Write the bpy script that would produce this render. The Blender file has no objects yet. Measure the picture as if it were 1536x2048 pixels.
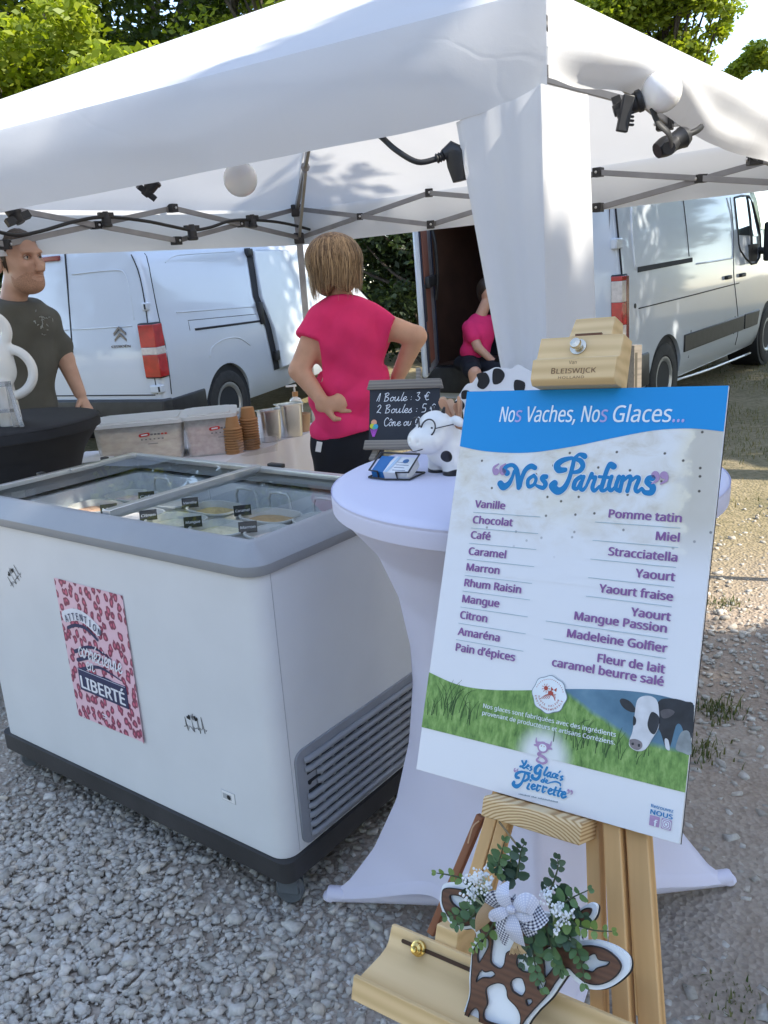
import bpy, bmesh, math, random
import numpy as np
from mathutils import Vector, Matrix
random.seed(7); RNG = np.random.default_rng(7)
S = bpy.context.scene; COL = S.collection
R = math.radians

# ---------------------------------------------------------------- camera
CAM_H, PITCH, ROLL, FPX = 1.5, R(15.3355), R(3.93), 1700.0
cd = bpy.data.cameras.new("camera"); cam = bpy.data.objects.new("camera", cd); COL.objects.link(cam)
fw = Vector((0, math.cos(PITCH), -math.sin(PITCH))); r0 = Vector((1, 0, 0)); u0 = r0.cross(fw)
cr = math.cos(ROLL) * r0 - math.sin(ROLL) * u0; cu = math.sin(ROLL) * r0 + math.cos(ROLL) * u0
cam.matrix_world = Matrix(((cr.x, cu.x, -fw.x, 0), (cr.y, cu.y, -fw.y, 0), (cr.z, cu.z, -fw.z, CAM_H), (0, 0, 0, 1)))
cd.sensor_fit = 'VERTICAL'; cd.sensor_height = 24; cd.lens = 24 * FPX / 2048
cd.clip_start = 0.05; cd.clip_end = 500
S.camera = cam

# ---------------------------------------------------------------- sky, sun, exposure
SUN_EL, SUN_AZ = R(42), R(113)          # azimuth clockwise from +Y
SUN = Vector((math.sin(SUN_AZ) * math.cos(SUN_EL), math.cos(SUN_AZ) * math.cos(SUN_EL), math.sin(SUN_EL)))
W = bpy.data.worlds.new("World"); S.world = W; W.use_nodes = True
nt = W.node_tree; nt.nodes.clear()
sky = nt.nodes.new('ShaderNodeTexSky'); sky.sky_type = 'NISHITA'; sky.sun_disc = False
sky.sun_elevation = SUN_EL; sky.sun_rotation = SUN_AZ; sky.air_density = 1.0; sky.dust_density = .5; sky.ozone_density = 1.5
tc = nt.nodes.new('ShaderNodeTexCoord'); mp = nt.nodes.new('ShaderNodeMapping'); mp.inputs['Scale'].default_value = (1.3, 1.3, 3.2)
cn = nt.nodes.new('ShaderNodeTexNoise'); cn.inputs['Scale'].default_value = 2.3; cn.inputs['Detail'].default_value = 8; cn.inputs['Roughness'].default_value = .55
rp = nt.nodes.new('ShaderNodeValToRGB'); rp.color_ramp.elements[0].position = .52; rp.color_ramp.elements[1].position = .74
mx = nt.nodes.new('ShaderNodeMix'); mx.data_type = 'RGBA'
mx.inputs[7].default_value = (4.2, 4.5, 5.0, 1)
bg = nt.nodes.new('ShaderNodeBackground'); bg.inputs['Strength'].default_value = 0.15
wo = nt.nodes.new('ShaderNodeOutputWorld')
L = nt.links.new
L(tc.outputs['Generated'], mp.inputs['Vector']); L(mp.outputs[0], cn.inputs['Vector']); L(cn.outputs[0], rp.inputs[0])
hs = nt.nodes.new('ShaderNodeHueSaturation'); hs.inputs['Saturation'].default_value = .92; L(sky.outputs[0], hs.inputs['Color'])
L(rp.outputs[0], mx.inputs[0]); L(hs.outputs[0], mx.inputs[6]); L(mx.outputs[2], bg.inputs[0]); L(bg.outputs[0], wo.inputs[0])
sd = bpy.data.lights.new("sun", 'SUN'); sd.energy = 2.5; sd.angle = R(.5); sd.color = (1, .93, .80)
so = bpy.data.objects.new("sun", sd); COL.objects.link(so)
so.rotation_euler = SUN.to_track_quat('Z', 'Y').to_euler()
S.view_settings.view_transform = 'Standard'; S.view_settings.look = 'None'; S.view_settings.exposure = 1.80; S.view_settings.gamma = 1
S.render.engine = 'CYCLES'; S.cycles.use_denoising = True
S.cycles.max_bounces = 8; S.cycles.transparent_max_bounces = 12; S.cycles.caustics_refractive = False; S.cycles.caustics_reflective = False

# ---------------------------------------------------------------- helpers
def tag(o, label=None, cat=None, group=None, kind=None):
    if label: o['label'] = label
    if cat: o['category'] = cat
    if group: o['group'] = group
    if kind: o['kind'] = kind
    return o
def thing(name, label, cat, M=None, group=None):
    o = bpy.data.objects.new(name, None); COL.objects.link(o); o.empty_display_size = .1
    if M is not None: o.matrix_world = M
    return tag(o, label, cat, group)
def T(x=0, y=0, z=0): return Matrix.Translation((x, y, z))
def RZ(a): return Matrix.Rotation(a, 4, 'Z')
def RX(a): return Matrix.Rotation(a, 4, 'X')
def RY(a): return Matrix.Rotation(a, 4, 'Y')
def frame(o, x, y, z=None):
    x = Vector(x).normalized(); y = Vector(y); z = Vector(z) if z else x.cross(y); z.normalize(); y = z.cross(x)
    return Matrix(((x.x, y.x, z.x, o[0]), (x.y, y.y, z.y, o[1]), (x.z, y.z, z.z, o[2]), (0, 0, 0, 1)))
def ray(px, py): return fw + cr * ((px - 768) / FPX) + cu * ((1024 - py) / FPX)
def at_y(px, py, Y):                    # point seen at photo pixel, at depth Y
    d = ray(px, py); return Vector((0, 0, CAM_H)) + d * (Y / d.y)
def at_z(px, py, z):
    d = ray(px, py); return Vector((0, 0, CAM_H)) + d * ((z - CAM_H) / d.z)
def catmull(P, n=6, closed=False):
    P = [np.array(p, float) for p in P]; out = []; N = len(P)
    rng = range(N if closed else N - 1)
    for i in rng:
        if closed: a, b, c, d = P[i - 1], P[i], P[(i + 1) % N], P[(i + 2) % N]
        else: a, b, c, d = P[max(i - 1, 0)], P[i], P[i + 1], P[min(i + 2, N - 1)]
        for k in range(n):
            t = k / n
            out.append(.5 * ((2 * b) + (c - a) * t + (2 * a - 5 * b + 4 * c - d) * t * t + (3 * b - a - 3 * c + d) * t ** 3))
    if not closed: out.append(P[-1])
    return out
class MB:
    def __init__(s): s.v = []; s.f = []; s.m = []; s.uv = {}
    def add(s, vs, fs, mat=0, M=None, uv=None):
        b = len(s.v)
        if M is not None: vs = [M @ Vector(p) for p in vs]
        s.v.extend([tuple(p) for p in vs]); s.f.extend([tuple(i + b for i in f) for f in fs]); s.m.extend([mat] * len(fs))
        if uv:
            for i, u in enumerate(uv): s.uv[b + i] = u
        return s
    def box(s, lo, hi, mat=0, M=None):
        x0, y0, z0 = lo; x1, y1, z1 = hi
        return s.add([(x0, y0, z0), (x1, y0, z0), (x1, y1, z0), (x0, y1, z0), (x0, y0, z1), (x1, y0, z1), (x1, y1, z1), (x0, y1, z1)],
                     [(0, 3, 2, 1), (4, 5, 6, 7), (0, 1, 5, 4), (1, 2, 6, 5), (2, 3, 7, 6), (3, 0, 4, 7)], mat, M)
    def bar(s, a, b, w, h, up=(0, 0, 1), mat=0):
        a = Vector(a); b = Vector(b); d = b - a; l = d.length
        u = Vector(up)
        if abs(d.normalized().dot(u)) > .98: u = Vector((0, 1, 0))
        M = frame(a, d, u.cross(d), None)
        return s.box((0, -w / 2, -h / 2), (l, w / 2, h / 2), mat, M)
    def tube(s, pts, r, n=8, mat=0, cap=True, M=None, flat=1.0):
        P = [Vector(p) for p in pts]; rs = r if hasattr(r, '__len__') else [r] * len(P)
        t0 = (P[1] - P[0]).normalized(); u = t0.orthogonal().normalized(); vs = []
        for i, p in enumerate(P):
            t = (P[min(i + 1, len(P) - 1)] - P[max(i - 1, 0)])
            if t.length < 1e-9: t = t0
            t.normalize(); u = (u - t * u.dot(t))
            if u.length < 1e-6: u = t.orthogonal()
            u.normalize(); w = t.cross(u)
            for k in range(n):
                a = 2 * math.pi * k / n; vs.append(p + (u * math.cos(a) + w * math.sin(a) * flat) * rs[i])
        fs = [(i * n + k, i * n + (k + 1) % n, (i + 1) * n + (k + 1) % n, (i + 1) * n + k) for i in range(len(P) - 1) for k in range(n)]
        if cap: fs += [tuple(range(n))[::-1], tuple((len(P) - 1) * n + k for k in range(n))]
        return s.add(vs, fs, mat, M)
    def lathe(s, prof, n=24, mat=0, M=None, sx=1, sy=1):
        vs = []; fs = []; m = len(prof)
        for k in range(n):
            a = 2 * math.pi * k / n
            for r, z in prof: vs.append((r * math.cos(a) * sx, r * math.sin(a) * sy, z))
        for k in range(n):
            for i in range(m - 1):
                fs.append((k * m + i, ((k + 1) % n) * m + i, ((k + 1) % n) * m + i + 1, k * m + i + 1))
        if prof[0][0] > 1e-6: fs.append(tuple(k * m for k in range(n))[::-1])
        if prof[-1][0] > 1e-6: fs.append(tuple(k * m + m - 1 for k in range(n)))
        return s.add(vs, fs, mat, M)
    def ball(s, c, r, n=12, mat=0, sc=(1, 1, 1), M=None):
        c = Vector(c); vs = []; fs = []; m = n // 2
        for i in range(m + 1):
            th = math.pi * i / m
            for k in range(n):
                a = 2 * math.pi * k / n
                vs.append((c.x + r * sc[0] * math.sin(th) * math.cos(a), c.y + r * sc[1] * math.sin(th) * math.sin(a), c.z - r * sc[2] * math.cos(th)))
        for i in range(m):
            for k in range(n): fs.append((i * n + k, i * n + (k + 1) % n, (i + 1) * n + (k + 1) % n, (i + 1) * n + k))
        return s.add(vs, fs, mat, M)
    def grid(s, fn, nu, nv, mat=0, uv=None, M=None, closeu=False):
        vs = [fn(i / nu, j / nv) for j in range(nv + 1) for i in range(nu + 1)]
        w = nu + 1
        fs = [(j * w + i, j * w + i + 1, (j + 1) * w + i + 1, (j + 1) * w + i) for j in range(nv) for i in range(nu)]
        uvs = [(i / nu * (uv[0]), j / nv * (uv[1])) for j in range(nv + 1) for i in range(nu + 1)] if uv else None
        return s.add(vs, fs, mat, M, uvs)
    def prism(s, poly, z0, z1, mat=0, M=None):
        n = len(poly); vs = [(p[0], p[1], z0) for p in poly] + [(p[0], p[1], z1) for p in poly]
        fs = [tuple(range(n))[::-1], tuple(range(n, 2 * n))] + [(i, (i + 1) % n, n + (i + 1) % n, n + i) for i in range(n)]
        return s.add(vs, fs, mat, M)
    def flat(s, poly, z=0, mat=0, M=None):
        return s.add([(p[0], p[1], z) for p in poly], [tuple(range(len(poly)))], mat, M)
    def mesh(s, name, mats, smooth=None):
        me = bpy.data.meshes.new(name); me.from_pydata(s.v, [], s.f)
        for m in (mats if isinstance(mats, (list, tuple)) else [mats]): me.materials.append(m)
        if s.m: me.polygons.foreach_set('material_index', s.m)
        if s.uv:
            ul = me.uv_layers.new(name='UVMap'); d = np.zeros((len(me.loops), 2), np.float32)
            for i, l in enumerate(me.loops):
                d[i] = s.uv.get(l.vertex_index, (0, 0))
            ul.data.foreach_set('uv', d.ravel())
        if smooth is not None:
            me.polygons.foreach_set('use_smooth', [True] * len(me.polygons))
            if smooth < 170: me.set_sharp_from_angle(angle=R(smooth))
        me.update()
        return me
    def build(s, name, mats, parent=None, smooth=None, bevel=0, seg=2, M=None, fix=False, sub=0):
        me = s.mesh(name, mats, smooth)
        if fix:
            bm = bmesh.new(); bm.from_mesh(me); bmesh.ops.recalc_face_normals(bm, faces=bm.faces); bm.to_mesh(me); bm.free()
        o = bpy.data.objects.new(name, me); COL.objects.link(o)
        if parent: o.parent = parent
        if M is not None: o.matrix_local = M
        if bevel:
            b = o.modifiers.new('bevel', 'BEVEL'); b.width = bevel; b.segments = seg; b.limit_method = 'ANGLE'; b.angle_limit = R(40)
            me.polygons.foreach_set('use_smooth', [True] * len(me.polygons))
            me.set_sharp_from_angle(angle=R(35)) if smooth is None else None
            b.harden_normals = False
        if sub:
            b = o.modifiers.new('sub', 'SUBSURF'); b.levels = sub; b.render_levels = sub
        return o
def raw(name, V, F, mats, parent=None, smooth=False, mi=None):
    """big mesh from numpy arrays, faces all with the same number of corners"""
    me = bpy.data.meshes.new(name); k = F.shape[1]
    me.vertices.add(len(V)); me.vertices.foreach_set('co', np.ascontiguousarray(V, np.float32).ravel())
    me.loops.add(F.size); me.loops.foreach_set('vertex_index', np.ascontiguousarray(F, np.int32).ravel())
    me.polygons.add(len(F)); me.polygons.foreach_set('loop_start', np.arange(0, F.size, k, dtype=np.int32))
    try: me.polygons.foreach_set('loop_total', np.full(len(F), k, np.int32))
    except Exception: pass
    for m in (mats if isinstance(mats, (list, tuple)) else [mats]): me.materials.append(m)
    if mi is not None: me.polygons.foreach_set('material_index', np.ascontiguousarray(mi, np.int32))
    if smooth: me.polygons.foreach_set('use_smooth', [True] * len(F))
    me.update(); me.validate()
    o = bpy.data.objects.new(name, me); COL.objects.link(o)
    if parent: o.parent = parent
    return o
def eval_data(data):
    o = bpy.data.objects.new('tmp', data); COL.objects.link(o)
    dg = bpy.context.evaluated_depsgraph_get(); dg.update()
    ev = o.evaluated_get(dg); me = ev.to_mesh()
    vs = [v.co.copy() for v in me.vertices]; fs = [tuple(p.vertices) for p in me.polygons]
    ev.to_mesh_clear(); COL.objects.unlink(o); bpy.data.objects.remove(o); bpy.data.curves.remove(data)
    return vs, fs
try: SANS = bpy.data.fonts.load(bpy.utils.system_resource('DATAFILES') + '/fonts/NotoSansHebrew-Regular.woff2')     # Blender's own sans-serif face
except Exception: SANS = None
def text(mb, s, size, M, align='LEFT', bold=0.0, shear=0.0, xs=1.0, mat=0, width=None, ext=0.0, sp=1.0):
    if bold > .005 and not ext:             # heavier print: the word laid down several times, a hair apart
        d = bold * size * 1.25
        for i, (dx, dy) in enumerate(((-d, 0), (d, 0), (-d * .5, d * .45), (d * .5, -d * .45), (0, 0))): r = text(mb, s, size, M @ T(dx, dy, i * 3e-5), align, 0, shear, xs, mat, width, 0, sp)
        return r
    c = bpy.data.curves.new('t', 'FONT'); c.body = s; c.size = size; c.align_x = 'LEFT'; c.shear = shear
    if SANS: c.font = SANS
    c.resolution_u = 3; c.space_character = sp; c.extrude = ext
    vs, fs = eval_data(c)
    if not vs: return 0
    x0 = min(v.x for v in vs); x1 = max(v.x for v in vs)
    if width: xs = width / (x1 - x0)
    dx = {'LEFT': x0, 'RIGHT': x1, 'CENTER': (x0 + x1) / 2}[align]
    mb.add([((v.x - dx) * xs, v.y, v.z) for v in vs], fs, mat, M)
    return (x1 - x0) * xs
def shape2d(mb, loops, z0, z1, M=None, mat=0, smooth=0):
    """filled 2D outline with holes, given thickness"""
    c = bpy.data.curves.new('s', 'CURVE'); c.dimensions = '2D'; c.fill_mode = 'BOTH'; c.extrude = (z1 - z0) / 2
    for lp in loops:
        sp = c.splines.new('POLY'); sp.points.add(len(lp) - 1); sp.use_cyclic_u = True
        for p, q in zip(sp.points, lp): p.co = (q[0], q[1], 0, 1)
    vs, fs = eval_data(c)
    mb.add([(v.x, v.y, v.z + (z0 + z1) / 2) for v in vs], fs, mat, M)
_zs = [0]
def stroke(mb, pts, w, M, z=0.0, mat=0, n=6, smooth=True, step=1.2e-5):
    """flat brush stroke: pts 2D, w width or list of widths"""
    m = len(pts); ws = list(w) if hasattr(w, '__len__') else [w] * m
    if smooth and m > 2:
        q = catmull([(p[0], p[1], ws[i]) for i, p in enumerate(pts)], n); P = [(a[0], a[1]) for a in q]; ws = [max(a[2], 1e-5) for a in q]
    else: P = [tuple(p) for p in pts]
    _zs[0] = (_zs[0] + 1) % 12; z = z + _zs[0] * step
    vs = []; k = len(P)
    for i in range(k):
        a = P[max(i - 1, 0)]; b = P[min(i + 1, k - 1)]; dx, dy = b[0] - a[0], b[1] - a[1]; l = math.hypot(dx, dy) or 1
        nx, ny = -dy / l, dx / l; h = ws[i] / 2
        vs += [(P[i][0] + nx * h, P[i][1] + ny * h, z), (P[i][0] - nx * h, P[i][1] - ny * h, z)]
    mb.add(vs, [(2 * i + 1, 2 * i + 3, 2 * i + 2, 2 * i) for i in range(k - 1)], mat, M)
    for j, i in enumerate((0, k - 1)):
        h = ws[i] / 2
        mb.flat([(P[i][0] + h * math.cos(a * math.pi / 5), P[i][1] + h * math.sin(a * math.pi / 5)) for a in range(10)], z + step * .3 * (1 + j), mat, M)
def cut(o, mb):
    """carve mb out of o's mesh for good"""
    bpy.context.view_layer.update()
    c = bpy.data.objects.new('c', mb.mesh('c', [])); COL.objects.link(c)
    bm = bmesh.new(); bm.from_mesh(c.data); bmesh.ops.recalc_face_normals(bm, faces=bm.faces); bm.to_mesh(c.data); bm.free()
    c.matrix_world = o.matrix_world
    md = o.modifiers.new('b', 'BOOLEAN'); md.object = c; md.operation = 'DIFFERENCE'; md.solver = 'EXACT'
    bpy.context.view_layer.update(); dg = bpy.context.evaluated_depsgraph_get()
    me = bpy.data.meshes.new_from_object(o.evaluated_get(dg)); o.modifiers.remove(md); o.data = me
    bpy.data.objects.remove(c)
def copy_tree(o, parent=None):
    c = o.copy(); COL.objects.link(c)
    if parent: c.parent = parent
    for ch in list(o.children): copy_tree(ch, c)
    return c

# ---------------------------------------------------------------- materials
def new_mat(name):
    m = bpy.data.materials.new(name); m.use_nodes = True; nt = m.node_tree
    return m, nt, nt.nodes['Principled BSDF'], nt.links.new
def nd(nt, t, **k):
    n = nt.nodes.new(t)
    for a, b in k.items():
        if a in n.inputs.keys(): n.inputs[a].default_value = b
        else: setattr(n, a, b)
    return n
def rgba(c): return (c[0], c[1], c[2], 1)
def ramp(nt, stops, interp='LINEAR'):
    r = nt.nodes.new('ShaderNodeValToRGB'); r.color_ramp.interpolation = interp
    e = r.color_ramp.elements
    while len(e) < len(stops): e.new(.5)
    for i, (p, c) in enumerate(stops): e[i].position = p; e[i].color = rgba(c) if len(c) == 3 else c
    return r
def pmat(name, col, rough=.5, var=.08, scale=8, bump=0.0, bscale=None, metal=0, coat=0, trans=0, sss=0, stretch=(1, 1, 1), spec=.5, detail=4, col2=None, transl=0):
    m, nt, p, L = new_mat(name)
    tc = nd(nt, 'ShaderNodeTexCoord'); mp = nd(nt, 'ShaderNodeMapping'); mp.inputs['Scale'].default_value = stretch
    L(tc.outputs['Object'], mp.inputs[0])
    n = nd(nt, 'ShaderNodeTexNoise', Scale=scale, Detail=detail); L(mp.outputs[0], n.inputs['Vector'])
    a = tuple(max(0, c * (1 - var)) for c in col); b = col2 or tuple(min(1, c * (1 + var)) for c in col)
    r = ramp(nt, [(.3, a), (.7, b)]); L(n.outputs[0], r.inputs[0]); L(r.outputs[0], p.inputs['Base Color'])
    p.inputs['Roughness'].default_value = rough; p.inputs['Metallic'].default_value = metal
    p.inputs['Coat Weight'].default_value = coat; p.inputs['Coat Roughness'].default_value = .06
    p.inputs['Specular IOR Level'].default_value = spec
    if trans: p.inputs['Transmission Weight'].default_value = trans
    if sss:
        p.inputs['Subsurface Weight'].default_value = sss; p.inputs['Subsurface Radius'].default_value = (.012, .004, .002); p.inputs['Subsurface Scale'].default_value = 1
    if bump:
        n2 = nd(nt, 'ShaderNodeTexNoise', Scale=bscale or scale * 4, Detail=5); L(mp.outputs[0], n2.inputs['Vector'])
        bp = nd(nt, 'ShaderNodeBump', Strength=min(1, bump), Distance=.01 * max(1, bump)); L(n2.outputs[0], bp.inputs['Height']); L(bp.outputs[0], p.inputs['Normal'])
    if transl:
        tr = nd(nt, 'ShaderNodeBsdfTranslucent'); L(r.outputs[0], tr.inputs[0])
        ms = nd(nt, 'ShaderNodeMixShader'); ms.inputs[0].default_value = transl
        L(p.outputs[0], ms.inputs[1]); L(tr.outputs[0], ms.inputs[2]); L(ms.outputs[0], nt.nodes['Material Output'].inputs[0])
    return m
def wood(name, light, dark, scale=1.0, axis=0, rough=.55, rings=False):
    m, nt, p, L = new_mat(name)
    tc = nd(nt, 'ShaderNodeTexCoord'); mp = nd(nt, 'ShaderNodeMapping')
    sc = [14, 14, 14]; sc[axis] = 1.1
    mp.inputs['Scale'].default_value = [s * scale for s in sc]
    L(tc.outputs['Object'], mp.inputs[0])
    n = nd(nt, 'ShaderNodeTexNoise', Scale=2.2, Detail=5, Distortion=.6); L(mp.outputs[0], n.inputs['Vector'])
    w = nd(nt, 'ShaderNodeTexWave', Scale=1.4, Distortion=5, Detail=2); w.wave_type = 'BANDS'; w.bands_direction = 'XYZ'[(axis + 1) % 3]; L(mp.outputs[0], w.inputs['Vector'])
    mxx = nd(nt, 'ShaderNodeMath', operation='MULTIPLY_ADD'); mxx.inputs[1].default_value = .45; L(w.outputs[1] if False else w.outputs['Fac'], mxx.inputs[0])
    m2 = nd(nt, 'ShaderNodeMath', operation='MULTIPLY'); m2.inputs[1].default_value = .75; L(n.outputs[0], m2.inputs[0]); L(m2.outputs[0], mxx.inputs[2])
    r = ramp(nt, [(.25, dark), (.5, tuple((a + b) / 2 for a, b in zip(light, dark))), (.8, light)]); L(mxx.outputs[0], r.inputs[0])
    L(r.outputs[0], p.inputs['Base Color']); p.inputs['Roughness'].default_value = rough
    bp = nd(nt, 'ShaderNodeBump', Strength=.12, Distance=.002); L(mxx.outputs[0], bp.inputs['Height']); L(bp.outputs[0], p.inputs['Normal'])
    return m
def glass(name, tint=(.85, .95, .92), rough=0.0, alpha=.3):
    """thin pane: mostly see-through plus a sharp reflection"""
    m, nt, p, L = new_mat(name)
    tr = nd(nt, 'ShaderNodeBsdfTransparent'); tr.inputs[0].default_value = rgba(tint)
    gl = nd(nt, 'ShaderNodeBsdfGlossy', Roughness=rough)
    fr = nd(nt, 'ShaderNodeFresnel', IOR=1.5); ms = nd(nt, 'ShaderNodeMixShader')
    mt = nd(nt, 'ShaderNodeMath', operation='MULTIPLY'); mt.inputs[1].default_value = alpha; L(fr.outputs[0], mt.inputs[0])
    ge = nd(nt, 'ShaderNodeNewGeometry'); fb = nd(nt, 'ShaderNodeMath', operation='SUBTRACT'); fb.inputs[0].default_value = 1; L(ge.outputs['Backfacing'], fb.inputs[1])
    m2 = nd(nt, 'ShaderNodeMath', operation='MULTIPLY', use_clamp=True); L(mt.outputs[0], m2.inputs[0]); L(fb.outputs[0], m2.inputs[1]); mt = m2
    L(mt.outputs[0], ms.inputs[0]); L(tr.outputs[0], ms.inputs[1]); L(gl.outputs[0], ms.inputs[2]); L(ms.outputs[0], nt.nodes['Material Output'].inputs[0])
    return m
def leafmat(name, c0, c1, transl=.4, rough=.5):
    m, nt, p, L = new_mat(name)
    g = nd(nt, 'ShaderNodeNewGeometry'); r = ramp(nt, [(0, c0), (1, c1)]); L(g.outputs['Random Per Island'], r.inputs[0])
    L(r.outputs[0], p.inputs['Base Color']); p.inputs['Roughness'].default_value = rough
    tr = nd(nt, 'ShaderNodeBsdfTranslucent'); mu = nd(nt, 'ShaderNodeMix', data_type='RGBA', blend_type='MULTIPLY'); mu.inputs[0].default_value = 1
    mu.inputs[7].default_value = (1.5, 1.5, .6, 1); L(r.outputs[0], mu.inputs[6]); L(mu.outputs[2], tr.inputs[0])
    ms = nd(nt, 'ShaderNodeMixShader'); ms.inputs[0].default_value = transl
    L(p.outputs[0], ms.inputs[1]); L(tr.outputs[0], ms.inputs[2]); L(ms.outputs[0], nt.nodes['Material Output'].inputs[0])
    return m
M_ = {}
M_['white_paint'] = pmat('white_paint', (.80, .81, .82), .22, .03, 3, coat=.6)
M_['white_enamel'] = pmat('white_enamel', (.70, .715, .735), .32, .03, 5, bump=.02, bscale=60)
M_['trim_grey'] = pmat('trim_grey', (.29, .30, .315), .38, .06, 6, bump=.03, bscale=120)
M_['grille_grey'] = pmat('grille_grey', (.27, .285, .32), .5, .07, 10)
M_['alu'] = pmat('alu', (.62, .63, .64), .32, .05, 20, metal=.85)
M_['steel'] = pmat('steel', (.80, .80, .79), .28, .1, 6, metal=1, stretch=(1, 1, .2))
M_['black_plastic'] = pmat('black_plastic', (.022, .022, .024), .45, .3, 12)
M_['black_metal'] = pmat('black_metal', (.018, .018, .02), .38, .3, 12)
M_['dark_paint'] = pmat('dark_paint', (.035, .034, .036), .5, .25, 6, bump=.05, bscale=90)
M_['dark_gap'] = pmat('dark_gap', (.015, .017, .022), .7, .2, 5)
M_['rubber'] = pmat('rubber', (.025, .025, .026), .75, .25, 20, bump=.1)
M_['grey_metal'] = pmat('grey_metal', (.30, .30, .31), .42, .12, 12, metal=.5)
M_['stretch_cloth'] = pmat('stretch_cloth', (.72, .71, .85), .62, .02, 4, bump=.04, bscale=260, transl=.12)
M_['black_cloth'] = pmat('black_cloth', (.016, .016, .019), .85, .2, 9, bump=.06, bscale=200)
M_['table_cloth'] = pmat('table_cloth', (.74, .72, .75), .75, .04, 5, bump=.2, bscale=14)
M_['canopy'] = pmat('canopy', (.79, .795, .81), .6, .02, 1.5, bump=.05, bscale=14, transl=.34)
def canopy_mat():
    m = M_['canopy']; nt = m.node_tree; p = nt.nodes['Principled BSDF']; L = nt.links.new
    tc = nd(nt, 'ShaderNodeTexCoord'); n = nd(nt, 'ShaderNodeTexNoise', Scale=3.0, Detail=3); L(tc.outputs['Object'], n.inputs['Vector'])
    ad = nd(nt, 'ShaderNodeVectorMath', operation='MULTIPLY_ADD'); ad.inputs[1].default_value = (.35, .35, .35); L(n.outputs['Color'], ad.inputs[0]); L(tc.outputs['Object'], ad.inputs[2])
    v = nd(nt, 'ShaderNodeTexVoronoi', Scale=2.6); v.feature = 'DISTANCE_TO_EDGE'; L(ad.outputs[0], v.inputs['Vector'])
    r = ramp(nt, [(0, (0, 0, 0)), (.035, (1, 1, 1))]); L(v.outputs['Distance'], r.inputs[0])
    n2 = nd(nt, 'ShaderNodeTexNoise', Scale=9, Detail=6, Roughness=.6); L(tc.outputs['Object'], n2.inputs['Vector'])
    mu = nd(nt, 'ShaderNodeMath', operation='MULTIPLY_ADD'); mu.inputs[1].default_value = .22; L(r.outputs[0], mu.inputs[0]); L(n2.outputs[0], mu.inputs[2])
    b = nd(nt, 'ShaderNodeBump', Strength=.08, Distance=.02); L(mu.outputs[0], b.inputs['Height']); L(b.outputs[0], p.inputs['Normal'])
canopy_mat()
M_['pine'] = wood('pine', (.72, .52, .29), (.52, .33, .155), 1.0, 0)
M_['pine_up'] = wood('pine_up', (.68, .42, .185), (.46, .25, .09), 1.0, 1)
M_['pale_pine'] = wood('pale_pine', (.76, .54, .275), (.60, .40, .18), .8, 0)
M_['red_wood'] = wood('red_wood', (.30, .115, .05), (.17, .06, .028), 1.0, 1)
M_['grey_wood'] = wood('grey_wood', (.27, .235, .195), (.15, .13, .11), 2.0, 0, .75)
M_['cow_brown'] = wood('cow_brown', (.135, .058, .032), (.085, .036, .022), 2.0, 0, .5)
M_['white_board'] = pmat('white_board', (.80, .84, .88), .45, .02, 8)
M_['brass'] = pmat('brass', (.70, .50, .17), .22, .1, 30, metal=1)
M_['brass2'] = pmat('steel_knob', (.66, .61, .50), .25, .1, 30, metal=1)
M_['bulb'] = pmat('bulb', (.86, .85, .84), .12, .02, 4, coat=.4, sss=.1)
M_['skin'] = pmat('skin', (.62, .35, .24), .5, .10, 14, bump=.04, bscale=70, sss=.08)
M_['skin2'] = pmat('skin_tan', (.56, .335, .24), .5, .10, 14, bump=.04, bscale=70, sss=.08)
M_['pink_shirt'] = pmat('pink_shirt', (.80, .030, .165), .85, .10, 7, bump=.14, bscale=24)
M_['olive_shirt'] = pmat('olive_shirt', (.105, .102, .085), .9, .15, 7, bump=.12, bscale=24)
M_['navy_trousers'] = pmat('navy_trousers', (.008, .010, .018), .9, .2, 7, bump=.1)
M_['dark_trousers'] = pmat('dark_trousers', (.045, .042, .03), .9, .2, 7, bump=.1)
M_['white_ceramic'] = pmat('white_ceramic', (.80, .79, .76), .22, .02, 6, coat=.4)
M_['red_lens'] = pmat('red_lens', (.42, .012, .012), .12, .25, 14, coat=1)
M_['clear_lens'] = pmat('clear_lens', (.60, .55, .52), .12, .15, 30, coat=1)
M_['kraft'] = pmat('kraft', (.45, .235, .10), .7, .08, 14)
M_['kraft2'] = pmat('kraft_pale', (.55, .36, .22), .7, .08, 14)
M_['ink'] = pmat('ink', (.012, .012, .014), .6, .1, 9)
M_['white_ink'] = pmat('white_ink', (.82, .83, .84), .6, .02, 9)
M_['paper'] = pmat('paper', (.80, .80, .80), .6, .02, 9)
M_['cable'] = pmat('cable', (.012, .012, .013), .5, .2, 9)
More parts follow.
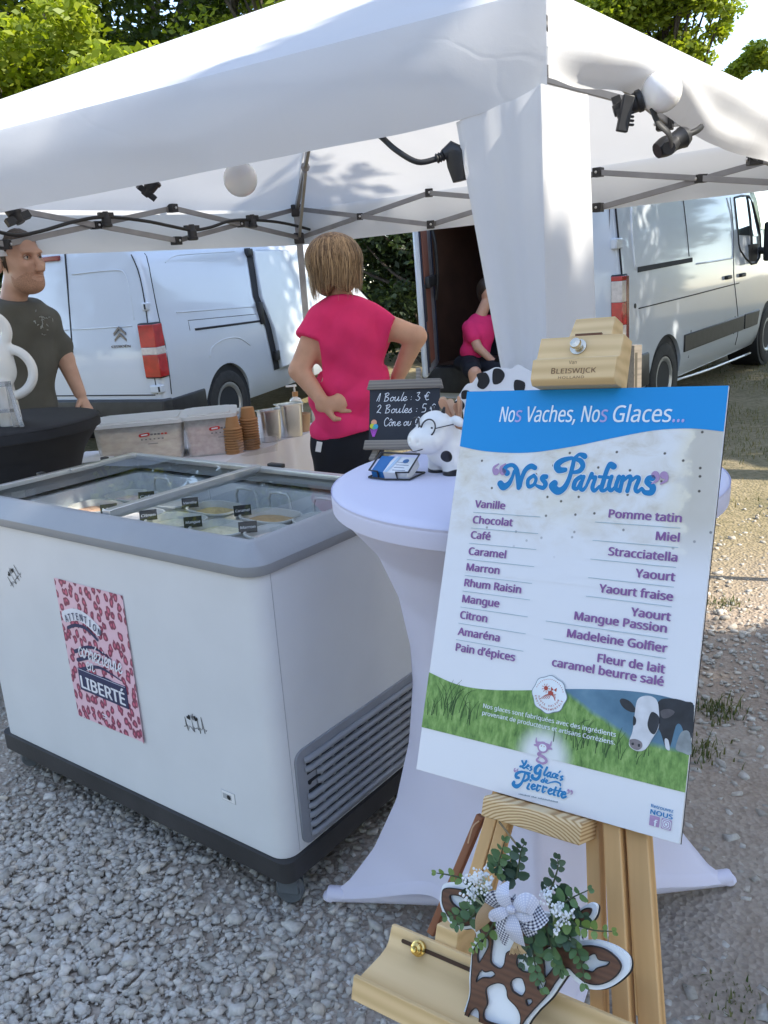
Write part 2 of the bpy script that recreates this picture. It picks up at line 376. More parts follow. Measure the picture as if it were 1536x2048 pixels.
# ================================================================ THE SETTING
def ground_mat():
    m, nt, p, L = new_mat('ground_mix')
    tc = nd(nt, 'ShaderNodeTexCoord')
    n1 = nd(nt, 'ShaderNodeTexNoise', Scale=1.3, Detail=7); L(tc.outputs['Object'], n1.inputs['Vector'])
    n2 = nd(nt, 'ShaderNodeTexNoise', Scale=38, Detail=6); L(tc.outputs['Object'], n2.inputs['Vector'])
    v = nd(nt, 'ShaderNodeTexVoronoi', Scale=62); L(tc.outputs['Object'], v.inputs['Vector'])
    dirt = ramp(nt, [(.3, (.24, .18, .13)), (.55, (.36, .285, .22)), (.75, (.45, .385, .31))])
    ad = nd(nt, 'ShaderNodeMath', operation='MULTIPLY_ADD'); ad.inputs[1].default_value = .5; L(n2.outputs[0], ad.inputs[0])
    h = nd(nt, 'ShaderNodeMath', operation='MULTIPLY'); h.inputs[1].default_value = .5; L(n1.outputs[0], h.inputs[0]); L(h.outputs[0], ad.inputs[2]); L(ad.outputs[0], dirt.inputs[0])
    grit = ramp(nt, [(0, (.26, .235, .195)), (.4, (.38, .35, .305)), (1, (.52, .49, .44))]); L(v.outputs['Color'], grit.inputs[0])
    sx = nd(nt, 'ShaderNodeSeparateXYZ'); L(tc.outputs['Object'], sx.inputs[0])
    # grit where the gravel lies (left), dirt to the right
    a = nd(nt, 'ShaderNodeMath', operation='MULTIPLY_ADD'); a.inputs[1].default_value = -.9; a.inputs[2].default_value = .7; L(sx.outputs[0], a.inputs[0])
    b = nd(nt, 'ShaderNodeMath', operation='MULTIPLY_ADD'); b.inputs[1].default_value = 1.6; b.use_clamp = True; L(n1.outputs[0], b.inputs[0]); L(a.outputs[0], b.inputs[2])
    b2 = nd(nt, 'ShaderNodeMath', operation='SUBTRACT', use_clamp=True); b2.inputs[1].default_value = .55; L(b.outputs[0], b2.inputs[0])
    m1 = nd(nt, 'ShaderNodeMix', data_type='RGBA'); L(b2.outputs[0], m1.inputs[0]); L(dirt.outputs[0], m1.inputs[6]); L(grit.outputs[0], m1.inputs[7])
    # dry grass further off
    n3 = nd(nt, 'ShaderNodeTexNoise', Scale=1.1, Detail=8, Roughness=.7); L(tc.outputs['Object'], n3.inputs['Vector'])
    g = ramp(nt, [(.3, (.085, .09, .035)), (.48, (.20, .165, .085)), (.7, (.36, .285, .17))])
    n4 = nd(nt, 'ShaderNodeTexNoise', Scale=24, Detail=6); L(tc.outputs['Object'], n4.inputs['Vector'])
    g2 = nd(nt, 'ShaderNodeMath', operation='MULTIPLY_ADD'); g2.inputs[1].default_value = .45; L(n4.outputs[0], g2.inputs[0])
    g3 = nd(nt, 'ShaderNodeMath', operation='MULTIPLY'); g3.inputs[1].default_value = .6; L(n3.outputs[0], g3.inputs[0]); L(g3.outputs[0], g2.inputs[2]); L(g2.outputs[0], g.inputs[0])
    c = nd(nt, 'ShaderNodeMath', operation='MULTIPLY_ADD'); c.inputs[1].default_value = .85; c.inputs[2].default_value = -3.75; L(sx.outputs[1], c.inputs[0])
    c2 = nd(nt, 'ShaderNodeMath', operation='MULTIPLY_ADD', use_clamp=True); c2.inputs[1].default_value = 1.6; L(n3.outputs[0], c2.inputs[0]); L(c.outputs[0], c2.inputs[2])
    m2 = nd(nt, 'ShaderNodeMix', data_type='RGBA'); L(c2.outputs[0], m2.inputs[0]); L(m1.outputs[2], m2.inputs[6]); L(g.outputs[0], m2.inputs[7])
    L(m2.outputs[2], p.inputs['Base Color']); p.inputs['Roughness'].default_value = .95
    hs = nd(nt, 'ShaderNodeMath', operation='ADD'); L(n2.outputs[0], hs.inputs[0]); L(v.outputs['Distance'], hs.inputs[1])
    bp = nd(nt, 'ShaderNodeBump', Strength=.8, Distance=.012); L(hs.outputs[0], bp.inputs['Height']); L(bp.outputs[0], p.inputs['Normal'])
    return m
g = MB(); n = 60
xs = np.sign(np.linspace(-1, 1, n)) * np.abs(np.linspace(-1, 1, n)) ** 3 * 120
def slope(y): return .035 * (min(max(y - 6.5, 0), 30) if y > 6.5 else 0)
def gz(x, y):
    k = min(1, max(0, (y - 9) / 30)); return .012 * math.sin(x * 1.7 + .6) * math.sin(y * 1.3) * (1 if abs(x) < 12 else 0) - .012 + slope(y)
g.grid(lambda u, v: (xs[int(round(u * (n - 1)))], 4 + xs[int(round(v * (n - 1)))], gz(xs[int(round(u * (n - 1)))], 4 + xs[int(round(v * (n - 1)))])), n - 1, n - 1)
tag(g.build('ground', ground_mat(), smooth=180), kind='structure')

# loose gravel: real stones
ICO = bmesh.new(); bmesh.ops.create_icosphere(ICO, subdivisions=1, radius=1)
ICO_V = np.array([v.co[:] for v in ICO.verts]); ICO_F = np.array([[v.index for v in f.verts] for f in ICO.faces]); ICO.free()
CV = np.array([(a, b, c) for a in (-1, 1) for b in (-1, 1) for c in (-1, 1)]) * .72
CF = np.array([(0, 1, 3), (0, 3, 2), (4, 6, 7), (4, 7, 5), (0, 4, 5), (0, 5, 1), (2, 3, 7), (2, 7, 6), (0, 2, 6), (0, 6, 4), (1, 5, 7), (1, 7, 3)])
def stones(N, fx, size, flat=.62, sink=.35, chip=False):
    P = fx(N); N = len(P); IV, IF = (CV, CF) if chip else (ICO_V, ICO_F)
    r = size(N, P)
    rot = RNG.random(N) * 2 * np.pi; c, s = np.cos(rot), np.sin(rot)
    sc = np.stack([r * RNG.uniform(.8, 1.35, N), r * RNG.uniform(.6, 1.0, N), r * RNG.uniform(.4, flat + .2, N)], 1)
    V = IV[None] * (1 + RNG.uniform(-.36, .36, (N, len(IV), 1))) + (RNG.uniform(-.3, .3, (N, len(IV), 3)) if chip else 0)
    V = V * sc[:, None, :]
    tx = RNG.uniform(-.5, .5, N); ct, st = np.cos(tx), np.sin(tx)
    y = V[..., 1] * ct[:, None] - V[..., 2] * st[:, None]; z = V[..., 1] * st[:, None] + V[..., 2] * ct[:, None]
    x = V[..., 0] * c[:, None] - y * s[:, None]; y = V[..., 0] * s[:, None] + y * c[:, None]
    V = np.stack([x + P[:, 0, None], y + P[:, 1, None], z + P[:, 2, None] + (sc[:, 2] * sink)[:, None]], 2)
    F = IF[None] + (np.arange(N) * len(IV))[:, None, None]
    return V.reshape(-1, 3), F.reshape(-1, 3)
def stone_mat():
    m, nt, p, L = new_mat('gravel_stone')
    ge = nd(nt, 'ShaderNodeNewGeometry'); r = ramp(nt, [(0, (.33, .305, .265)), (.3, (.44, .415, .37)), (.6, (.52, .50, .46)), (.85, (.50, .44, .365)), (1, (.62, .59, .54))])
    L(ge.outputs['Random Per Island'], r.inputs[0])
    tc = nd(nt, 'ShaderNodeTexCoord'); n = nd(nt, 'ShaderNodeTexNoise', Scale=90, Detail=5); L(tc.outputs['Object'], n.inputs['Vector'])
    mm = nd(nt, 'ShaderNodeMix', data_type='RGBA', blend_type='MULTIPLY'); mm.inputs[0].default_value = .6
    r2 = ramp(nt, [(.3, (.72, .70, .68)), (.7, (1.15, 1.15, 1.15))]); L(n.outputs[0], r2.inputs[0]); L(r.outputs[0], mm.inputs[6]); L(r2.outputs[0], mm.inputs[7])
    L(mm.outputs[2], p.inputs['Base Color']); p.inputs['Roughness'].default_value = .9
    bp = nd(nt, 'ShaderNodeBump', Strength=.35, Distance=.004); L(n.outputs[0], bp.inputs['Height']); L(bp.outputs[0], p.inputs['Normal'])
    return m
def patchy(x, y, f=1.1, s=0):
    return np.array([noise_at(a * f + s, b * f, .3) for a, b in zip(x, y)])
from mathutils import noise as _no
def noise_at(a, b, c): return _no.noise(Vector((a, b, c)))
def left_field(N):
    x = RNG.uniform(-2.3, .75, N); y = RNG.uniform(.95, 3.1, N)
    k = patchy(x, y, 2.2); keep = RNG.random(N) < np.clip(.75 + 1.3 * k, .18, 1) * np.clip((.72 - x) / .6, .12, 1)
    return np.stack([x, y, np.full(N, -.012)], 1)[keep]
def right_field(N):
    x = RNG.uniform(.1, 3.6, N); y = RNG.uniform(.95, 5.2, N)
    k = patchy(x, y, 1.3, 7); b = np.exp(-((y - 3.0) / .75) ** 2)
    keep = RNG.random(N) < np.clip(.10 + .9 * b + .35 * k, .05, 1)
    return np.stack([x, y, np.full(N, -.012)], 1)[keep]
sm = stone_mat(); VS = []; FS = []; off = 0
for N, fl, sz, chip in ((34000, left_field, lambda n, P: RNG.gamma(4, .0010, n) + .0025, True), (20000, left_field, lambda n, P: RNG.gamma(5, .0012, n) + .004, True), (9000, left_field, lambda n, P: RNG.gamma(6, .0012, n) + .004, False),
                  (350, left_field, lambda n, P: RNG.uniform(.011, .017, n), True),
                  (14000, right_field, lambda n, P: RNG.gamma(4, .0013, n) + .003, True), (3500, right_field, lambda n, P: RNG.gamma(6, .0014, n) + .005, True)):
    v, f = stones(N, fl, sz, chip=chip); VS.append(v); FS.append(f + off); off += len(v)
tag(raw('gravel', np.concatenate(VS), np.concatenate(FS), sm), kind='stuff')

# grass tufts on the dirt to the right and in the far ground
def blades(P, h, w, lean=.5):
    N = len(P); a = RNG.random(N) * 2 * np.pi; l = RNG.uniform(.1, lean, N) * h
    dx, dy = np.cos(a), np.sin(a); px, py = -dy * w, dx * w
    b0 = P + np.stack([px, py, 0 * px], 1); b1 = P - np.stack([px, py, 0 * px], 1)
    m = P + np.stack([dx * l * .35, dy * l * .35, h * .6], 1); m0 = m + np.stack([px, py, 0 * px], 1) * .7; m1 = m - np.stack([px, py, 0 * px], 1) * .7
    t = P + np.stack([dx * l, dy * l, h], 1)
    V = np.stack([b0, b1, m1, m0, t], 1).reshape(-1, 3); o = np.arange(N)[:, None] * 5
    F = np.concatenate([o + np.array([[0, 1, 2]]), o + np.array([[0, 2, 3]]), o + np.array([[3, 2, 4]])])
    return V, F
N = 26000; x = RNG.uniform(1.0, 7.5, N); y = RNG.uniform(3.9, 11, N); k = patchy(x, y, .9, 3)
q = RNG.random(N) < np.clip(.35 + 1.6 * k, 0.02, 1) * np.clip((y - 3.8) / 1.2, 0, 1)
P = np.stack([x, y, np.array([slope(b) for b in y]) - .012], 1)[q]
V, F = blades(P, RNG.uniform(.015, .055, len(P)), RNG.uniform(.002, .004, len(P)), 1.2)
tag(raw('grass', V, F, leafmat('grass_blade', (.085, .105, .03), (.26, .21, .095), .25, .8)), kind='stuff')
WEED = leafmat('weed_leaf', (.05, .085, .02), (.16, .16, .06), .3, .7)
def weed(x, y, n, h, label):
    a = RNG.normal(0, .045, (n, 2)); P = np.stack([x + a[:, 0], y + a[:, 1], np.full(n, -.01)], 1)
    V, F = blades(P, RNG.uniform(.35, 1, n) * h, RNG.uniform(.0015, .0035, n), 1.1)
    tag(raw('weed', V, F, WEED), label, 'weed', 'weeds in the gravel at right')
for px, py, n, h, lab in ((1432, 1420, 150, .05, 'ragged green weed in the gravel, beside the board\'s cow picture'),
                          (1398, 1500, 110, .042, 'small brownish weed tuft hugging the board\'s right edge at its meadow strip'),
                          (1452, 1205, 100, .032, 'flat weed tuft in the gravel well above the other weeds, beside the flavour list'),
                          (1500, 2010, 60, .03, 'tiny weed in bare dirt at the bottom right corner'),
                          (1462, 1992, 50, .025, 'tiny weed in bare dirt left of the corner one')):
    p = at_z(px, py, 0); weed(p.x, p.y, n, h, lab)

# ---- trees
def leaf_cloud(C, rad, n, size, drop=0.0, asp=.55):
    """n leaves around each clump centre"""
    K = len(C); idx = np.repeat(np.arange(K), n); N = len(idx)
    d = RNG.normal(0, 1, (N, 3)); d /= np.linalg.norm(d, axis=1)[:, None]
    r = rad[idx] * RNG.random(N) ** .5
    P = C[idx] + d * r[:, None] * np.array([1, 1, .7]); P[:, 2] -= drop * r
    a = RNG.normal(0, 1, (N, 3)); a[:, 2] = a[:, 2] * .5 - .2; a /= np.linalg.norm(a, axis=1)[:, None]
    b = np.cross(a, RNG.normal(0, 1, (N, 3))); b /= np.linalg.norm(b, axis=1)[:, None]
    s = size * RNG.uniform(.6, 1.3, N)[:, None]
    c = np.cross(a, b)
    V = np.stack([P - a * s * .5, P + b * s * asp * .5 + c * s * .1, P + a * s * .5, P - b * s * asp * .5 + c * s * .1], 1).reshape(-1, 3)
    F = np.arange(N * 4).reshape(N, 4)
    return V, F
BARK = pmat('bark', (.095, .075, .058), .95, .35, 9, bump=.8, bscale=30, stretch=(1, 1, .25))
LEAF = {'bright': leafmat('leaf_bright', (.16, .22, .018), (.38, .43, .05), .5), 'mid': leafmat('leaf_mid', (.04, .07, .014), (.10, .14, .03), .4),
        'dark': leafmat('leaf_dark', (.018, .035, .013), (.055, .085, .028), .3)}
def tree(name, label, base, h, ells, clumps, per, size, kind, trunk_r=.16, rc=(.35, .7), group='trees around the site', drop=0, keep=None, shell=.45):
    t = thing(name, label, 'tree', T(*base), group)
    C = []; rad = []
    for (cx, cy, cz, rx, ry, rz), m in zip(ells, clumps):
        d = RNG.normal(0, 1, (m, 3)); d /= np.linalg.norm(d, axis=1)[:, None]
        rr = (shell + (1 - shell) * RNG.random(m) ** .5)[:, None]
        C.append(np.array([cx, cy, cz]) + d * rr * np.array([rx, ry, rz])); rad.append(RNG.uniform(rc[0], rc[1], m))
    C = np.concatenate(C); rad = np.concatenate(rad)
    if keep is not None:
        k = np.array([keep(c + np.array(base), r) for c, r in zip(C, rad)], bool); C = C[k]; rad = rad[k]
    V, F = leaf_cloud(C, rad, per, size, drop)
    raw('crown', V, F, LEAF[kind], t)
    mb = MB(); top = Vector((ells[0][0] * .6, ells[0][1] * .6, h * .8))
    tp = catmull([(0, 0, -.1), (top.x * .15, top.y * .1 + .05, h * .25), (top.x * .5 + .08, top.y * .5, h * .5), tuple(top)], 5)
    mb.tube(tp, [trunk_r * (1 - .8 * i / (len(tp) - 1)) for i in range(len(tp))], 10)
    for i in RNG.choice(len(C), min(len(C), 26), replace=False):
        c = Vector(C[i]); zz = max(h * .15, min(c.z - .3, top.z)) * RNG.uniform(.6, 1); kk = zz / top.z
        s = Vector(tp[min(len(tp) - 1, int(kk * (len(tp) - 1)))])
        m = s.lerp(c, .5) + Vector((0, 0, -.15)); q = catmull([s, m, c], 4); w = trunk_r * .32
        mb.tube(q, [w * (1 - .85 * j / (len(q) - 1)) for j in range(len(q))], 5)
    mb.build('trunk', BARK, t, smooth=60)
    return t
# behind the small van, top left
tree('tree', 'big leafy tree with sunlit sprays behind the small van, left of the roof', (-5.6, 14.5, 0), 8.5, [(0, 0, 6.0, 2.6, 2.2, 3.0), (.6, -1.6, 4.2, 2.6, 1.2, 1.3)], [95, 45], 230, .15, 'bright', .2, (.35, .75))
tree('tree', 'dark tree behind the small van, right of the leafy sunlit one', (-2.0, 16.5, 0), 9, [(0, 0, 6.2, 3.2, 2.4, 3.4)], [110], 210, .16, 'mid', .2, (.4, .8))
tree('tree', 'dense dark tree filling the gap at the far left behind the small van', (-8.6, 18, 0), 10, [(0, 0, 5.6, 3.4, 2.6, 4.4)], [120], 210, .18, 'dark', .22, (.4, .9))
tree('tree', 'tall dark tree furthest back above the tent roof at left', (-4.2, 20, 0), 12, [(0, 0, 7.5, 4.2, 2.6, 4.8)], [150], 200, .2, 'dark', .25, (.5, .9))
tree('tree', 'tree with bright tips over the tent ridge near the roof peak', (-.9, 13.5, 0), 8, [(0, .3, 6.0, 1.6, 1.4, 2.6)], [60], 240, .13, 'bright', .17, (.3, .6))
# between the vans
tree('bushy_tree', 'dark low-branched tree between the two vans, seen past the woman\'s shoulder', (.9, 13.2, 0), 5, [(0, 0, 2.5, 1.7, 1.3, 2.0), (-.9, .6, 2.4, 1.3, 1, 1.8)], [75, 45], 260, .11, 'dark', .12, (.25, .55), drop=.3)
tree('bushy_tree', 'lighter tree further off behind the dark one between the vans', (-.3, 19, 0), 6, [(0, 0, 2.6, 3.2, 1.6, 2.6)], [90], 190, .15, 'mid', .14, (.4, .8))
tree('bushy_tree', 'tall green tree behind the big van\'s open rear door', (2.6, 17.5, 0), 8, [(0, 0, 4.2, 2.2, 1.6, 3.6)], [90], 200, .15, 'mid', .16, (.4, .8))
# right
q = at_y(1345, 30, 13.6)
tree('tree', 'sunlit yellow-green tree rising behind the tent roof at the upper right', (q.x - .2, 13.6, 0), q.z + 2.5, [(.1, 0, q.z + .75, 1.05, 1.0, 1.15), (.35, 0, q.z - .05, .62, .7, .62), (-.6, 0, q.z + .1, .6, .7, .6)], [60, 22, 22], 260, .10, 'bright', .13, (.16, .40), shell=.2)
t = thing('tree', 'tree at right whose single leafy branch reaches into the sky over the tent edge', 'tree', T(7.9, 10.6, 0), 'trees around the site')
bo = Vector((7.9, 10.6, 0)); bp = [at_y(*p, 10.6) - bo for p in ((1620, 120), (1560, 128), (1510, 118), (1470, 148), (1435, 160), (1412, 158))]
br = catmull([(-.2, 0, 3.3)] + [tuple(p) for p in bp], 4); b2 = catmull([tuple(at_y(*p, 10.6) - bo) for p in ((1468, 146), (1495, 122), (1515, 98))], 5)
C = np.array(br[8:] + b2); V1, F1 = leaf_cloud(C, RNG.uniform(.07, .15, len(C)), 170, .07)
d = RNG.normal(0, 1, (70, 3)); d /= np.linalg.norm(d, axis=1)[:, None]; C2 = np.array([1.4, .5, 5.0]) + d * np.array([1.7, 2.2, 2.0])
V2, F2 = leaf_cloud(C2, RNG.uniform(.3, .6, 70), 120, .15)
raw('crown', np.concatenate([V1, V2]), np.concatenate([F1, F2 + len(V1)]), LEAF['bright'], t)
mb = MB(); tp = catmull([(0, 0, -.1), (.1, 0, 2.5), (.6, .3, 5), (1, .5, 6.8)], 5); mb.tube(tp, [.18 - .14 * i / 15 for i in range(16)], 9)
mb.tube(br, [.05 - .042 * i / (len(br) - 1) for i in range(len(br))], 6); mb.tube(b2, [.012 - .008 * i / (len(b2) - 1) for i in range(len(b2))], 5)
for i in range(0, 70, 4): mb.tube([(.5, .3, 4.3 + i * .02), tuple(C2[i])], [.035, .008], 5)
mb.build('trunk', BARK, t, smooth=60)
tree('tree', 'bright green tree in the distance beside the big van\'s cab', (15.5, 27, 0), 6.5, [(0, 0, 3.9, 2.6, 2, 2.4)], [70], 190, .2, 'bright', .15, (.4, .8))
tree('tree', 'second distant tree, at the right edge behind the parked white van', (18.8, 29, 0), 6, [(0, 0, 3.0, 2.8, 2, 2.2)], [70], 180, .2, 'bright', .15, (.4, .8))
# the tall trees by the path that shade the stall (behind the photographer and to the right)
def shades_stall(c, r):
    """crown clumps cut away so that the sun reaches the tent roof and corner"""
    def hit(P, rad):
        v = Vector(c) - Vector(P); k = v.dot(SUN); return (v - SUN * k).length < rad + r * .9
    for P, q in SUNNY:
        if hit(P, q): return False
    return True
SUNNY = [((.56, 2.3, 2.02), .16), ((.9, 2.65, 2.0), .24), ((1.3, 3.05, 1.95), .24), ((1.7, 3.45, 1.95), .25), ((.54, 2.28, 1.72), .06), ((-1.75, 3.1, 2.05), .6), ((-1.0, 3.1, 2.25), .5), ((-.5, 3.2, 2.4), .3)]
c0 = SUN * 9
tree('shade_tree', 'tall tree outside the picture at right that shades the stall', (7.6, -2.6, 0), 9, [(c0.x + .2 - 7.6, c0.y + 1.6 + 2.6, c0.z + .3, 2.5, 2.3, 2.2)], [950], 60, .13, 'mid', .25, (.16, .32), keep=shades_stall, shell=.0)
tree('shade_tree', 'second tall tree outside the picture that shades the path by the board', (6.9, -5.6, 0), 9, [(c0.x + .5 - 6.9, c0.y - .9 + 5.6, c0.z, 2.6, 1.9, 2.3)], [230], 200, .16, 'mid', .25, (.35, .65), keep=shades_stall, shell=.0)
tree('shade_tree', 'tall tree outside the picture at right that dapples the big van', (10.6, 4.2, 0), 9, [(.1, 1.0, 6.6, 2.0, 3.4, 2.2)], [85], 190, .15, 'mid', .25, (.3, .6), keep=shades_stall, shell=.0)

tree('shade_tree', 'tall tree outside the picture at right that shades the small van', (6.2, 4.3, 0), 10, [(-1.7, .9, 7.4, 2.3, 2.0, 2.1)], [200], 200, .16, 'mid', .25, (.35, .7), keep=shades_stall, shell=.0)
tree('shade_tree', 'tall tree outside the picture at right that keeps the big van in shade', (9.0, 6.4, 0), 9, [(-.7, .5, 6.2, 2.7, 2.9, 2.2)], [105], 200, .16, 'mid', .25, (.35, .65), keep=shades_stall, shell=.0)

# unseen belt of trees, added to the right and behind to block sky light
for i, (x, y, h) in enumerate(((12.5, -1.5, 9), (13.5, 3.5, 10), (14.0, 8.5, 10), (15, 13.5, 9), (3, -11, 9), (-2.5, -11.5, 10), (-8, -10, 9), (-11.5, -4.5, 10), (-12.5, 2, 9), (8, -9.5, 9))):
    tree('added_belt_tree', 'tall tree outside the picture, one of the belt added to block sky light', (x, y, 0), h, [(0, 0, h * .52, 2.7, 2.7, h * .42)], [95], 75, .34, 'mid' if i % 2 else 'dark', .22, (.5, .95), group='belt of trees added outside the picture', keep=shades_stall)
# ================================================================ TENT
E_ = {'N': Vector((.455, 2.2, 2.13)), 'L': Vector((-2.26, 3.19, 1.915)), 'F': Vector((-.42, 5.6, 1.955)), 'R': Vector((1.98, 3.76, 1.985))}
BOT = {'N': 1.872, 'L': 1.695, 'F': 1.735, 'R': 1.76}
PEAK = Vector((-.075, 3.64, 2.575))
tent = thing('canopy_tent', 'white pop-up tent with a peaked roof and grey folding frame over the ice cream stall', 'tent', T(-.07, 3.6, 0))
TW = T(.07, -3.6, 0)
def wr(x, y, z, f, a): return a * _no.noise(Vector((x * f, y * f, z * f)))
def tpart(mb, name, mats, **k): return mb.build(name, mats, tent, M=TW, **k)
roof = MB()
for a, b in (('N', 'L'), ('L', 'F'), ('F', 'R'), ('R', 'N')):
    A, Bq = E_[a], E_[b]; nrm = (Bq - A).cross(PEAK - A).normalized()
    if nrm.z < 0: nrm = -nrm
    def fn(u, v):
        v2 = v
        p = A.lerp(Bq, u).lerp(PEAK, v2)
        s = math.sin(math.pi * u) * (1 - v2)
        sag = -.035 * s * math.sin(math.pi * min(1, v2 + .12))
        ed = min(u, 1 - u) * (1 - v2)
        w = (wr(p.x, p.y, p.z, 2.2, .018) + wr(p.x + 3, p.y, p.z, 9, .004)) * min(1, ed * 6) * min(1, v2 * 8 + .1)
        # eave rolls over softly into the valance
        if v2 < .06: sag -= .012 * (1 - v2 / .06) ** 2
        return p + nrm * (sag + w)
    roof.grid(fn, 46, 30)
tpart(roof, 'roof', M_['canopy'], smooth=32, fix=True)
def bot_z(a, b, u):
    z = BOT[a] * (1 - u) + BOT[b] * u
    l = (E_[b] - E_[a]).length
    d = {a: u * l, b: (1 - u) * l}
    if 'N' in d: z += .036 * math.exp(-(d['N'] / .13) ** 1.5)
    if {a, b} == {'R', 'N'}:
        z += .085 * math.exp(-((d['N'] - .42) / .36) ** 2)
    return z
for a, b in (('N', 'L'), ('L', 'F'), ('F', 'R'), ('R', 'N')):
    A, Bq = E_[a], E_[b]; d = (Bq - A); d.z = 0; out = Vector((d.y, -d.x, 0)).normalized(); c = (PEAK - (A + Bq) / 2)
    if out.dot(c) > 0: out = -out
    right = {a, b} == {'R', 'N'}
    def fn(u, v):
        p = A.lerp(Bq, u); zb = bot_z(a, b, u); e = min(1, min(u, 1 - u) * 14)
        z = p.z - .012 + (zb - p.z + .012) * v
        bil = (.018 * math.sin(math.pi * v) + wr(p.x * 2, p.y * 2, z * 1.2, 2.3, .014) * v + wr(p.x, p.y, z, 8, .004) * v) * e
        if right:
            k = math.sin(math.pi * min(1, v * 1.05)) ** .8
            bil += (.042 + .03 * _no.noise(Vector((u * 6, v * 1.3, 2)))) * k * e * min(1, u * 4 + .3) * (1 - .55 * math.exp(-((1 - u) / .12) ** 2))
            bil += .014 * math.sin((u * 3.3 + v * 5.2) * 2.2) * v * e
        q = Vector((p.x, p.y, z)) + out * (.004 + bil)
        return q
    v = MB(); v.grid(fn, 70, 16)
    tpart(v, 'valance', M_['canopy'], smooth=180)
# stitched seams along the eaves and the hip lines, and the turned-up hem
for k in 'NLFR':
    mb = MB(); P = [E_[k].lerp(PEAK, t) + Vector((0, 0, .0035)) for t in np.linspace(0, 1, 24)]; mb.tube(P, .0045, 6, flat=.5); tpart(mb, 'seam', M_['canopy'], smooth=60)
# frame
CEN = Vector((-.07, 3.6, 0))
def inn(k, z=None, d=.05):
    p = E_[k].copy(); q = (CEN - p); q.z = 0; q.normalize(); p = p + q * d * 1.4
    if z is not None: p.z = z
    return p
TOP = {'N': 2.085, 'L': 1.895, 'F': 1.945, 'R': 1.91}; LOW = {'N': 1.965, 'L': 1.745, 'F': 1.775, 'R': 1.755}
for k in 'NLFR':
    p = inn(k); mb = MB(); mb.box((p.x - .019, p.y - .019, 0), (p.x + .019, p.y + .019, TOP[k] + .02))
    mb.box((p.x - .07, p.y - .07, 0), (p.x + .07, p.y + .07, .006))
    lg = tpart(mb, 'leg', M_['grey_metal'], bevel=.003)
    mb = MB(); mb.box((p.x - .032, p.y - .032, TOP[k] - .045), (p.x + .032, p.y + .032, TOP[k] + .025)); mb.box((p.x - .030, p.y - .030, LOW[k] - .035), (p.x + .030, p.y + .030, LOW[k] + .03))
    mb.build('corner_bracket', M_['black_plastic'], lg, bevel=.005)
    # rafter to the hub and its strut
    hub = PEAK + Vector((0, 0, -.12)); a = inn(k, TOP[k] + .005); mb = MB(); a2 = a.lerp(hub, .97)
    mid = a.lerp(hub, .34) + Vector((0, 0, -.02)); mb.bar(a, mid, .022, .032); mb.bar(mid, a2, .018, .028)
    mb.bar(inn(k, LOW[k]), mid - Vector((0, 0, .02)), .016, .024); mb.ball(mid, .026, 8)
    tpart(mb, 'rafter', M_['grey_metal'], bevel=.002)
mb = MB(); mb.lathe([(.0, -.05), (.05, -.05), (.06, 0), (.05, .05), (0, .06)], 14, M=Matrix.Translation(PEAK + Vector((0, 0, -.13)))); tpart(mb, 'hub', M_['black_plastic'], smooth=40)
for a, b in (('N', 'L'), ('L', 'F'), ('F', 'R'), ('R', 'N')):
    n = 3
    for i in range(n):
        P = []
        for u in (i / n, (i + 1) / n):
            q = inn(a).lerp(inn(b), u); t = TOP[a] * (1 - u) + TOP[b] * u; l = LOW[a] * (1 - u) + LOW[b] * u
            P.append((Vector((q.x, q.y, t)), Vector((q.x, q.y, l))))
        inw = (CEN - (P[0][0] + P[1][0]) / 2); inw.z = 0; inw.normalize()
        for s, (p, q) in ((.011, (P[0][0], P[1][1])), (-.011, (P[0][1], P[1][0]))):
            mb = MB(); mb.bar(p + inw * s, q + inw * s, .013, .026)
            tpart(mb, 'truss_bar', M_['grey_metal'], bevel=.002)
        c = (P[0][0] + P[0][1] + P[1][0] + P[1][1]) / 4
        js = [(c, .018)] + ([(P[1][0], .021), (P[1][1], .021)] if i < n - 1 else [])
        for p, r in js:
            mb = MB(); M = frame(p, inw.cross(Vector((0, 0, 1))), (0, 0, 1)); mb.box((-r, -r, -.024), (r, r, .024), 0, M); mb.lathe([(0, .0), (.007, .0), (.007, .007), (0, .009)], 8, 1, M @ T(0, 0, .024)); mb.lathe([(0, .0), (.007, .0), (.007, .007), (0, .009)], 8, 1, M @ RX(math.pi) @ T(0, 0, .024))
            tpart(mb, 'truss_joint', [M_['black_plastic'], M_['alu']], bevel=.004)
# the white leg curtain at the near corner
def curtain(u, v):
    z = 1.912 - v * 1.6
    k = min(1, v / .8)
    la, ra = .223 - .10 * min(1, v / .40), .231 + .022 * min(1, v / .4)
    N0 = Vector((.432 + .012 * k, 2.165, 0)); dl = Vector((-.84, .54, 0)); dr = Vector((.66, .75, 0))
    loop = [N0 + dl * la, N0, N0 + dr * ra, N0 + dr * ra + Vector((-.04, .10, 0)), N0 + dl * la + dr * .12]
    ss = [0, .37, .64, .76, .9, 1.0]; loop.append(loop[0])
    for i in range(5):
        if u <= ss[i + 1] or i == 4:
            t = (u - ss[i]) / (ss[i + 1] - ss[i]); p = loop[i].lerp(loop[i + 1], min(1, max(0, t))); break
    zt = z
    f = math.sin(u * 41 + .8 * math.sin(v * 3)) * .004 + wr(u * 9, v * 1.3, 0, 1, .012) * (.3 + v)
    c = Vector((.43, 2.32, 0)); o = (p - c).normalized()
    p = p + o * f
    lift = 0
    if u < .37: lift = -.052 * (1 - (u / .37)) ** .7
    p.z = zt + lift * (1 - v * .6)
    return p
mb = MB(); mb.grid(curtain, 84, 44); tpart(mb, 'leg_curtain', M_['canopy'], smooth=38)

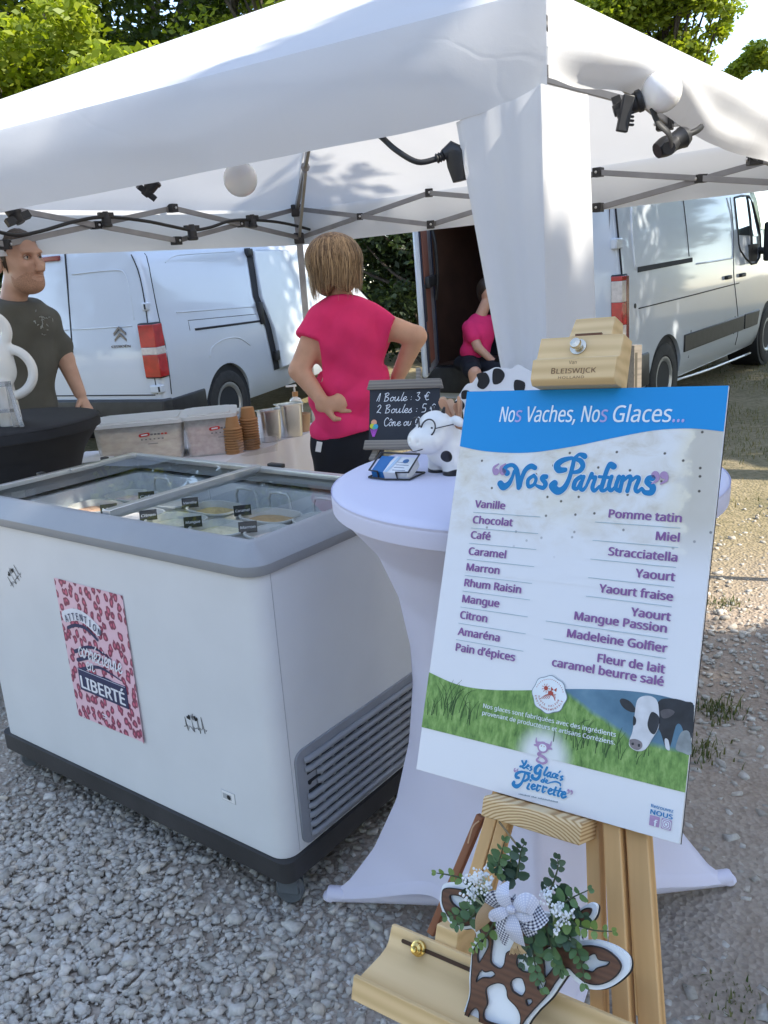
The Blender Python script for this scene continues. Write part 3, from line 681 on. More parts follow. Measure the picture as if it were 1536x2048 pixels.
# ---------------------------------------------------------------- string lights
def wall_pt(a, b, px, py, off=.09):
    A, Bq = inn(a, d=off), inn(b, d=off); d = Bq - A; n = Vector((d.y, -d.x, 0)); r = ray(px, py)
    o = Vector((0, 0, CAM_H)); return o + r * ((A - o).dot(n) / r.dot(n))
pts = [wall_pt('L', 'F', x, y) for x, y in ((-120, 440), (-40, 455), (30, 470), (80, 463), (150, 443), (212, 434), (290, 442), (340, 452), (384, 460), (420, 455), (460, 442), (505, 440), (560, 445), (605, 455), (636, 464))]
mb = MB(); mb.tube(catmull(pts, 5), .0085, 7)
tag(mb.build('light_cable', M_['cable'], smooth=60), 'black string-light cable looping along the tent\'s back left frame', 'cable')
def holder(p, d, size, name, label, globe=0, tilt=None, group='string light holders on the tent frame'):
    t = thing(name, label, 'light', None, group)
    z = Vector(d).normalized(); M = frame(p, z.orthogonal(), z.cross(z.orthogonal()), z)
    M = Matrix(((M[0][0], M[0][1], z.x, p[0]), (M[1][0], M[1][1], z.y, p[1]), (M[2][0], M[2][1], z.z, p[2]), (0, 0, 0, 1)))
    t.matrix_world = M; s = size
    mb = MB(); mb.lathe([(0, -.035 * s), (.016 * s, -.035 * s), (.018 * s, -.01 * s), (.026 * s, .0), (.027 * s, .03 * s), (.031 * s, .034 * s), (.031 * s, .046 * s), (.024 * s, .05 * s), (0, .05 * s)], 14)
    mb.box((-.045 * s, -.012 * s, -.03 * s), (.045 * s, .012 * s, -.005 * s))
    mb.build('socket', M_['black_plastic'], t, smooth=35)
    if globe:
        mb = MB(); r = globe; mb.ball((0, 0, .05 * s + r * .93), r, 28, 0); mb.lathe([(.02 * s, .03 * s), (.024 * s, .06 * s), (.03 * s, .075 * s)], 16)
        mb.build('globe', M_['bulb'], t, smooth=60)
    return t
dn = (0, 0, -1)
holder(wall_pt('L', 'F', 212, 436), dn, .85, 'light_holder', 'black bulb holder on the back left cable, left of the lowest dip of the cable')
holder(wall_pt('L', 'F', 384, 462), dn, .95, 'light_holder', 'black bulb holder hanging free at the cable\'s dip, beside the middle frame joint')
holder(wall_pt('L', 'F', 505, 440), dn, .85, 'light_holder', 'black bulb holder on the cable just left of the corner pole')
holder(wall_pt('L', 'F', 634, 455), (.3, 0, 1), .8, 'light_holder', 'black bulb holder standing upright at the corner pole above the woman')
holder(at_y(30, 428, 3.0), (-.5, 0, 1), .95, 'light_holder', 'black bulb holder at the left edge of the photo above the man')
holder(at_y(298, 378, 2.75), (.2, 0, .2), .7, 'light_holder', 'small black holder peeking out under the front valance')
t = holder(at_y(474, 296, 2.75), (0, .05, -1), .8, 'globe_light', 'white globe bulb hanging inside the tent below the front valance', globe=.051, group='globe lights')
pb = at_y(1327, 181, 2.42); t = holder(pb + Vector((-.091, .028, -.028)), (1, -.25, .30), .92, 'globe_light', 'white globe bulb clamped to the near corner against the sky', globe=.052, group='globe lights')
# its spring clamp, strap and second holder
mb = MB(); a = at_y(1258, 190, 2.42); b = at_y(1243, 264, 2.42); mb.bar(a, b, .03, .017, up=(0, 1, .2)); c = at_y(1268, 235, 2.42)
for i in range(4): mb.bar(at_y(1250, 222 + 9 * i, 2.42), at_y(1268, 226 + 8 * i, 2.42), .012, .006)
mb.build('clamp', M_['black_plastic'], None, bevel=.003); cl = bpy.data.objects['clamp']; cl.parent = t; cl.matrix_parent_inverse = t.matrix_world.inverted()
cl2 = MB(); cl2.tube(catmull([at_y(1304, 216, 2.42), at_y(1316, 245, 2.42), at_y(1338, 268, 2.43), at_y(1343, 292, 2.45)], 6), .0125, 8, flat=.4)
o = cl2.build('strap', M_['black_plastic'], None, smooth=60); o.parent = t; o.matrix_parent_inverse = t.matrix_world.inverted()
h2 = thing('light_holder', 'dark grey bulb holder without a bulb dangling below the near globe bulb', 'light', None, 'string light holders on the tent frame')
mb = MB(); a = at_y(1314, 302, 2.5); b = at_y(1378, 268, 2.52); mb.tube([a, a.lerp(b, .2), a.lerp(b, .32), a.lerp(b, .5), a.lerp(b, .72), a.lerp(b, .8), a.lerp(b, .95)], [.021, .027, .028, .024, .027, .03, .022], 12)
mb.tube([a.lerp(b, .55), at_y(1338, 296, 2.46)], [.02, .018], 8); o = mb.build('socket', M_['black_plastic'], h2, smooth=45)
mb = MB(); mb.tube(catmull([at_y(1374, 270, 2.52), at_y(1392, 262, 2.55), at_y(1402, 254, 2.6)], 4), .009, 7); mb.build('cable', M_['cable'], h2, smooth=60)
# plug at the curtain
pl = thing('plug', 'dark plug and its cable hanging by the white leg curtain', 'plug')
mb = MB(); a = at_y(872, 318, 2.3); mb.tube(catmull([at_y(700, 235, 2.5), at_y(755, 268, 2.4), at_y(792, 300, 2.33), at_y(835, 324, 2.3), a], 6), .0075, 8); mb.build('cable', M_['cable'], pl, smooth=60)
mb = MB(); b = at_y(893, 309, 2.3); mb.tube([a.lerp(b, k / 8) for k in range(9)], [.010 + .003 * (k % 2) for k in range(9)], 8)
mb.tube([at_y(888, 310, 2.3), at_y(902, 300, 2.3), at_y(915, 308, 2.3), at_y(921, 330, 2.3)], [.014, .022, .026, .024], 12)
mb.tube([at_y(910, 305, 2.3), at_y(915, 330, 2.3), at_y(921, 362, 2.3)], [.026, .027, .020], 10); mb.tube([at_y(911, 334, 2.3), at_y(924, 352, 2.3)], [.016, .016], 8)
mb.build('plug_body', M_['black_plastic'], pl, smooth=50)
# ---------------------------------------------------------------- brush lettering, glyphs as strokes (x-height 1)
GL = {
 'a': (1.3, [[(1.0, .8), (.6, 1.0), (.18, .55), (.38, .04), (.75, .25), (1.0, .85)], [(1.02, .98), (.9, .3), (1.08, .03), (1.4, .25)]]),
 'c': (.95, [[(.92, .78), (.62, 1.0), (.18, .55), (.38, .05), (.78, .06), (1.08, .3)]]),
 'd': (1.3, [[(1.0, .8), (.6, 1.0), (.18, .55), (.38, .04), (.75, .25), (1.0, .85)], [(1.2, 2.0), (.95, .4), (1.08, .03), (1.4, .25)]]),
 'e': (.95, [[(.15, .42), (.6, .5), (.85, .8), (.6, 1.02), (.2, .6), (.36, .06), (.75, .05), (1.08, .3)]]),
 'f': (.85, [[(1.15, 1.65), (.95, 2.0), (.68, 1.5), (.45, .1), (.7, .0), (.95, .25)], [(.15, .95), (1.0, 1.02)]]),
 'i': (.68, [[(.42, 1.0), (.32, .25), (.5, .02), (.82, .25)], [(.55, 1.45), (.57, 1.5)]]),
 'l': (.68, [[(.75, 2.0), (.38, .5), (.5, .02), (.82, .25)]]),
 'm': (1.65, [[(.2, 1.0), (.08, .0)], [(.14, .5), (.5, 1.0), (.66, .8), (.52, .0)], [(.58, .5), (.96, 1.0), (1.12, .8), (1.02, .2), (1.2, .02), (1.55, .25)]]),
 'n': (1.15, [[(.2, 1.0), (.08, .0)], [(.14, .5), (.5, 1.0), (.68, .8), (.58, .2), (.76, .02), (1.1, .25)]]),
 'o': (1.05, [[(.6, 1.0), (.18, .6), (.34, .03), (.8, .22), (.9, .75), (.58, 1.0)], [(.8, .85), (1.1, .85)]]),
 'p': (1.1, [[(.3, 1.0), (.08, -.8)], [(.25, .7), (.65, 1.0), (.95, .6), (.65, .05), (.25, .15)]]),
 'r': (.92, [[(.08, .6), (.36, 1.1), (.42, .85), (.78, .88), (.64, .22), (.8, .02), (1.05, .25)]]),
 's': (.9, [[(.05, .25), (.62, 1.05), (.58, .72), (.82, .28), (.5, -.02), (.12, .12)]]),
 't': (.78, [[(.62, 1.7), (.38, .3), (.58, .02), (.9, .25)], [(.12, 1.05), (.95, 1.1)]]),
 'u': (1.25, [[(.25, 1.0), (.16, .3), (.38, .02), (.76, .35), (.95, 1.0)], [(.98, 1.0), (.88, .25), (1.05, .02), (1.35, .25)]]),
 'z': (1.0, [[(.15, .95), (.85, .95), (.15, .05), (.95, .05)]]),
 'B': (1.3, [[(.3, 1.95), (.18, 0)], [(.05, 1.75), (.75, 2.0), (.95, 1.6), (.4, 1.08), (1.0, .75), (.8, .12), (.1, .0)]]),
 'C': (1.25, [[(1.1, 1.7), (.7, 2.0), (.15, 1.2), (.35, .12), (.85, .05), (1.2, .4)]]),
 'N': (1.75, [[(.02, 1.35), (-.12, 1.75), (.12, 2.05), (.42, 1.9), (.36, 1.0), (.1, .1), (-.38, -.08), (-.62, .22)], [(.42, 1.95), (.98, .05)], [(.98, .05), (1.15, 1.4), (1.5, 2.0), (1.78, 1.75)]]),
 'P': (1.35, [[(.95, 2.15), (.68, .5), (.25, -.35), (-.25, -.2), (-.18, .2)], [(.05, 1.15), (-.25, 1.5), (.15, 2.15), (1.0, 2.2), (1.5, 1.75), (1.2, 1.15), (.72, 1.15)], [(.9, 2.1), (1.1, 2.7), (1.55, 2.6)]]),
 'G': (1.45, [[(1.25, 1.55), (.95, 2.0), (.2, 1.3), (.4, .2), (1.0, .4), (1.15, 1.05)], [(1.2, 1.1), (1.05, -.2), (.5, -.5), (.2, -.2)]]),
 'L': (1.15, [[(.15, 1.3), (.1, 1.75), (.5, 2.05), (.72, 1.7), (.48, 1.1), (.25, .12)], [(-.15, .15), (.1, .3), (.5, .0), (.85, .05), (1.15, .4)]]),
 '1': (.9, [[(.0, .1), (.62, 1.95), (.5, 0)]]), '2': (1.15, [[(.1, 1.55), (.5, 2.0), (.8, 1.5), (.12, .2), (.3, .3), (.95, .05)]]),
 '3': (1.15, [[(.1, 1.8), (.7, 1.9), (.35, 1.1), (.88, .6), (.5, .0), (.05, .2)]]), '5': (1.1, [[(.9, 1.95), (.3, 1.95), (.2, 1.1), (.82, 1.0), (.8, .2), (.1, .05)]]),
 '€': (1.2, [[(1.05, 1.7), (.65, 1.9), (.25, 1.0), (.5, .1), (1.0, .2)], [(.0, 1.15), (.85, 1.2)], [(.0, .8), (.78, .85)]]),
 ':': (.6, [[(.25, .25), (.26, .28)], [(.28, .9), (.29, .93)]]), ' ': (.75, []), '.': (.5, [[(.2, .05), (.21, .08)]]), "'": (.4, [[(.25, 2.0), (.15, 1.6)]]),
}
ACC = {'é': ('e', [(.5, 1.35), (.9, 1.75)]), 'è': ('e', [(.35, 1.75), (.7, 1.35)]), 'ô': ('o', [(.25, 1.3), (.55, 1.65), (.85, 1.3)])}
def ink(mb, segs, cell, M, z, mat):
    """one flat sheet for overlapping brush strokes: segs (x0, y0, x1, y1, r0, r1); cut from a distance grid"""
    S_ = np.array(segs); pad = S_[:, 4:].max() + 2 * cell
    x0, y0 = min(S_[:, 0].min(), S_[:, 2].min()) - pad, min(S_[:, 1].min(), S_[:, 3].min()) - pad
    nx = int((max(S_[:, 0].max(), S_[:, 2].max()) + pad - x0) / cell) + 2; ny = int((max(S_[:, 1].max(), S_[:, 3].max()) + pad - y0) / cell) + 2
    D = np.full((nx, ny), 9.)
    for ax, ay, bx, by, r0, r1 in S_:
        q = max(r0, r1) + 2 * cell
        i0, i1 = max(0, int((min(ax, bx) - q - x0) / cell)), min(nx, int((max(ax, bx) + q - x0) / cell) + 2); j0, j1 = max(0, int((min(ay, by) - q - y0) / cell)), min(ny, int((max(ay, by) + q - y0) / cell) + 2)
        X, Y = np.meshgrid(x0 + cell * np.arange(i0, i1), y0 + cell * np.arange(j0, j1), indexing='ij')
        dx, dy = bx - ax, by - ay; l = dx * dx + dy * dy + 1e-14; t = np.clip(((X - ax) * dx + (Y - ay) * dy) / l, 0, 1)
        D[i0:i1, j0:j1] = np.minimum(D[i0:i1, j0:j1], np.hypot(X - ax - t * dx, Y - ay - t * dy) - (r0 + (r1 - r0) * t))
    vs = []; fs = []; ins = D < 0
    full = ins[:-1, :-1] & ins[1:, :-1] & ins[:-1, 1:] & ins[1:, 1:]; anyc = ins[:-1, :-1] | ins[1:, :-1] | ins[:-1, 1:] | ins[1:, 1:]
    def P(i, j): return (x0 + i * cell, y0 + j * cell)
    for j in range(ny - 1):
        i = 0; row = full[:, j]
        while i < nx - 1:
            if row[i]:
                k = i
                while k < nx - 1 and row[k]: k += 1
                b = len(vs); vs += [(*P(i, j), z), (*P(k, j), z), (*P(k, j + 1), z), (*P(i, j + 1), z)]; fs.append((b, b + 1, b + 2, b + 3)); i = k
            else: i += 1
    for i, j in np.argwhere(anyc & ~full):
        c = [(i, j), (i + 1, j), (i + 1, j + 1), (i, j + 1)]; poly = []
        for k in range(4):
            p, q = c[k], c[(k + 1) % 4]; dp, dq = D[p], D[q]
            if dp < 0: poly.append(P(*p))
            if (dp < 0) != (dq < 0):
                t = dp / (dp - dq); poly.append((x0 + (p[0] + (q[0] - p[0]) * t) * cell, y0 + (p[1] + (q[1] - p[1]) * t) * cell))
        if len(poly) > 2: b = len(vs); vs += [(*p, z) for p in poly]; fs.append(tuple(range(b, b + len(poly))))
    mb.add(vs, fs, mat, M)
def script(mb, s, xh, M, w=.16, shear=.0, mat=0, z=0.0, sp=1.0, width=None, taper=True, grow=0.0):
    tot = 0
    for ch in s: tot += GL[ACC[ch][0] if ch in ACC else ch][0] * sp
    k = width / (tot * xh) if width else 1
    x = 0; segs = []
    for ch in s:
        b = ACC[ch][0] if ch in ACC else ch; adv, st = GL[b]; st = list(st) + ([ACC[ch][1]] if ch in ACC else [])
        for q in st:
            m = len(q); ws = [w * xh * (1 if not taper else (.78 + .30 * math.sin(math.pi * i / max(1, m - 1)))) for i in range(m)]
            pts = [((x + a + shear * b2) * xh * k, b2 * xh, ws[i] / 2 + grow) for i, (a, b2) in enumerate(q)]
            c = catmull(pts, 6) if len(pts) > 2 else [np.array(p) for p in pts]
            segs += [(c[i][0], c[i][1], c[i + 1][0], c[i + 1][1], c[i][2], c[i + 1][2]) for i in range(len(c) - 1)]
        x += adv * sp
    ink(mb, segs, max(w * xh / 9, 8e-5), M, z, mat)
    return tot * xh * k
# ---------------------------------------------------------------- one continuous skin from blended solids (surface nets)
def smin(a, b, k):
    if k <= 0: return np.minimum(a, b)
    h = np.clip(.5 + .5 * (b - a) / k, 0, 1); return b * (1 - h) + a * h - k * h * (1 - h)
def smax(a, b, k): return -smin(-a, -b, k)
def cone(a, b, ra, rb, sq=None):
    """tapered limb; sq=(axis vector, factor) flattens it along that axis"""
    a = np.array(a, float); b = np.array(b, float); d = b - a; L2 = d @ d
    def f(X):
        v = X - a; t = np.clip((v @ d) / L2, 0, 1); w = v - t[..., None] * d
        if sq is not None:
            ax = np.array(sq[0], float); ax /= np.linalg.norm(ax); w = w + (w @ ax)[..., None] * ax * (sq[1] - 1)
        return np.linalg.norm(w, axis=-1) - (ra + (rb - ra) * t)
    f.bb = (np.minimum(a - ra, b - rb), np.maximum(a + ra, b + rb)); return f
def ell(c, r, M=None):
    c = np.array(c, float); r = np.array(r, float); Rm = np.array(M.to_3x3()) if M is not None else np.eye(3)
    def f(X):
        v = (X - c) @ Rm; k0 = np.linalg.norm(v / r, axis=-1); k1 = np.linalg.norm(v / r ** 2, axis=-1)
        return k0 * (k0 - 1) / np.maximum(k1, 1e-9)
    m = r.max(); f.bb = (c - m, c + m); return f
def tor(c, R_, r_, M=None):
    c = np.array(c, float); Rm = np.array(M.to_3x3()) if M is not None else np.eye(3)
    def f(X):
        v = (X - c) @ Rm; q = np.hypot(v[..., 0], v[..., 1]) - R_; return np.hypot(q, v[..., 2]) - r_
    f.bb = (c - R_ - r_, c + R_ + r_); return f
def blend(items, k=.02):
    """items: (fn, k, op) or fn"""
    def f(X):
        d = None
        for it in items:
            fn, kk, op = (it, k, '+') if callable(it) else (it + ('+',))[:3] if len(it) == 2 else it
            v = fn(X)
            if d is None: d = v
            elif op == '+': d = smin(d, v, kk)
            elif op == '-': d = smax(d, -v, kk)
            else: d = smax(d, v, kk)
        return d
    return f
def skin(items, vox, k=.02, pad=.03, name='body', mats=None, parent=None, bb=None, post=None, smooth=True):
    f = items if callable(items) else blend(items, k)
    if bb is None:
        lo = np.min([(i if callable(i) else i[0]).bb[0] for i in items if callable(i) or len(i) < 3 or i[2] == '+'], axis=0) - pad
        hi = np.max([(i if callable(i) else i[0]).bb[1] for i in items if callable(i) or len(i) < 3 or i[2] == '+'], axis=0) + pad
    else: lo, hi = np.array(bb[0], float), np.array(bb[1], float)
    n = np.ceil((hi - lo) / vox).astype(int) + 1
    ax = [lo[i] + vox * np.arange(n[i]) for i in range(3)]
    D = np.empty(n)
    for i0 in range(0, n[0], 24):
        X = np.stack(np.meshgrid(ax[0][i0:i0 + 24], ax[1], ax[2], indexing='ij'), -1); D[i0:i0 + 24] = f(X)
    s = D < 0
    cs = [s[a:n[0] - 1 + a, b:n[1] - 1 + b, c:n[2] - 1 + c] for a in (0, 1) for b in (0, 1) for c in (0, 1)]
    cnt = sum(c.astype(np.int8) for c in cs); act = (cnt > 0) & (cnt < 8)
    ids = -np.ones(act.shape, int); I = np.argwhere(act); ids[act] = np.arange(len(I))
    acc = np.zeros((len(I), 3)); num = np.zeros(len(I))
    co = [(a, b, c) for a in (0, 1) for b in (0, 1) for c in (0, 1)]
    dv = {c: D[I[:, 0] + c[0], I[:, 1] + c[1], I[:, 2] + c[2]] for c in co}
    for c0 in co:
        for axn in range(3):
            if c0[axn] == 0:
                c1 = tuple(1 if i == axn else c0[i] for i in range(3)); a, b = dv[c0], dv[c1]; m = (a < 0) != (b < 0)
                t = np.where(m, a / np.where(m, a - b, 1), 0); p = np.array(c0, float)[None] + t[:, None] * (np.array(c1) - np.array(c0))[None]
                acc[m] += p[m]; num[m] += 1
    V = lo + (I + acc / num[:, None]) * vox
    F = []
    for axn in range(3):
        o = [i for i in range(3) if i != axn]
        a = np.take(s, np.arange(n[axn] - 1), axn); b = np.take(s, np.arange(1, n[axn]), axn); E = np.argwhere(a != b)
        E = E[(E[:, o[0]] > 0) & (E[:, o[1]] > 0) & (E[:, o[0]] < n[o[0]] - 1) & (E[:, o[1]] < n[o[1]] - 1)]
        q = []
        for du, dw in ((0, 0), (1, 0), (1, 1), (0, 1)):
            g = E.copy(); g[:, o[0]] -= 1 - du; g[:, o[1]] -= 1 - dw; q.append(ids[g[:, 0], g[:, 1], g[:, 2]])
        q = np.stack(q, 1); fl = s[E[:, 0], E[:, 1], E[:, 2]]
        if axn == 1: fl = ~fl
        q[~fl] = q[~fl][:, ::-1]; F.append(q)
    F = np.concatenate(F)
    if post is not None: V = post(V)
    mi = None
    return raw(name, V, F, mats, parent, smooth=smooth, mi=mi)
def spot_mat(name, base, spot, spots, rough=.3, coat=.3, soft=.04):
    """solid colour patches of a glazed figure: ellipsoidal patches in object space"""
    m, nt, p, L = new_mat(name); tc = nd(nt, 'ShaderNodeTexCoord'); n = nd(nt, 'ShaderNodeTexNoise', Scale=25, Detail=1); L(tc.outputs['Object'], n.inputs['Vector'])
    last = None
    for c, r in spots:
        d = nd(nt, 'ShaderNodeVectorMath', operation='DISTANCE'); L(tc.outputs['Object'], d.inputs[0]); d.inputs[1].default_value = c
        a = nd(nt, 'ShaderNodeMath', operation='MULTIPLY_ADD'); a.inputs[1].default_value = .35 * r; a.inputs[2].default_value = -r * 1.17; L(n.outputs[0], a.inputs[0])
        b = nd(nt, 'ShaderNodeMath', operation='ADD'); L(d.outputs['Value'], b.inputs[0]); L(a.outputs[0], b.inputs[1])
        if last is None: last = b
        else:
            mn = nd(nt, 'ShaderNodeMath', operation='MINIMUM'); L(last.outputs[0], mn.inputs[0]); L(b.outputs[0], mn.inputs[1]); last = mn
    mr = nd(nt, 'ShaderNodeMapRange'); mr.inputs['From Min'].default_value = -.0005; mr.inputs['From Max'].default_value = .0005; L(last.outputs[0], mr.inputs['Value'])
    mm = nd(nt, 'ShaderNodeMix', data_type='RGBA'); L(mr.outputs[0], mm.inputs[0]); mm.inputs[6].default_value = rgba(spot); mm.inputs[7].default_value = rgba(base)
    L(mm.outputs[2], p.inputs['Base Color']); p.inputs['Roughness'].default_value = rough; p.inputs['Coat Weight'].default_value = coat
    return m
# ================================================================ FREEZER
FZ = Matrix(((.794, .608, 0, -.297), (-.608, .794, 0, 1.785), (0, 0, 1, 0), (0, 0, 0, 1)))
def rrect(x0, y0, x1, y1, r, n=6):
    o = []
    for cx, cy, a0 in ((x1 - r, y1 - r, 0), (x0 + r, y1 - r, 90), (x0 + r, y0 + r, 180), (x1 - r, y0 + r, 270)):
        for k in range(n + 1):
            a = R(a0 + 90 * k / n); o.append((cx + r * math.cos(a), cy + r * math.sin(a)))
    return o
FX0, FX1, FY0, FY1 = -1.268, .003, -.003, .69
fz = thing('chest_freezer', 'white ice cream chest freezer with grey rim and sliding glass lids', 'freezer', FZ)
mb = MB(); shape2d(mb, [rrect(FX0, FY0, FX1, FY1, .045), rrect(FX0 + .062, FY0 + .062, FX1 - .062, FY1 - .062, .03)], .14, .885)
mb.box((FX0 + .05, FY0 + .05, .42), (FX1 - .05, FY1 - .05, .45)); mb.box((FX0 + .05, FY0 + .05, .142), (FX1 - .05, FY1 - .05, .146))
mb.build('body', M_['white_enamel'], fz, smooth=40)
# vertical seam on the side panel
mb = MB(); mb.tube([(.0038, .046, .146), (.0038, .046, .884)], .0009, 5); mb.build('seam', pmat('seam_grey', (.45, .46, .49), .5), fz)
prof = [(.003, .877), (.009, .879), (.011, .883), (.011, .903), (.007, .908), (-.002, .916), (-.030, .9445), (-.035, .948), (-.041, .9495), (-.049, .949), (-.053, .945), (-.054, .900)]
mb = MB(); loops = [rrect(FX0 - d, FY0 - d, FX1 + d, FY1 + d, max(.012, .045 + d)) for d, z in prof]; n = len(loops[0])
vs = [(x, y, prof[i][1]) for i, lp in enumerate(loops) for x, y in lp]
mb.add(vs, [(i * n + k, i * n + (k + 1) % n, (i + 1) * n + (k + 1) % n, (i + 1) * n + k) for i in range(len(prof) - 1) for k in range(n)])
rim = mb.build('rim', M_['trim_grey'], fz, smooth=32, fix=True)
mb = MB()
mb.box((FX0 + .05, FY1 - .075, .937), (FX1 - .05, FY1 - .062, .953)); mb.box((FX0 + .05, FY1 - .058, .937), (FX1 - .05, FY1 - .050, .953))
mb.box((FX0 + .051, FY0 + .05, .937), (FX1 - .052, FY0 + .056, .945))
mb.build('lid_rail', M_['alu'], fz, bevel=.0015)
for name, x0, x1, z in (('lid', -1.215, -.575, .947), ('lid', -.61, -.052, .930)):
    gm = MB(); gm.box((x0, FY0 + .056, z), (x1, FY1 - .07, z + .004)); lid = gm.build('glass_lid', glass('lid_glass', (.97, .985, .98), 0, .55), fz)
    fm = MB()
    if z > .94:
        fm.box((x1 - .028, FY0 + .054, z - .006), (x1, FY1 - .066, z + .012)); fm.box((x1 - .036, FY0 + .056, z - .004), (x1 - .031, FY1 - .068, z + .008)); fm.box((x0 - .004, FY0 + .054, z - .004), (x0 + .020, FY1 - .066, z + .011))
        fm.box((x0 + .02, FY0 + .35, z + .004), (x0 + .030, FY0 + .47, z + .012))
    else:
        fm.box((x1 - .018, FY0 + .056, z - .004), (x1, FY1 - .07, z + .008)); fm.box((x0, FY0 + .056, z - .004), (x0 + .014, FY1 - .07, z + .008))
    fm.build('lid_frame', M_['alu'], lid, bevel=.0015)
mb = MB()
for y in (.27, .52): mb.box((FX0 - .004, y, .944), (FX0 + .02, y + .022, .957))
mb.box((-.585, FY1 - .034, .944), (-.525, FY1 - .012, .957)); mb.build('lid_stop', M_['black_plastic'], fz, bevel=.003)
# ventilation grille on the end
mb = MB(); pl = rrect(.058, .15, .62, .408, .028)
Mg = Matrix(((0, 0, 1, .003), (1, 0, 0, 0), (0, 1, 0, 0), (0, 0, 0, 1)))
shape2d(mb, [pl], .0, .007, Mg)
gr = mb.build('grille', M_['grille_grey'], fz, bevel=.002)
mb = MB()
for i in range(9):
    z = .172 + i * .0258; y0 = .088 if i not in (5, 6) else .128
    mb.tube([(.008, y0, z), (.014, y0 + .008, z), (.014, .592, z), (.008, .6, z)], .0088, 8)
for y in np.arange(.14, .6, .048): mb.box((.009, y, .168), (.0125, y + .007, .385))
mb.build('louvre', M_['grille_grey'], gr, smooth=50)
mb = MB()
for i in range(8):
    z = .1849 + i * .0258; mb.box((.0085, .092, z - .0045), (.0105, .596, z + .0045))
mb.build('slot', M_['dark_gap'], gr)
mb = MB(); mb.lathe([(0, 0), (.006, 0), (.006, .002), (0, .003)], 10, 0, T(.010, .098, .312) @ RY(math.pi / 2)); mb.build('lock', M_['ink'], gr)
# basket handles inside
for x in (-1.03, -.84, -.62, -.476, -.292):
    mb = MB(); y = .585; q = [(x - .045, y, .74), (x - .045, y, .865), (x - .035, y, .885), (x, y, .888), (x + .035, y, .885), (x + .045, y, .865), (x + .045, y, .74)]
    mb.tube(q, .005, 7); mb.build('basket_handle', pmat('wire_white', (.62, .63, .63), .4), fz, smooth=60)
# tubs with ice cream, one thing each
TUB = pmat('tub_plastic', (.70, .71, .70), .3, .03, 6, transl=.2)
def tub_mesh():
    mb = MB(); pr = [(.80, -.11), (.86, -.06), (.95, -.004), (1.03, 0), (1.03, .005), (.97, .005), (.93, -.012)]
    n = 28; vs = []
    for s, z in pr:
        for k in range(n):
            a = 2 * math.pi * k / n; c, t = math.cos(a), math.sin(a); e = .62
            vs.append((math.copysign(abs(c) ** e, c) * .095 * s, math.copysign(abs(t) ** e, t) * .066 * s, z))
    mb.add(vs, [(i * n + k, i * n + (k + 1) % n, (i + 1) * n + (k + 1) % n, (i + 1) * n + k) for i in range(len(pr) - 1) for k in range(n)] + [tuple(range(n))[::-1]])
    return mb
def ice_mesh(seed):
    mb = MB(); n = 24; rings = 7; vs = [(0, 0, -.012 + .006 * math.sin(seed))]
    for i in range(1, rings + 1):
        for k in range(n):
            a = 2 * math.pi * k / n; c, t = math.cos(a), math.sin(a); e = .62; s = i / rings * .925
            x, y = math.copysign(abs(c) ** e, c) * .095 * s, math.copysign(abs(t) ** e, t) * .066 * s
            vs.append((x, y, -.016 + .016 * _no.noise(Vector((x * 30 + seed, y * 30, seed))) * (1 - (i / rings) ** 4)))
    fs = [(0, 1 + k, 1 + (k + 1) % n) for k in range(n)] + [(1 + (i - 1) * n + k, 1 + i * n + k, 1 + i * n + (k + 1) % n, 1 + (i - 1) * n + (k + 1) % n) for i in range(1, rings) for k in range(n)]
    return mb.add(vs, fs)
tubs = [(-.44, .505, (.42, .27, .12), 'tub of caramel brown ice cream under the right glass lid, near its middle', 1),
        (-.675, .50, (.52, .40, .20), 'tub of dull yellow ice cream beside the lid divider, behind the palest tub', 1),
        (-.89, .50, (.55, .52, .46), 'tub of greyish ice cream under the left lid by the divider, back row', 1),
        (-.875, .345, (.62, .57, .56), 'tub of pinkish white ice cream at the front of the left lid by the divider', 1),
        (-.685, .35, (.60, .58, .48), 'tub of pale cream ice cream in the front row, just right of the divider', 1),
        (-.487, .35, (.62, .58, .42), 'tub of pale yellow ice cream in front of the caramel one', 1),
        (-.29, .375, (.66, .58, .55), 'tub of pale pink ice cream closest to the front right corner of the freezer', 1),
        (-.25, .535, (.66, .62, .60), 'tub of whitish ice cream at the right end of the back row', 0),
        (-1.09, .35, (.45, .28, .2), 'tub of brown ice cream in the dark left half of the freezer', 0),
        (-1.09, .50, (.55, .45, .45), 'tub of mauve ice cream in the left half of the freezer, back row', 0)]
for i, (x, y, c, lab, tg) in enumerate(tubs):
    t = thing('ice_cream_tub', lab, 'tub', FZ @ T(x, y, .838) @ RZ(.06 * math.sin(i * 5)), 'tubs of ice cream in the freezer')
    tub_mesh().build('container', TUB, t, smooth=40)
    ice_mesh(i * 1.7).build('ice_cream', pmat('ice_cream', c, .6, .12, 40, bump=.35, bscale=60), t, smooth=60)
    mb = MB(); mb.box((-.052, .04, -.60 + .235 - .0), (.052, .05, -.366))   # tiny foot rail under the tub
    if tg:
        mb = MB(); Mt = T(-.088, -.028, .016) @ RZ(.8) @ RX(R(68)); mb.box((-.026, -.016, -.0015), (.026, .016, .0015), 0, Mt)
        text(mb, ('Caramel', 'Vanille', 'Café', 'Miel', 'Citron', 'Mangue', 'Marron')[i % 7], .013, Mt @ T(0, -.004, .0018), 'CENTER', .01, .15, mat=1, width=.042)
        mb.build('flavour_tag', [M_['ink'], M_['white_ink']], t)
mb = MB()
for y in (.26, .43, .60):
    mb.tube([(-1.2, y, .699), (-.07, y, .699)], .004, 6)
for x in np.arange(-1.18, -.07, .075): mb.tube([(x, .10, .700), (x, .62, .700)], .003, 5)
mb.build('basket_floor', pmat('wire_white', (.62, .63, .63), .4), fz)
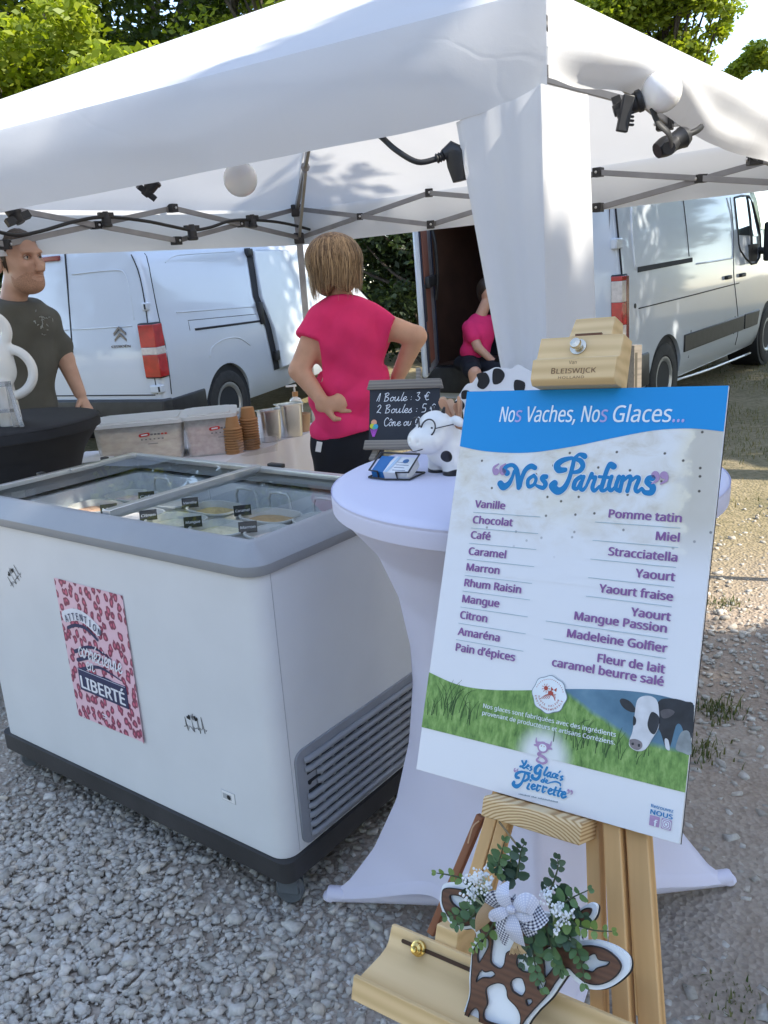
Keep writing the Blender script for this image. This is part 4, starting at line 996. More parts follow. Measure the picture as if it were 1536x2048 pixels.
# rating plate on the front
mb = MB(); Mf = Matrix(((1, 0, 0, -.18), (0, 0, -1, FY0 - .0008), (0, 1, 0, .264), (0, 0, 0, 1)))
mb.box((-.023, -.0135, -.001), (.023, .0135, .001), 0, Mf); mb.box((-.0245, -.015, -.001), (.0245, .015, .0004), 1, Mf); mb.box((-.019, -.008, .001), (.012, .007, .0014), 1, Mf); mb.flat([(.003 + .007 * math.cos(k), .007 * math.sin(k) - .001) for k in np.arange(0, 6.2, .5)], .0018, 2, Mf)
mb.build('rating_plate', [M_['paper'], pmat('plate_grey', (.42, .43, .45), .5), M_['ink']], fz)
# heartbeat stickers
def ecg(M, s):
    mb = MB(); q = [(-.5, 0), (-.44, .02), (-.41, .02), (-.39, .32), (-.365, -.12), (-.34, .08), (-.30, -.04), (-.25, .05), (-.18, .0), (-.13, -.1), (-.10, .26), (-.08, -.12), (-.05, .03), (0, .0), (.08, .04), (.12, -.03), (.15, .38), (.18, -.13), (.21, .06), (.27, .0), (.32, .07), (.35, .42), (.38, -.10), (.41, .05), (.45, -.02), (.5, .03)]
    stroke(mb, [(a * s, b * s) for a, b in q], .022 * s, M, smooth=False, z=.0004)
    for cx, k in ((-.20, 1), (.10, -1)):
        h = [(16 * math.sin(t) ** 3 / 17, (13 * math.cos(t) - 5 * math.cos(2 * t) - 2 * math.cos(3 * t) - math.cos(4 * t)) / 17) for t in np.linspace(0, 2 * math.pi, 22)[:-1]]
        c, n_ = math.cos(.5 * k), math.sin(.5 * k)
        mb.flat([((cx + .10 * (a * c - b * n_)) * s, (.33 + .10 * (a * n_ + b * c)) * s) for a, b in h], .0012, 0, M)
    stroke(mb, [((-.02) * s, .28 * s), (.0, .46 * s)], .03 * s, M, z=.0012); stroke(mb, [((-.06) * s, .42 * s), (-.06 * s, .30 * s)], .025 * s, M, z=.0012)
    mb.build('heartbeat_sticker', M_['ink'], fz)
def FF(x, z, a=0): return Matrix(((1, 0, 0, x), (0, 0, -1, FY0 - .0006), (0, 1, 0, z), (0, 0, 0, 1))) @ RZ(a)
ecg(FF(-.272, .43, .12), .088); ecg(FF(-1.012, .712, .62), .088)
# leopard print poster
def leopard():
    m, nt, p, L = new_mat('leopard_print')
    tc = nd(nt, 'ShaderNodeTexCoord'); mp = nd(nt, 'ShaderNodeMapping'); mp.inputs['Scale'].default_value = (1, .72, 1); L(tc.outputs['Object'], mp.inputs[0])
    n = nd(nt, 'ShaderNodeTexNoise', Scale=55, Detail=2); L(mp.outputs[0], n.inputs['Vector'])
    ad = nd(nt, 'ShaderNodeVectorMath', operation='MULTIPLY_ADD'); ad.inputs[1].default_value = (.012, .012, 0); L(n.outputs['Color'], ad.inputs[0]); L(mp.outputs[0], ad.inputs[2])
    v = nd(nt, 'ShaderNodeTexVoronoi', Scale=40, Randomness=.85); v.voronoi_dimensions = '2D'; L(ad.outputs[0], v.inputs['Vector'])
    n2 = nd(nt, 'ShaderNodeTexNoise', Scale=70, Detail=1); L(mp.outputs[0], n2.inputs['Vector'])
    k = nd(nt, 'ShaderNodeMath', operation='MULTIPLY_ADD'); k.inputs[1].default_value = .34; L(n2.outputs[0], k.inputs[0])
    L(v.outputs['Distance'], k.inputs[2])
    r = ramp(nt, [(0, (.66, .17, .25)), (.30, (.60, .13, .21)), (.36, (.22, .045, .085)), (.53, (.26, .055, .10)), (.56, (.80, .52, .60)), (1, (.82, .55, .63))], 'LINEAR'); L(k.outputs[0], r.inputs[0])
    L(r.outputs[0], p.inputs['Base Color']); p.inputs['Roughness'].default_value = .35
    return m
ps = thing('poster', 'pink leopard print poster stuck on the freezer front, with white and navy lettering', 'poster', FZ @ FF(-.803, .323))
mb = MB(); mb.grid(lambda u, v: (u * .309, v * .43, .0012 + .006 * max(0, u - .8) ** 1.5 + .004 * (u > .97) * (1 - v)), 24, 12); mb.build('print', leopard(), ps, smooth=180)
NAVY = pmat('navy_ink', (.03, .035, .10), .5); PW = pmat('poster_white', (.80, .80, .86), .5)
# poster lettering (local frame of the poster: x right, y up, metres)
PI4 = Matrix.Identity(4)
mb = MB()
arc = [(.026 + .145 * i / 8, .288 + .022 * math.sin(math.pi * i / 8) - .012 * i / 8) for i in range(9)]
stroke(mb, [(a, b + .030) for a, b in arc], .036, PI4, .0022, 0); stroke(mb, [(.03, .285), (.07, .300), (.12, .300), (.165, .276)], .010, PI4, .0032, 1)
s = "ATTENTION"
for i, ch in enumerate(s):
    x, y = arc[i]; a = .35 - .075 * i
    text(mb, ch, .036, T(x + .008, y + .016, .0042) @ RZ(a), 'CENTER', .012, .1, .72, mat=1)
for k, (x, y, l, a) in enumerate(((.045, .215, .17, .22), (.05, .19, .20, .16), (.055, .160, .19, .18), (.09, .135, .16, .16))):
    stroke(mb, [(x, y), (x + l * .5, y + l * .5 * math.tan(a) + .012), (x + l, y + l * math.tan(a) * .35)], [.012, .009, .003], PI4, .0026, 1)
script(mb, "corrézienne", .029, T(.062, .208, .0046) @ RZ(-.06), .17, .1, 2, width=.195)
script(mb, "en", .024, T(.088, .172, .0046) @ RZ(-.05), .17, .1, 2, width=.042)
Ml = T(.045, .102, .003) @ RZ(-.03)
mb.box((-.004, -.006, -.0016), (.215, .062, .0002), 1, Ml); mb.box((-.001, .0595, 0), (.212, .0605, .0008), 2, Ml)
text(mb, "LIBERTÉ", .066, Ml @ T(.005, .003, .0012), 'LEFT', .026, 0, mat=2, width=.199)
mb.flat([(.128, .038), (.150, .036), (.150, .040), (.128, .042)], .0034, 2); mb.flat([(.13, .03), (.148, .029), (.148, .032), (.13, .033)], .0034, 2)
mb.build('lettering', [PW, NAVY, PW], ps)

# ---- black wheeled dolly under the freezer
dl = thing('wheeled_dolly', 'black wooden dolly on castors carrying the chest freezer', 'dolly', FZ)
mb = MB(); shape2d(mb, [rrect(FX0 - .012, FY0 - .010, FX1 + .010, FY1 + .01, .03)], .082, .1385); mb.build('platform', M_['dark_paint'], dl, bevel=.004)
CASTER = pmat('castor_grey', (.10, .115, .13), .4, .2, 20, coat=.3)
for x, y, a in ((-.024, .026, .35), (-1.215, .045, 1.2), (-.06, .62, .2), (-1.2, .62, .5)):
    Mc = T(x, y, 0) @ RZ(a); mb = MB(); mb.box((-.03, -.026, .074), (.03, .026, .0815), 0, Mc); mb.box((-.024, -.020, .036), (.030, -.015, .075), 0, Mc); mb.box((-.024, .015, .036), (.030, .020, .075), 0, Mc); mb.box((-.026, -.02, .05), (-.018, .02, .075), 0, Mc)
    c = mb.build('castor', CASTER, dl, bevel=.002)
    mb = MB(); mb.lathe([(0, -.014), (.020, -.014), (.034, -.012), (.037, -.006), (.037, .006), (.034, .012), (.020, .014), (0, .014)], 22, 0, Mc @ T(0, 0, .0375) @ RX(math.pi / 2)); mb.build('wheel', CASTER, c, smooth=40)

# ================================================================ COCKTAIL TABLES
def stretch_table(name, label, x, y, h, rt, rf, mat, ang, kind):
    t = thing(name, label, 'table', T(x, y, 0))
    sc = h / 1.1
    zr = [(1.0, 1.0), (.995, 1.0)]
    Z = np.array([0, .06, .15, .28, .42, .56, .66, .78, .88, .955, .985, 1.0])
    RF = np.array([1.30, 1.17, .995, .80, .70, .655, .655, .70, .80, .955, .99, 1.0]) * rt      # along a foot
    RF[:3] = [rf, rf * .87, rf * .74]
    RM = np.array([.80, .70, .62, .585, .575, .585, .61, .675, .785, .955, .99, 1.0]) * rt      # between feet
    def fn(u, v):
        k4 = min(3, int(u * 4)); t4 = u * 4 - k4; a = R(ang[k4]) * (1 - t4) + R(ang[k4 + 1] if k4 < 3 else ang[0] + 360) * t4; q = min(t4, 1 - t4) * 2        # 0 at a foot, 1 between
        hem = .150 * (1 - (1 - min(1, q * 1.0)) ** 2.6) + .0
        z = 1 - v; z = hem + (1 - hem) * z
        f = float(np.interp(z, Z, RF)); m = float(np.interp(z, Z, RM))
        e = 1 - (1 - q) ** (1.35 + 1.6 * (1 - z)); r = f * (1 - e) + m * e
        fl = 0
        r += .003 * _no.noise(Vector((u * 30, v * 4, 1))) * (1 - z)
        return (r * math.cos(a), r * math.sin(a), z * (h - .012) + .004)
    mb = MB(); mb.grid(fn, 160, 70)
    mb.build('cover', mat, t, smooth=180)
    mb = MB(); mb.lathe([(0, h + .001), (rt * .5, h + .001), (rt * .93, h), (rt * .975, h - .003), (rt * .995, h - .009), (rt, h - .018), (rt * .997, h - .045), (rt * .95, h - .05)], 90); mb.build('table_top', mat, t, smooth=60)
    mb = MB(); mb.tube([(0, 0, .03), (0, 0, h - .05)], .028, 14)
    mb.build('pole', M_['grey_metal'], t, smooth=50)
    for k in range(4):
        a = R(ang[k]); d = Vector((math.cos(a), math.sin(a), 0)); mb = MB()
        mb.tube([d * .02 + Vector((0, 0, .06)), d * (rf * .6) + Vector((0, 0, .035)), d * (rf * .985) + Vector((0, 0, .02))], [.02, .018, .02], 10, 0)
        mb.ball(d * (rf - .012) + Vector((0, 0, .014)), (.018), 12, 1, (1.2, 1.2, .7)); mb.build('foot', [mat, mat], t, smooth=50)
    # hem band
    hb = MB()
    def hm(u, v):
        p = Vector(fn(u, 1.0)); q = Vector(fn(u, .965)); d = Vector((p.x, p.y, 0)).normalized(); b = p.lerp(q, v) + d * .0025 * math.sin(math.pi * (.15 + .7 * v)); return b
    hb.grid(hm, 160, 3); hb.build('hem', mat, t, smooth=180)
    return t
TBX, TBY = .289, 1.69
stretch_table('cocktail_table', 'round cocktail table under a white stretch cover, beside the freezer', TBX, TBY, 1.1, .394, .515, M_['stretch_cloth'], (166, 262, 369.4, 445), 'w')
stretch_table('cocktail_table', 'cocktail table under a black stretch cover at the left edge', -1.475, 3.34, 1.06, .37, .48, M_['black_cloth'], (20, 110, 200, 290), 'b')

# ================================================================ TABLE BEHIND THE FREEZER
# white-clothed table: its long right edge runs from beside the boxes towards the woman
TA = Vector((-.655, 3.87, 0)); TD = Vector((.49, .87, 0)).normalized(); TN = Vector((-TD.y, TD.x, 0))
TM = Matrix(((TD.x, TN.x, 0, TA.x), (TD.y, TN.y, 0, TA.y), (0, 0, 1, 0), (0, 0, 0, 1)))     # local x along the edge, y to the left
tt = thing('trestle_table', 'long trestle table with a creased white cloth behind the freezer', 'table', TM)
LX0, LX1, LY1, TZ = -.22, .85, .80, .755
mb = MB(); mb.box((LX0, .04, TZ - .035), (LX1, LY1, TZ - .004)); mb.build('table_top', M_['grey_wood'], tt, bevel=.004)
mb = MB()
def cl(u, v):
    # cloth: over the top, down the right side
    if v < .5: y = LY1 * (1 - v * 2); return (LX0 + (LX1 - LX0) * u, y, TZ + .002 * _no.noise(Vector((u * 9, v * 9, 0))))
    k = (v - .5) * 2; x = LX0 + (LX1 - LX0) * u; w = .022 * math.sin(u * 34 + 1.2 * math.sin(u * 11)) * k ** .7 + .012 * _no.noise(Vector((u * 14, k * 3, 4)))
    return (x, -.006 - .012 * k - w, TZ - .58 * k - .004 * math.sin(u * 20))
mb.grid(cl, 130, 36)
def ce(u, v):
    y = LY1 * u; w = .02 * math.sin(u * 26) * v; return (LX1 + .004 + w + .01 * v, y, TZ - .55 * v)
def cf(u, v):
    y = LY1 * u; w = .02 * math.sin(u * 26) * v; return (LX0 - .004 - w - .01 * v, y, TZ - .55 * v)
mb.grid(ce, 40, 12); mb.grid(cf, 40, 12); mb.build('table_cloth', M_['table_cloth'], tt, smooth=60)
for x in (LX0 + .1, LX1 - .1):
    for y in (.08, LY1 - .08):
        mb = MB(); mb.tube([(x, y, 0), (x, y, TZ - .035)], .014, 8); mb.build('leg', M_['grey_metal'], tt, smooth=50)
# items; helper puts a thing on the table by where its base stands
BOX = pmat('food_box_plastic', (.86, .86, .86), .35, .03, 8, transl=.25)
def food_box(label, M, lx, ly, h, fill, lid_off=0):
    t = thing('storage_box', label, 'box', M, 'storage boxes on the trestle table')
    mb = MB(); lo = rrect(-lx * .47, -ly * .46, lx * .47, ly * .46, .03); hi = rrect(-lx / 2, -ly / 2, lx / 2, ly / 2, .035); n = len(lo)
    li = rrect(-lx / 2 + .004, -ly / 2 + .004, lx / 2 - .004, ly / 2 - .004, .032)
    vs = [(x, y, 0) for x, y in lo] + [(x, y, h) for x, y in hi]
    mb.add(vs, [tuple(range(n))[::-1]] + [(k, (k + 1) % n, n + (k + 1) % n, n + k) for k in range(n)])
    for s in (.3, .62):
        pass
    o = mb.build('container', glass_box, t, smooth=50)
    mb = MB(); a = .93; lo2 = [(x * a, y * a) for x, y in lo]; hi2 = [(x * a, y * a) for x, y in hi]; H = h * .80
    vs = [(x, y, .006) for x, y in lo2] + [(x, y, H + .018 * _no.noise(Vector((x * 25, y * 25, lx)))) for x, y in hi2] + [(0, 0, H + .02)]
    mb.add(vs, [(k, (k + 1) % n, n + (k + 1) % n, n + k) for k in range(n)] + [(n + k, n + (k + 1) % n, 2 * n) for k in range(n)])
    mb.build('contents', fill, t, smooth=60)
    mb = MB(); l1 = rrect(-lx / 2 - .012, -ly / 2 - .012, lx / 2 + .012, ly / 2 + .012, .04); shape2d(mb, [l1], h, h + .016); l2 = rrect(-lx / 2 + .02, -ly / 2 + .02, lx / 2 - .02, ly / 2 - .02, .03); shape2d(mb, [l2], h + .016, h + .022)
    mb.box((-lx / 2 - .024, -.05, h - .004), (-lx / 2 - .010, .05, h + .012)); mb.box((lx / 2 + .01, -.05, h - .004), (lx / 2 + .024, .05, h + .012)); mb.build('lid', BOX, t, bevel=.003)
    mb = MB(); Mt = Matrix(((1, 0, 0, lx * .02), (0, .03, -1, -ly / 2 + .0010), (0, 1, .0, h * .55), (0, 0, 0, 1)))
    stroke(mb, [(.0, .03), (.035, .034)], .016, Mt, .001, 0); stroke(mb, [(.006, .031), (.03, .033)], .006, Mt, .002, 2)
    for i in range(5): mb.box((.045 + .016 * i, .028, .001), (.056 + .016 * i, .036, .0014), 1 if i > 2 else 3, Mt)
    for i in range(6): mb.box((.0 + .019 * i, .008, .001), (.008 + .019 * i, .0135, .0014), 3, Mt)
    mb.box((.03, -.012, .001), (.075, -.009, .0014), 3, Mt)
    mb.build('print', [pmat('red_ink', (.5, .02, .02), .5), pmat('red_ink2', (.4, .03, .03), .5), M_['white_ink'], pmat('grey_ink', (.12, .12, .14), .5)], t)
    return t
def frost():
    m, nt, p, L = new_mat('frosted_plastic')
    tr = nd(nt, 'ShaderNodeBsdfTransparent'); tr.inputs[0].default_value = (.97, .97, .97, 1)
    p.inputs['Base Color'].default_value = (.86, .85, .84, 1); p.inputs['Roughness'].default_value = .35
    n = nd(nt, 'ShaderNodeTexNoise', Scale=8); r = ramp(nt, [(.3, (.34, .34, .34)), (.7, (.46, .46, .46))]); L(n.outputs[0], r.inputs[0])
    ms = nd(nt, 'ShaderNodeMixShader'); L(r.outputs[0], ms.inputs[0]); L(tr.outputs[0], ms.inputs[1]); L(p.outputs[0], ms.inputs[2]); L(ms.outputs[0], nt.nodes['Material Output'].inputs[0])
    return m
glass_box = frost()
fa = R(-20)
b1 = at_z(322, 912, TZ); b2 = at_z(408, 905, TZ)
food_box('frosted plastic box with white lid and cream cones inside, the left storage box', T(-1.12, 4.02, TZ) @ RZ(.14), .40, .30, .170, pmat('waffle', (.80, .62, .40), .8, .25, 30, bump=.5))
food_box('frosted plastic box with a white lid and pinkish brown cones inside, beside the stacked cups', T(-.80, 4.06, TZ) @ RZ(.14), .235, .30, .175, pmat('waffle_pink', (.68, .42, .34), .8, .3, 30, bump=.5))
def cups(label, p, n, h0):
    t = thing('paper_cups', label, 'cups', T(*p), 'stacks of paper cups')
    mb = MB(); z = 0; r = .040
    for i in range(n):
        top = z + .056
        if i == n - 1: mb.lathe([(.030, z), (r * 1.0, top), (r * 1.06, top + .002), (r * 1.06, top + .006), (r * .98, top + .006), (.031, z + .01), (0, z + .01)], 22)
        else: mb.lathe([(.030, z), (r * .92, top - .006), (r * 1.12, top - .003), (r * 1.15, top), (r * 1.12, top + .003), (r * .92, top + .004)], 22)
        z += h0
    Mz = Matrix.Identity(4)
    # the stack stands upside down
    H = z - h0 + .062
    mb.v = [(x, y, H - zz) for x, y, zz in mb.v]; mb.f = [f[::-1] for f in mb.f]
    mb.build('cup', M_['kraft'], t, smooth=40)
cups('shorter stack of brown paper cups next to the storage box', at_z(470, 906, TZ), 10, .0125)
cups('taller stack of brown paper cups left of the clear tub', at_z(503, 897, TZ), 12, .0125)
tb = at_z(512, 905, TZ); t = thing('plastic_tub', 'low clear plastic tub in front of the cup stacks', 'tub', T(tb.x + .005, tb.y + .0, TZ) @ RZ(.6))
mb = MB(); lo = rrect(-.085, -.055, .085, .055, .02); hi = rrect(-.095, -.065, .095, .065, .022); n = len(lo); mb.add([(x, y, .001) for x, y in lo] + [(x, y, .075) for x, y in hi] + [(x * 1.05, y * 1.05, .077) for x, y in hi], [tuple(range(n))[::-1]] + [(k, (k + 1) % n, n + (k + 1) % n, n + k) for k in range(n)] + [(n + k, n + (k + 1) % n, 2 * n + (k + 1) % n, 2 * n + k) for k in range(n)])
CLR = glass('clear_plastic', (.93, .93, .93), .1, 2.0); mb.build('tub_body', CLR, t, smooth=50)
def pan(label, p, h, s):
    t = thing('steel_pot', label, 'pot', T(*p) @ RZ(.5), 'steel pots on the trestle table')
    mb = MB(); pr = [(.82, 0), (.86, .004), (1.0, h - .004), (1.16, h), (1.16, h + .003), (.97, h + .002), (.84, .012), (0, .012)]
    vs = []; n = 28
    for q, z in pr:
        o = rrect(-.072 * s * max(q, .01), -.055 * s * max(q, .01), .072 * s * max(q, .01), .055 * s * max(q, .01), .03 * s * max(q, .01))
        vs += [(x, y, z) for x, y in o]
    mb.add(vs, [(i * n + k, i * n + (k + 1) % n, (i + 1) * n + (k + 1) % n, (i + 1) * n + k) for i in range(len(pr) - 1) for k in range(n)] + [tuple(range(n))[::-1]])
    mb.build('pot_body', M_['steel'], t, smooth=40)
pan('left of two stainless steel pots, next to the paper cups', at_z(543, 882, TZ), .155, .75)
pan('right of two stainless steel pots, below the pump bottle', at_z(583, 872, TZ), .165, .85)
t = thing('pump_bottle', 'small white printed bottle with a wooden pump cap behind the steel pots', 'bottle', T(*at_z(596, 853, TZ)))
mb = MB(); mb.lathe([(0, 0), (.034, 0), (.036, .01), (.036, .13), (.03, .15), (.014, .16), (.014, .165), (0, .165)], 20); mb.build('bottle_body', M_['white_ceramic'], t, smooth=40)
mb = MB(); mb.lathe([(.016, .165), (.016, .190), (.0, .190)], 16); mb.build('collar', M_['kraft'], t, smooth=40)
mb = MB(); mb.lathe([(.005, .19), (.005, .215), (.012, .217), (.012, .227), (0, .229)], 12); mb.box((-.045, -.006, .217), (.0, .006, .226)); mb.build('pump', M_['white_ceramic'], t, smooth=40)
mb = MB(); 
for i in range(5):
    for j in range(2):
        a = -2.6 + i * .4; mb.box((.0365 * 1, -.005, -.008), (.0368, .005, .008), 0, T(0, 0, .06 + .03 * j) @ RZ(a))
mb.build('print', M_['ink'], t)
t = thing('paper_pot', 'pale brown carton pot between the steel pots and the woman', 'pot', T(*at_z(607, 862, TZ)))
mb = MB(); mb.lathe([(0, 0), (.035, 0), (.044, .09), (.046, .092), (.042, .094), (.036, .02), (0, .02)], 22); mb.build('pot_body', M_['kraft2'], t, smooth=40)
t = thing('napkin_stack', 'folded white napkins in a clear sheet at the left end of the trestle table', 'napkins', T(-1.33, 3.83, TZ) @ RZ(.3))
mb = MB()
for i in range(4): mb.grid(lambda u, v, i=i: (-.11 + .22 * u, -.07 + .14 * v, .006 + .011 * i + .008 * math.sin(u * 6 + i) * v), 10, 8, 0, M=RZ(.06 * i))
mb.build('napkins', M_['paper'], t, smooth=60)
mb = MB(); mb.box((-.13, -.09, -.001), (.13, .09, .004)); mb.build('tray', CLR, t)
mb = MB()  # table extends under the boxes to the left
mb.box((-1.5, 3.72, TZ - .04), (-.70, 4.30, TZ - .006)); 
w2 = thing('folding_table', 'small white-clothed table under the storage boxes, end to end with the trestle table', 'table', T(-1.1, 4.0, 0))
mb.build('table_top', M_['table_cloth'], w2, M=T(1.1, -4.0, 0))
mb = MB(); mb.grid(lambda u, v: (-1.5 + .80 * u, 3.715 - .02 * v - .012 * math.sin(u * 40) * v, TZ - .004 - .55 * v), 50, 10); mb.build('table_cloth', M_['table_cloth'], w2, smooth=60, M=T(1.1, -4.0, 0))
for x in (-1.44, -.8):
    for y in (3.78, 4.24): mb = MB(); mb.tube([(x, y, 0), (x, y, TZ - .04)], .014, 8); mb.build('leg', M_['grey_metal'], w2, smooth=50, M=T(1.1, -4.0, 0))
# ================================================================ FLAVOUR BOARD ON ITS EASEL
BW = Vector((.8061, -.5904, .04)); BH = Vector((-.2026, -.3516, -.914)); BO = Vector((.1479, 1.3731, 1.3152))
BM = frame(BO, BW, -BH)               # x right, y up, z out of the board towards the reader; origin at its top left corner
bd = thing('menu_board', 'tall flavour board with blue top band, lilac flavour list and cow picture', 'sign', BM)
bwid, bhei = .403, .602
mb = MB(); mb.box((0, -bhei, -.005), (bwid, 0, 0)); mb.build('panel', pmat('board_white', (.78, .79, .82), .38, .015, 3), bd, bevel=.0006)
mb = MB(); mb.box((-.0007, -bhei - .0007, -.0058), (bwid + .0007, .0007, -.0052)); mb.build('back_edge', M_['ink'], bd)
wave = [(p[0], p[1]) for p in catmull([(0, -.0905), (.05, -.098), (.12, -.0985), (.19, -.088), (.25, -.0745), (.31, -.0625), (.36, -.0595), (bwid, -.0635)], 6)]
mb = MB(); mb.flat([(0, -.0003), (bwid, -.0003)][::-1] + wave, .0008); mb.build('header_band', pmat('header_blue', (.0, .27, .66), .5, .03, 4), bd)
def cream_mat():
    m, nt, p, L = new_mat('ice_cream_picture'); tc = nd(nt, 'ShaderNodeTexCoord'); sx = nd(nt, 'ShaderNodeSeparateXYZ'); L(tc.outputs['Object'], sx.inputs[0])
    mp = nd(nt, 'ShaderNodeMapping'); mp.inputs['Rotation'].default_value = (0, 0, R(14)); mp.inputs['Scale'].default_value = (1, 1.5, 1); L(tc.outputs['Object'], mp.inputs[0])
    n = nd(nt, 'ShaderNodeTexNoise', Scale=24, Detail=8, Roughness=.62, Distortion=.5); L(mp.outputs[0], n.inputs['Vector'])
    r = ramp(nt, [(.28, (.62, .58, .50)), (.42, (.73, .71, .67)), (.54, (.78, .78, .77)), (.75, (.82, .82, .82))]); L(n.outputs[0], r.inputs[0])
    n1 = nd(nt, 'ShaderNodeTexNoise', Scale=7, Detail=5); L(tc.outputs['Object'], n1.inputs['Vector'])
    r1 = ramp(nt, [(.50, (1, 1, 1)), (.72, (.95, .88, .70))]); L(n1.outputs[0], r1.inputs[0])
    mu = nd(nt, 'ShaderNodeMix', data_type='RGBA', blend_type='MULTIPLY'); mu.inputs[0].default_value = 1; L(r.outputs[0], mu.inputs[6]); L(r1.outputs[0], mu.inputs[7])
    # rough scooped edge at the right
    e = nd(nt, 'ShaderNodeMath', operation='MULTIPLY_ADD'); n2 = nd(nt, 'ShaderNodeTexNoise', Scale=34, Detail=5); L(tc.outputs['Object'], n2.inputs['Vector']); e.inputs[1].default_value = .075; L(n2.outputs[0], e.inputs[0]); L(sx.outputs[0], e.inputs[2])
    r3 = ramp(nt, [(.393, (0, 0, 0)), (.397, (1, 1, 1))]); L(e.outputs[0], r3.inputs[0])
    r4 = ramp(nt, [(.35, (.80, .80, .78)), (.393, (.80, .74, .58)), (.40, (.58, .54, .46)), (.45, (.62, .58, .51))]); L(e.outputs[0], r4.inputs[0])
    m2 = nd(nt, 'ShaderNodeMix', data_type='RGBA'); fr = ramp(nt, [(.335, (0, 0, 0)), (.37, (1, 1, 1))]); L(sx.outputs[0], fr.inputs[0]); L(fr.outputs[0], m2.inputs[0]); L(mu.outputs[2], m2.inputs[6]); L(r4.outputs[0], m2.inputs[7])
    # dark vanilla specks
    v = nd(nt, 'ShaderNodeTexVoronoi', Scale=42); v.voronoi_dimensions = '2D'; L(tc.outputs['Object'], v.inputs['Vector']); sp = ramp(nt, [(.055, (.13, .11, .09)), (.10, (1, 1, 1))]); L(v.outputs['Distance'], sp.inputs[0])
    sr = nd(nt, 'ShaderNodeSeparateColor'); L(v.outputs['Color'], sr.inputs[0]); gt = nd(nt, 'ShaderNodeMath', operation='GREATER_THAN'); gt.inputs[1].default_value = .74; L(sr.outputs[0], gt.inputs[0])
    m3 = nd(nt, 'ShaderNodeMix', data_type='RGBA', blend_type='MULTIPLY'); L(gt.outputs[0], m3.inputs[0]); L(m2.outputs[2], m3.inputs[6]); L(sp.outputs[0], m3.inputs[7])
    fd = nd(nt, 'ShaderNodeMapRange', interpolation_type='SMOOTHSTEP'); fd.inputs['From Min'].default_value = -.275; fd.inputs['From Max'].default_value = -.17; L(sx.outputs[1], fd.inputs['Value'])
    m4 = nd(nt, 'ShaderNodeMix', data_type='RGBA'); L(fd.outputs[0], m4.inputs[0]); m4.inputs[6].default_value = (.78, .79, .82, 1); L(m3.outputs[2], m4.inputs[7])
    L(m4.outputs[2], p.inputs['Base Color']); p.inputs['Roughness'].default_value = .38
    return m
mb = MB(); mb.box((.0004, -.29, .0001), (bwid - .0004, -.055, .0004)); mb.build('ice_cream_picture', cream_mat(), bd)
def meadow_mat():
    m, nt, p, L = new_mat('meadow_picture'); tc = nd(nt, 'ShaderNodeTexCoord'); sx = nd(nt, 'ShaderNodeSeparateXYZ'); L(tc.outputs['Object'], sx.inputs[0])
    mp = nd(nt, 'ShaderNodeMapping'); mp.inputs['Scale'].default_value = (2.2, .8, 1); L(tc.outputs['Object'], mp.inputs[0])
    n = nd(nt, 'ShaderNodeTexNoise', Scale=55, Detail=6, Roughness=.65); L(mp.outputs[0], n.inputs['Vector']); g = ramp(nt, [(.30, (.06, .15, .03)), (.5, (.17, .32, .075)), (.72, (.34, .50, .17))]); L(n.outputs[0], g.inputs[0])
    n2 = nd(nt, 'ShaderNodeTexNoise', Scale=18, Detail=6); L(tc.outputs['Object'], n2.inputs['Vector']); b = ramp(nt, [(.3, (.05, .13, .21)), (.6, (.12, .24, .34)), (.8, (.22, .36, .45))]); L(n2.outputs[0], b.inputs[0])
    # blue hills above a slanting green slope, right half
    a = nd(nt, 'ShaderNodeMath', operation='MULTIPLY_ADD'); a.inputs[1].default_value = -.42; L(sx.outputs[0], a.inputs[0])
    h = nd(nt, 'ShaderNodeMath', operation='SUBTRACT'); L(sx.outputs[1], h.inputs[0]); a.inputs[2].default_value = -.347; am = nd(nt, 'ShaderNodeMath', operation='MAXIMUM'); am.inputs[1].default_value = -.487; L(a.outputs[0], am.inputs[0]); L(am.outputs[0], h.inputs[1])
    w = nd(nt, 'ShaderNodeMath', operation='MULTIPLY_ADD'); w.inputs[1].default_value = .015; L(n2.outputs[0], w.inputs[0]); L(h.outputs[0], w.inputs[2])
    k = nd(nt, 'ShaderNodeMapRange'); k.inputs['From Min'].default_value = .004; k.inputs['From Max'].default_value = .012; L(w.outputs[0], k.inputs['Value'])
    x = nd(nt, 'ShaderNodeMapRange'); x.inputs['From Min'].default_value = .15; x.inputs['From Max'].default_value = .22; L(sx.outputs[0], x.inputs['Value'])
    kx = nd(nt, 'ShaderNodeMath', operation='MULTIPLY'); L(k.outputs[0], kx.inputs[0]); L(x.outputs[0], kx.inputs[1])
    m1 = nd(nt, 'ShaderNodeMix', data_type='RGBA'); L(kx.outputs[0], m1.inputs[0]); L(g.outputs[0], m1.inputs[6]); L(b.outputs[0], m1.inputs[7])
    # pale bloom behind the emblem
    d = nd(nt, 'ShaderNodeVectorMath', operation='DISTANCE'); L(tc.outputs['Object'], d.inputs[0]); d.inputs[1].default_value = (.205, -.536, 0)
    f = nd(nt, 'ShaderNodeMapRange', interpolation_type='SMOOTHSTEP'); f.inputs['From Min'].default_value = .05; f.inputs['From Max'].default_value = .018; L(d.outputs['Value'], f.inputs['Value'])
    m2 = nd(nt, 'ShaderNodeMix', data_type='RGBA'); L(f.outputs[0], m2.inputs[0]); L(m1.outputs[2], m2.inputs[6]); m2.inputs[7].default_value = (.74, .77, .78, 1)
    L(m2.outputs[2], p.inputs['Base Color']); p.inputs['Roughness'].default_value = .38
    return m
top = [(p[0], p[1]) for p in catmull([(0, -.452), (.05, -.4615), (.10, -.4605), (.16, -.451), (.24, -.4345), (.31, -.424), (.36, -.4215), (bwid, -.4255)], 6)]
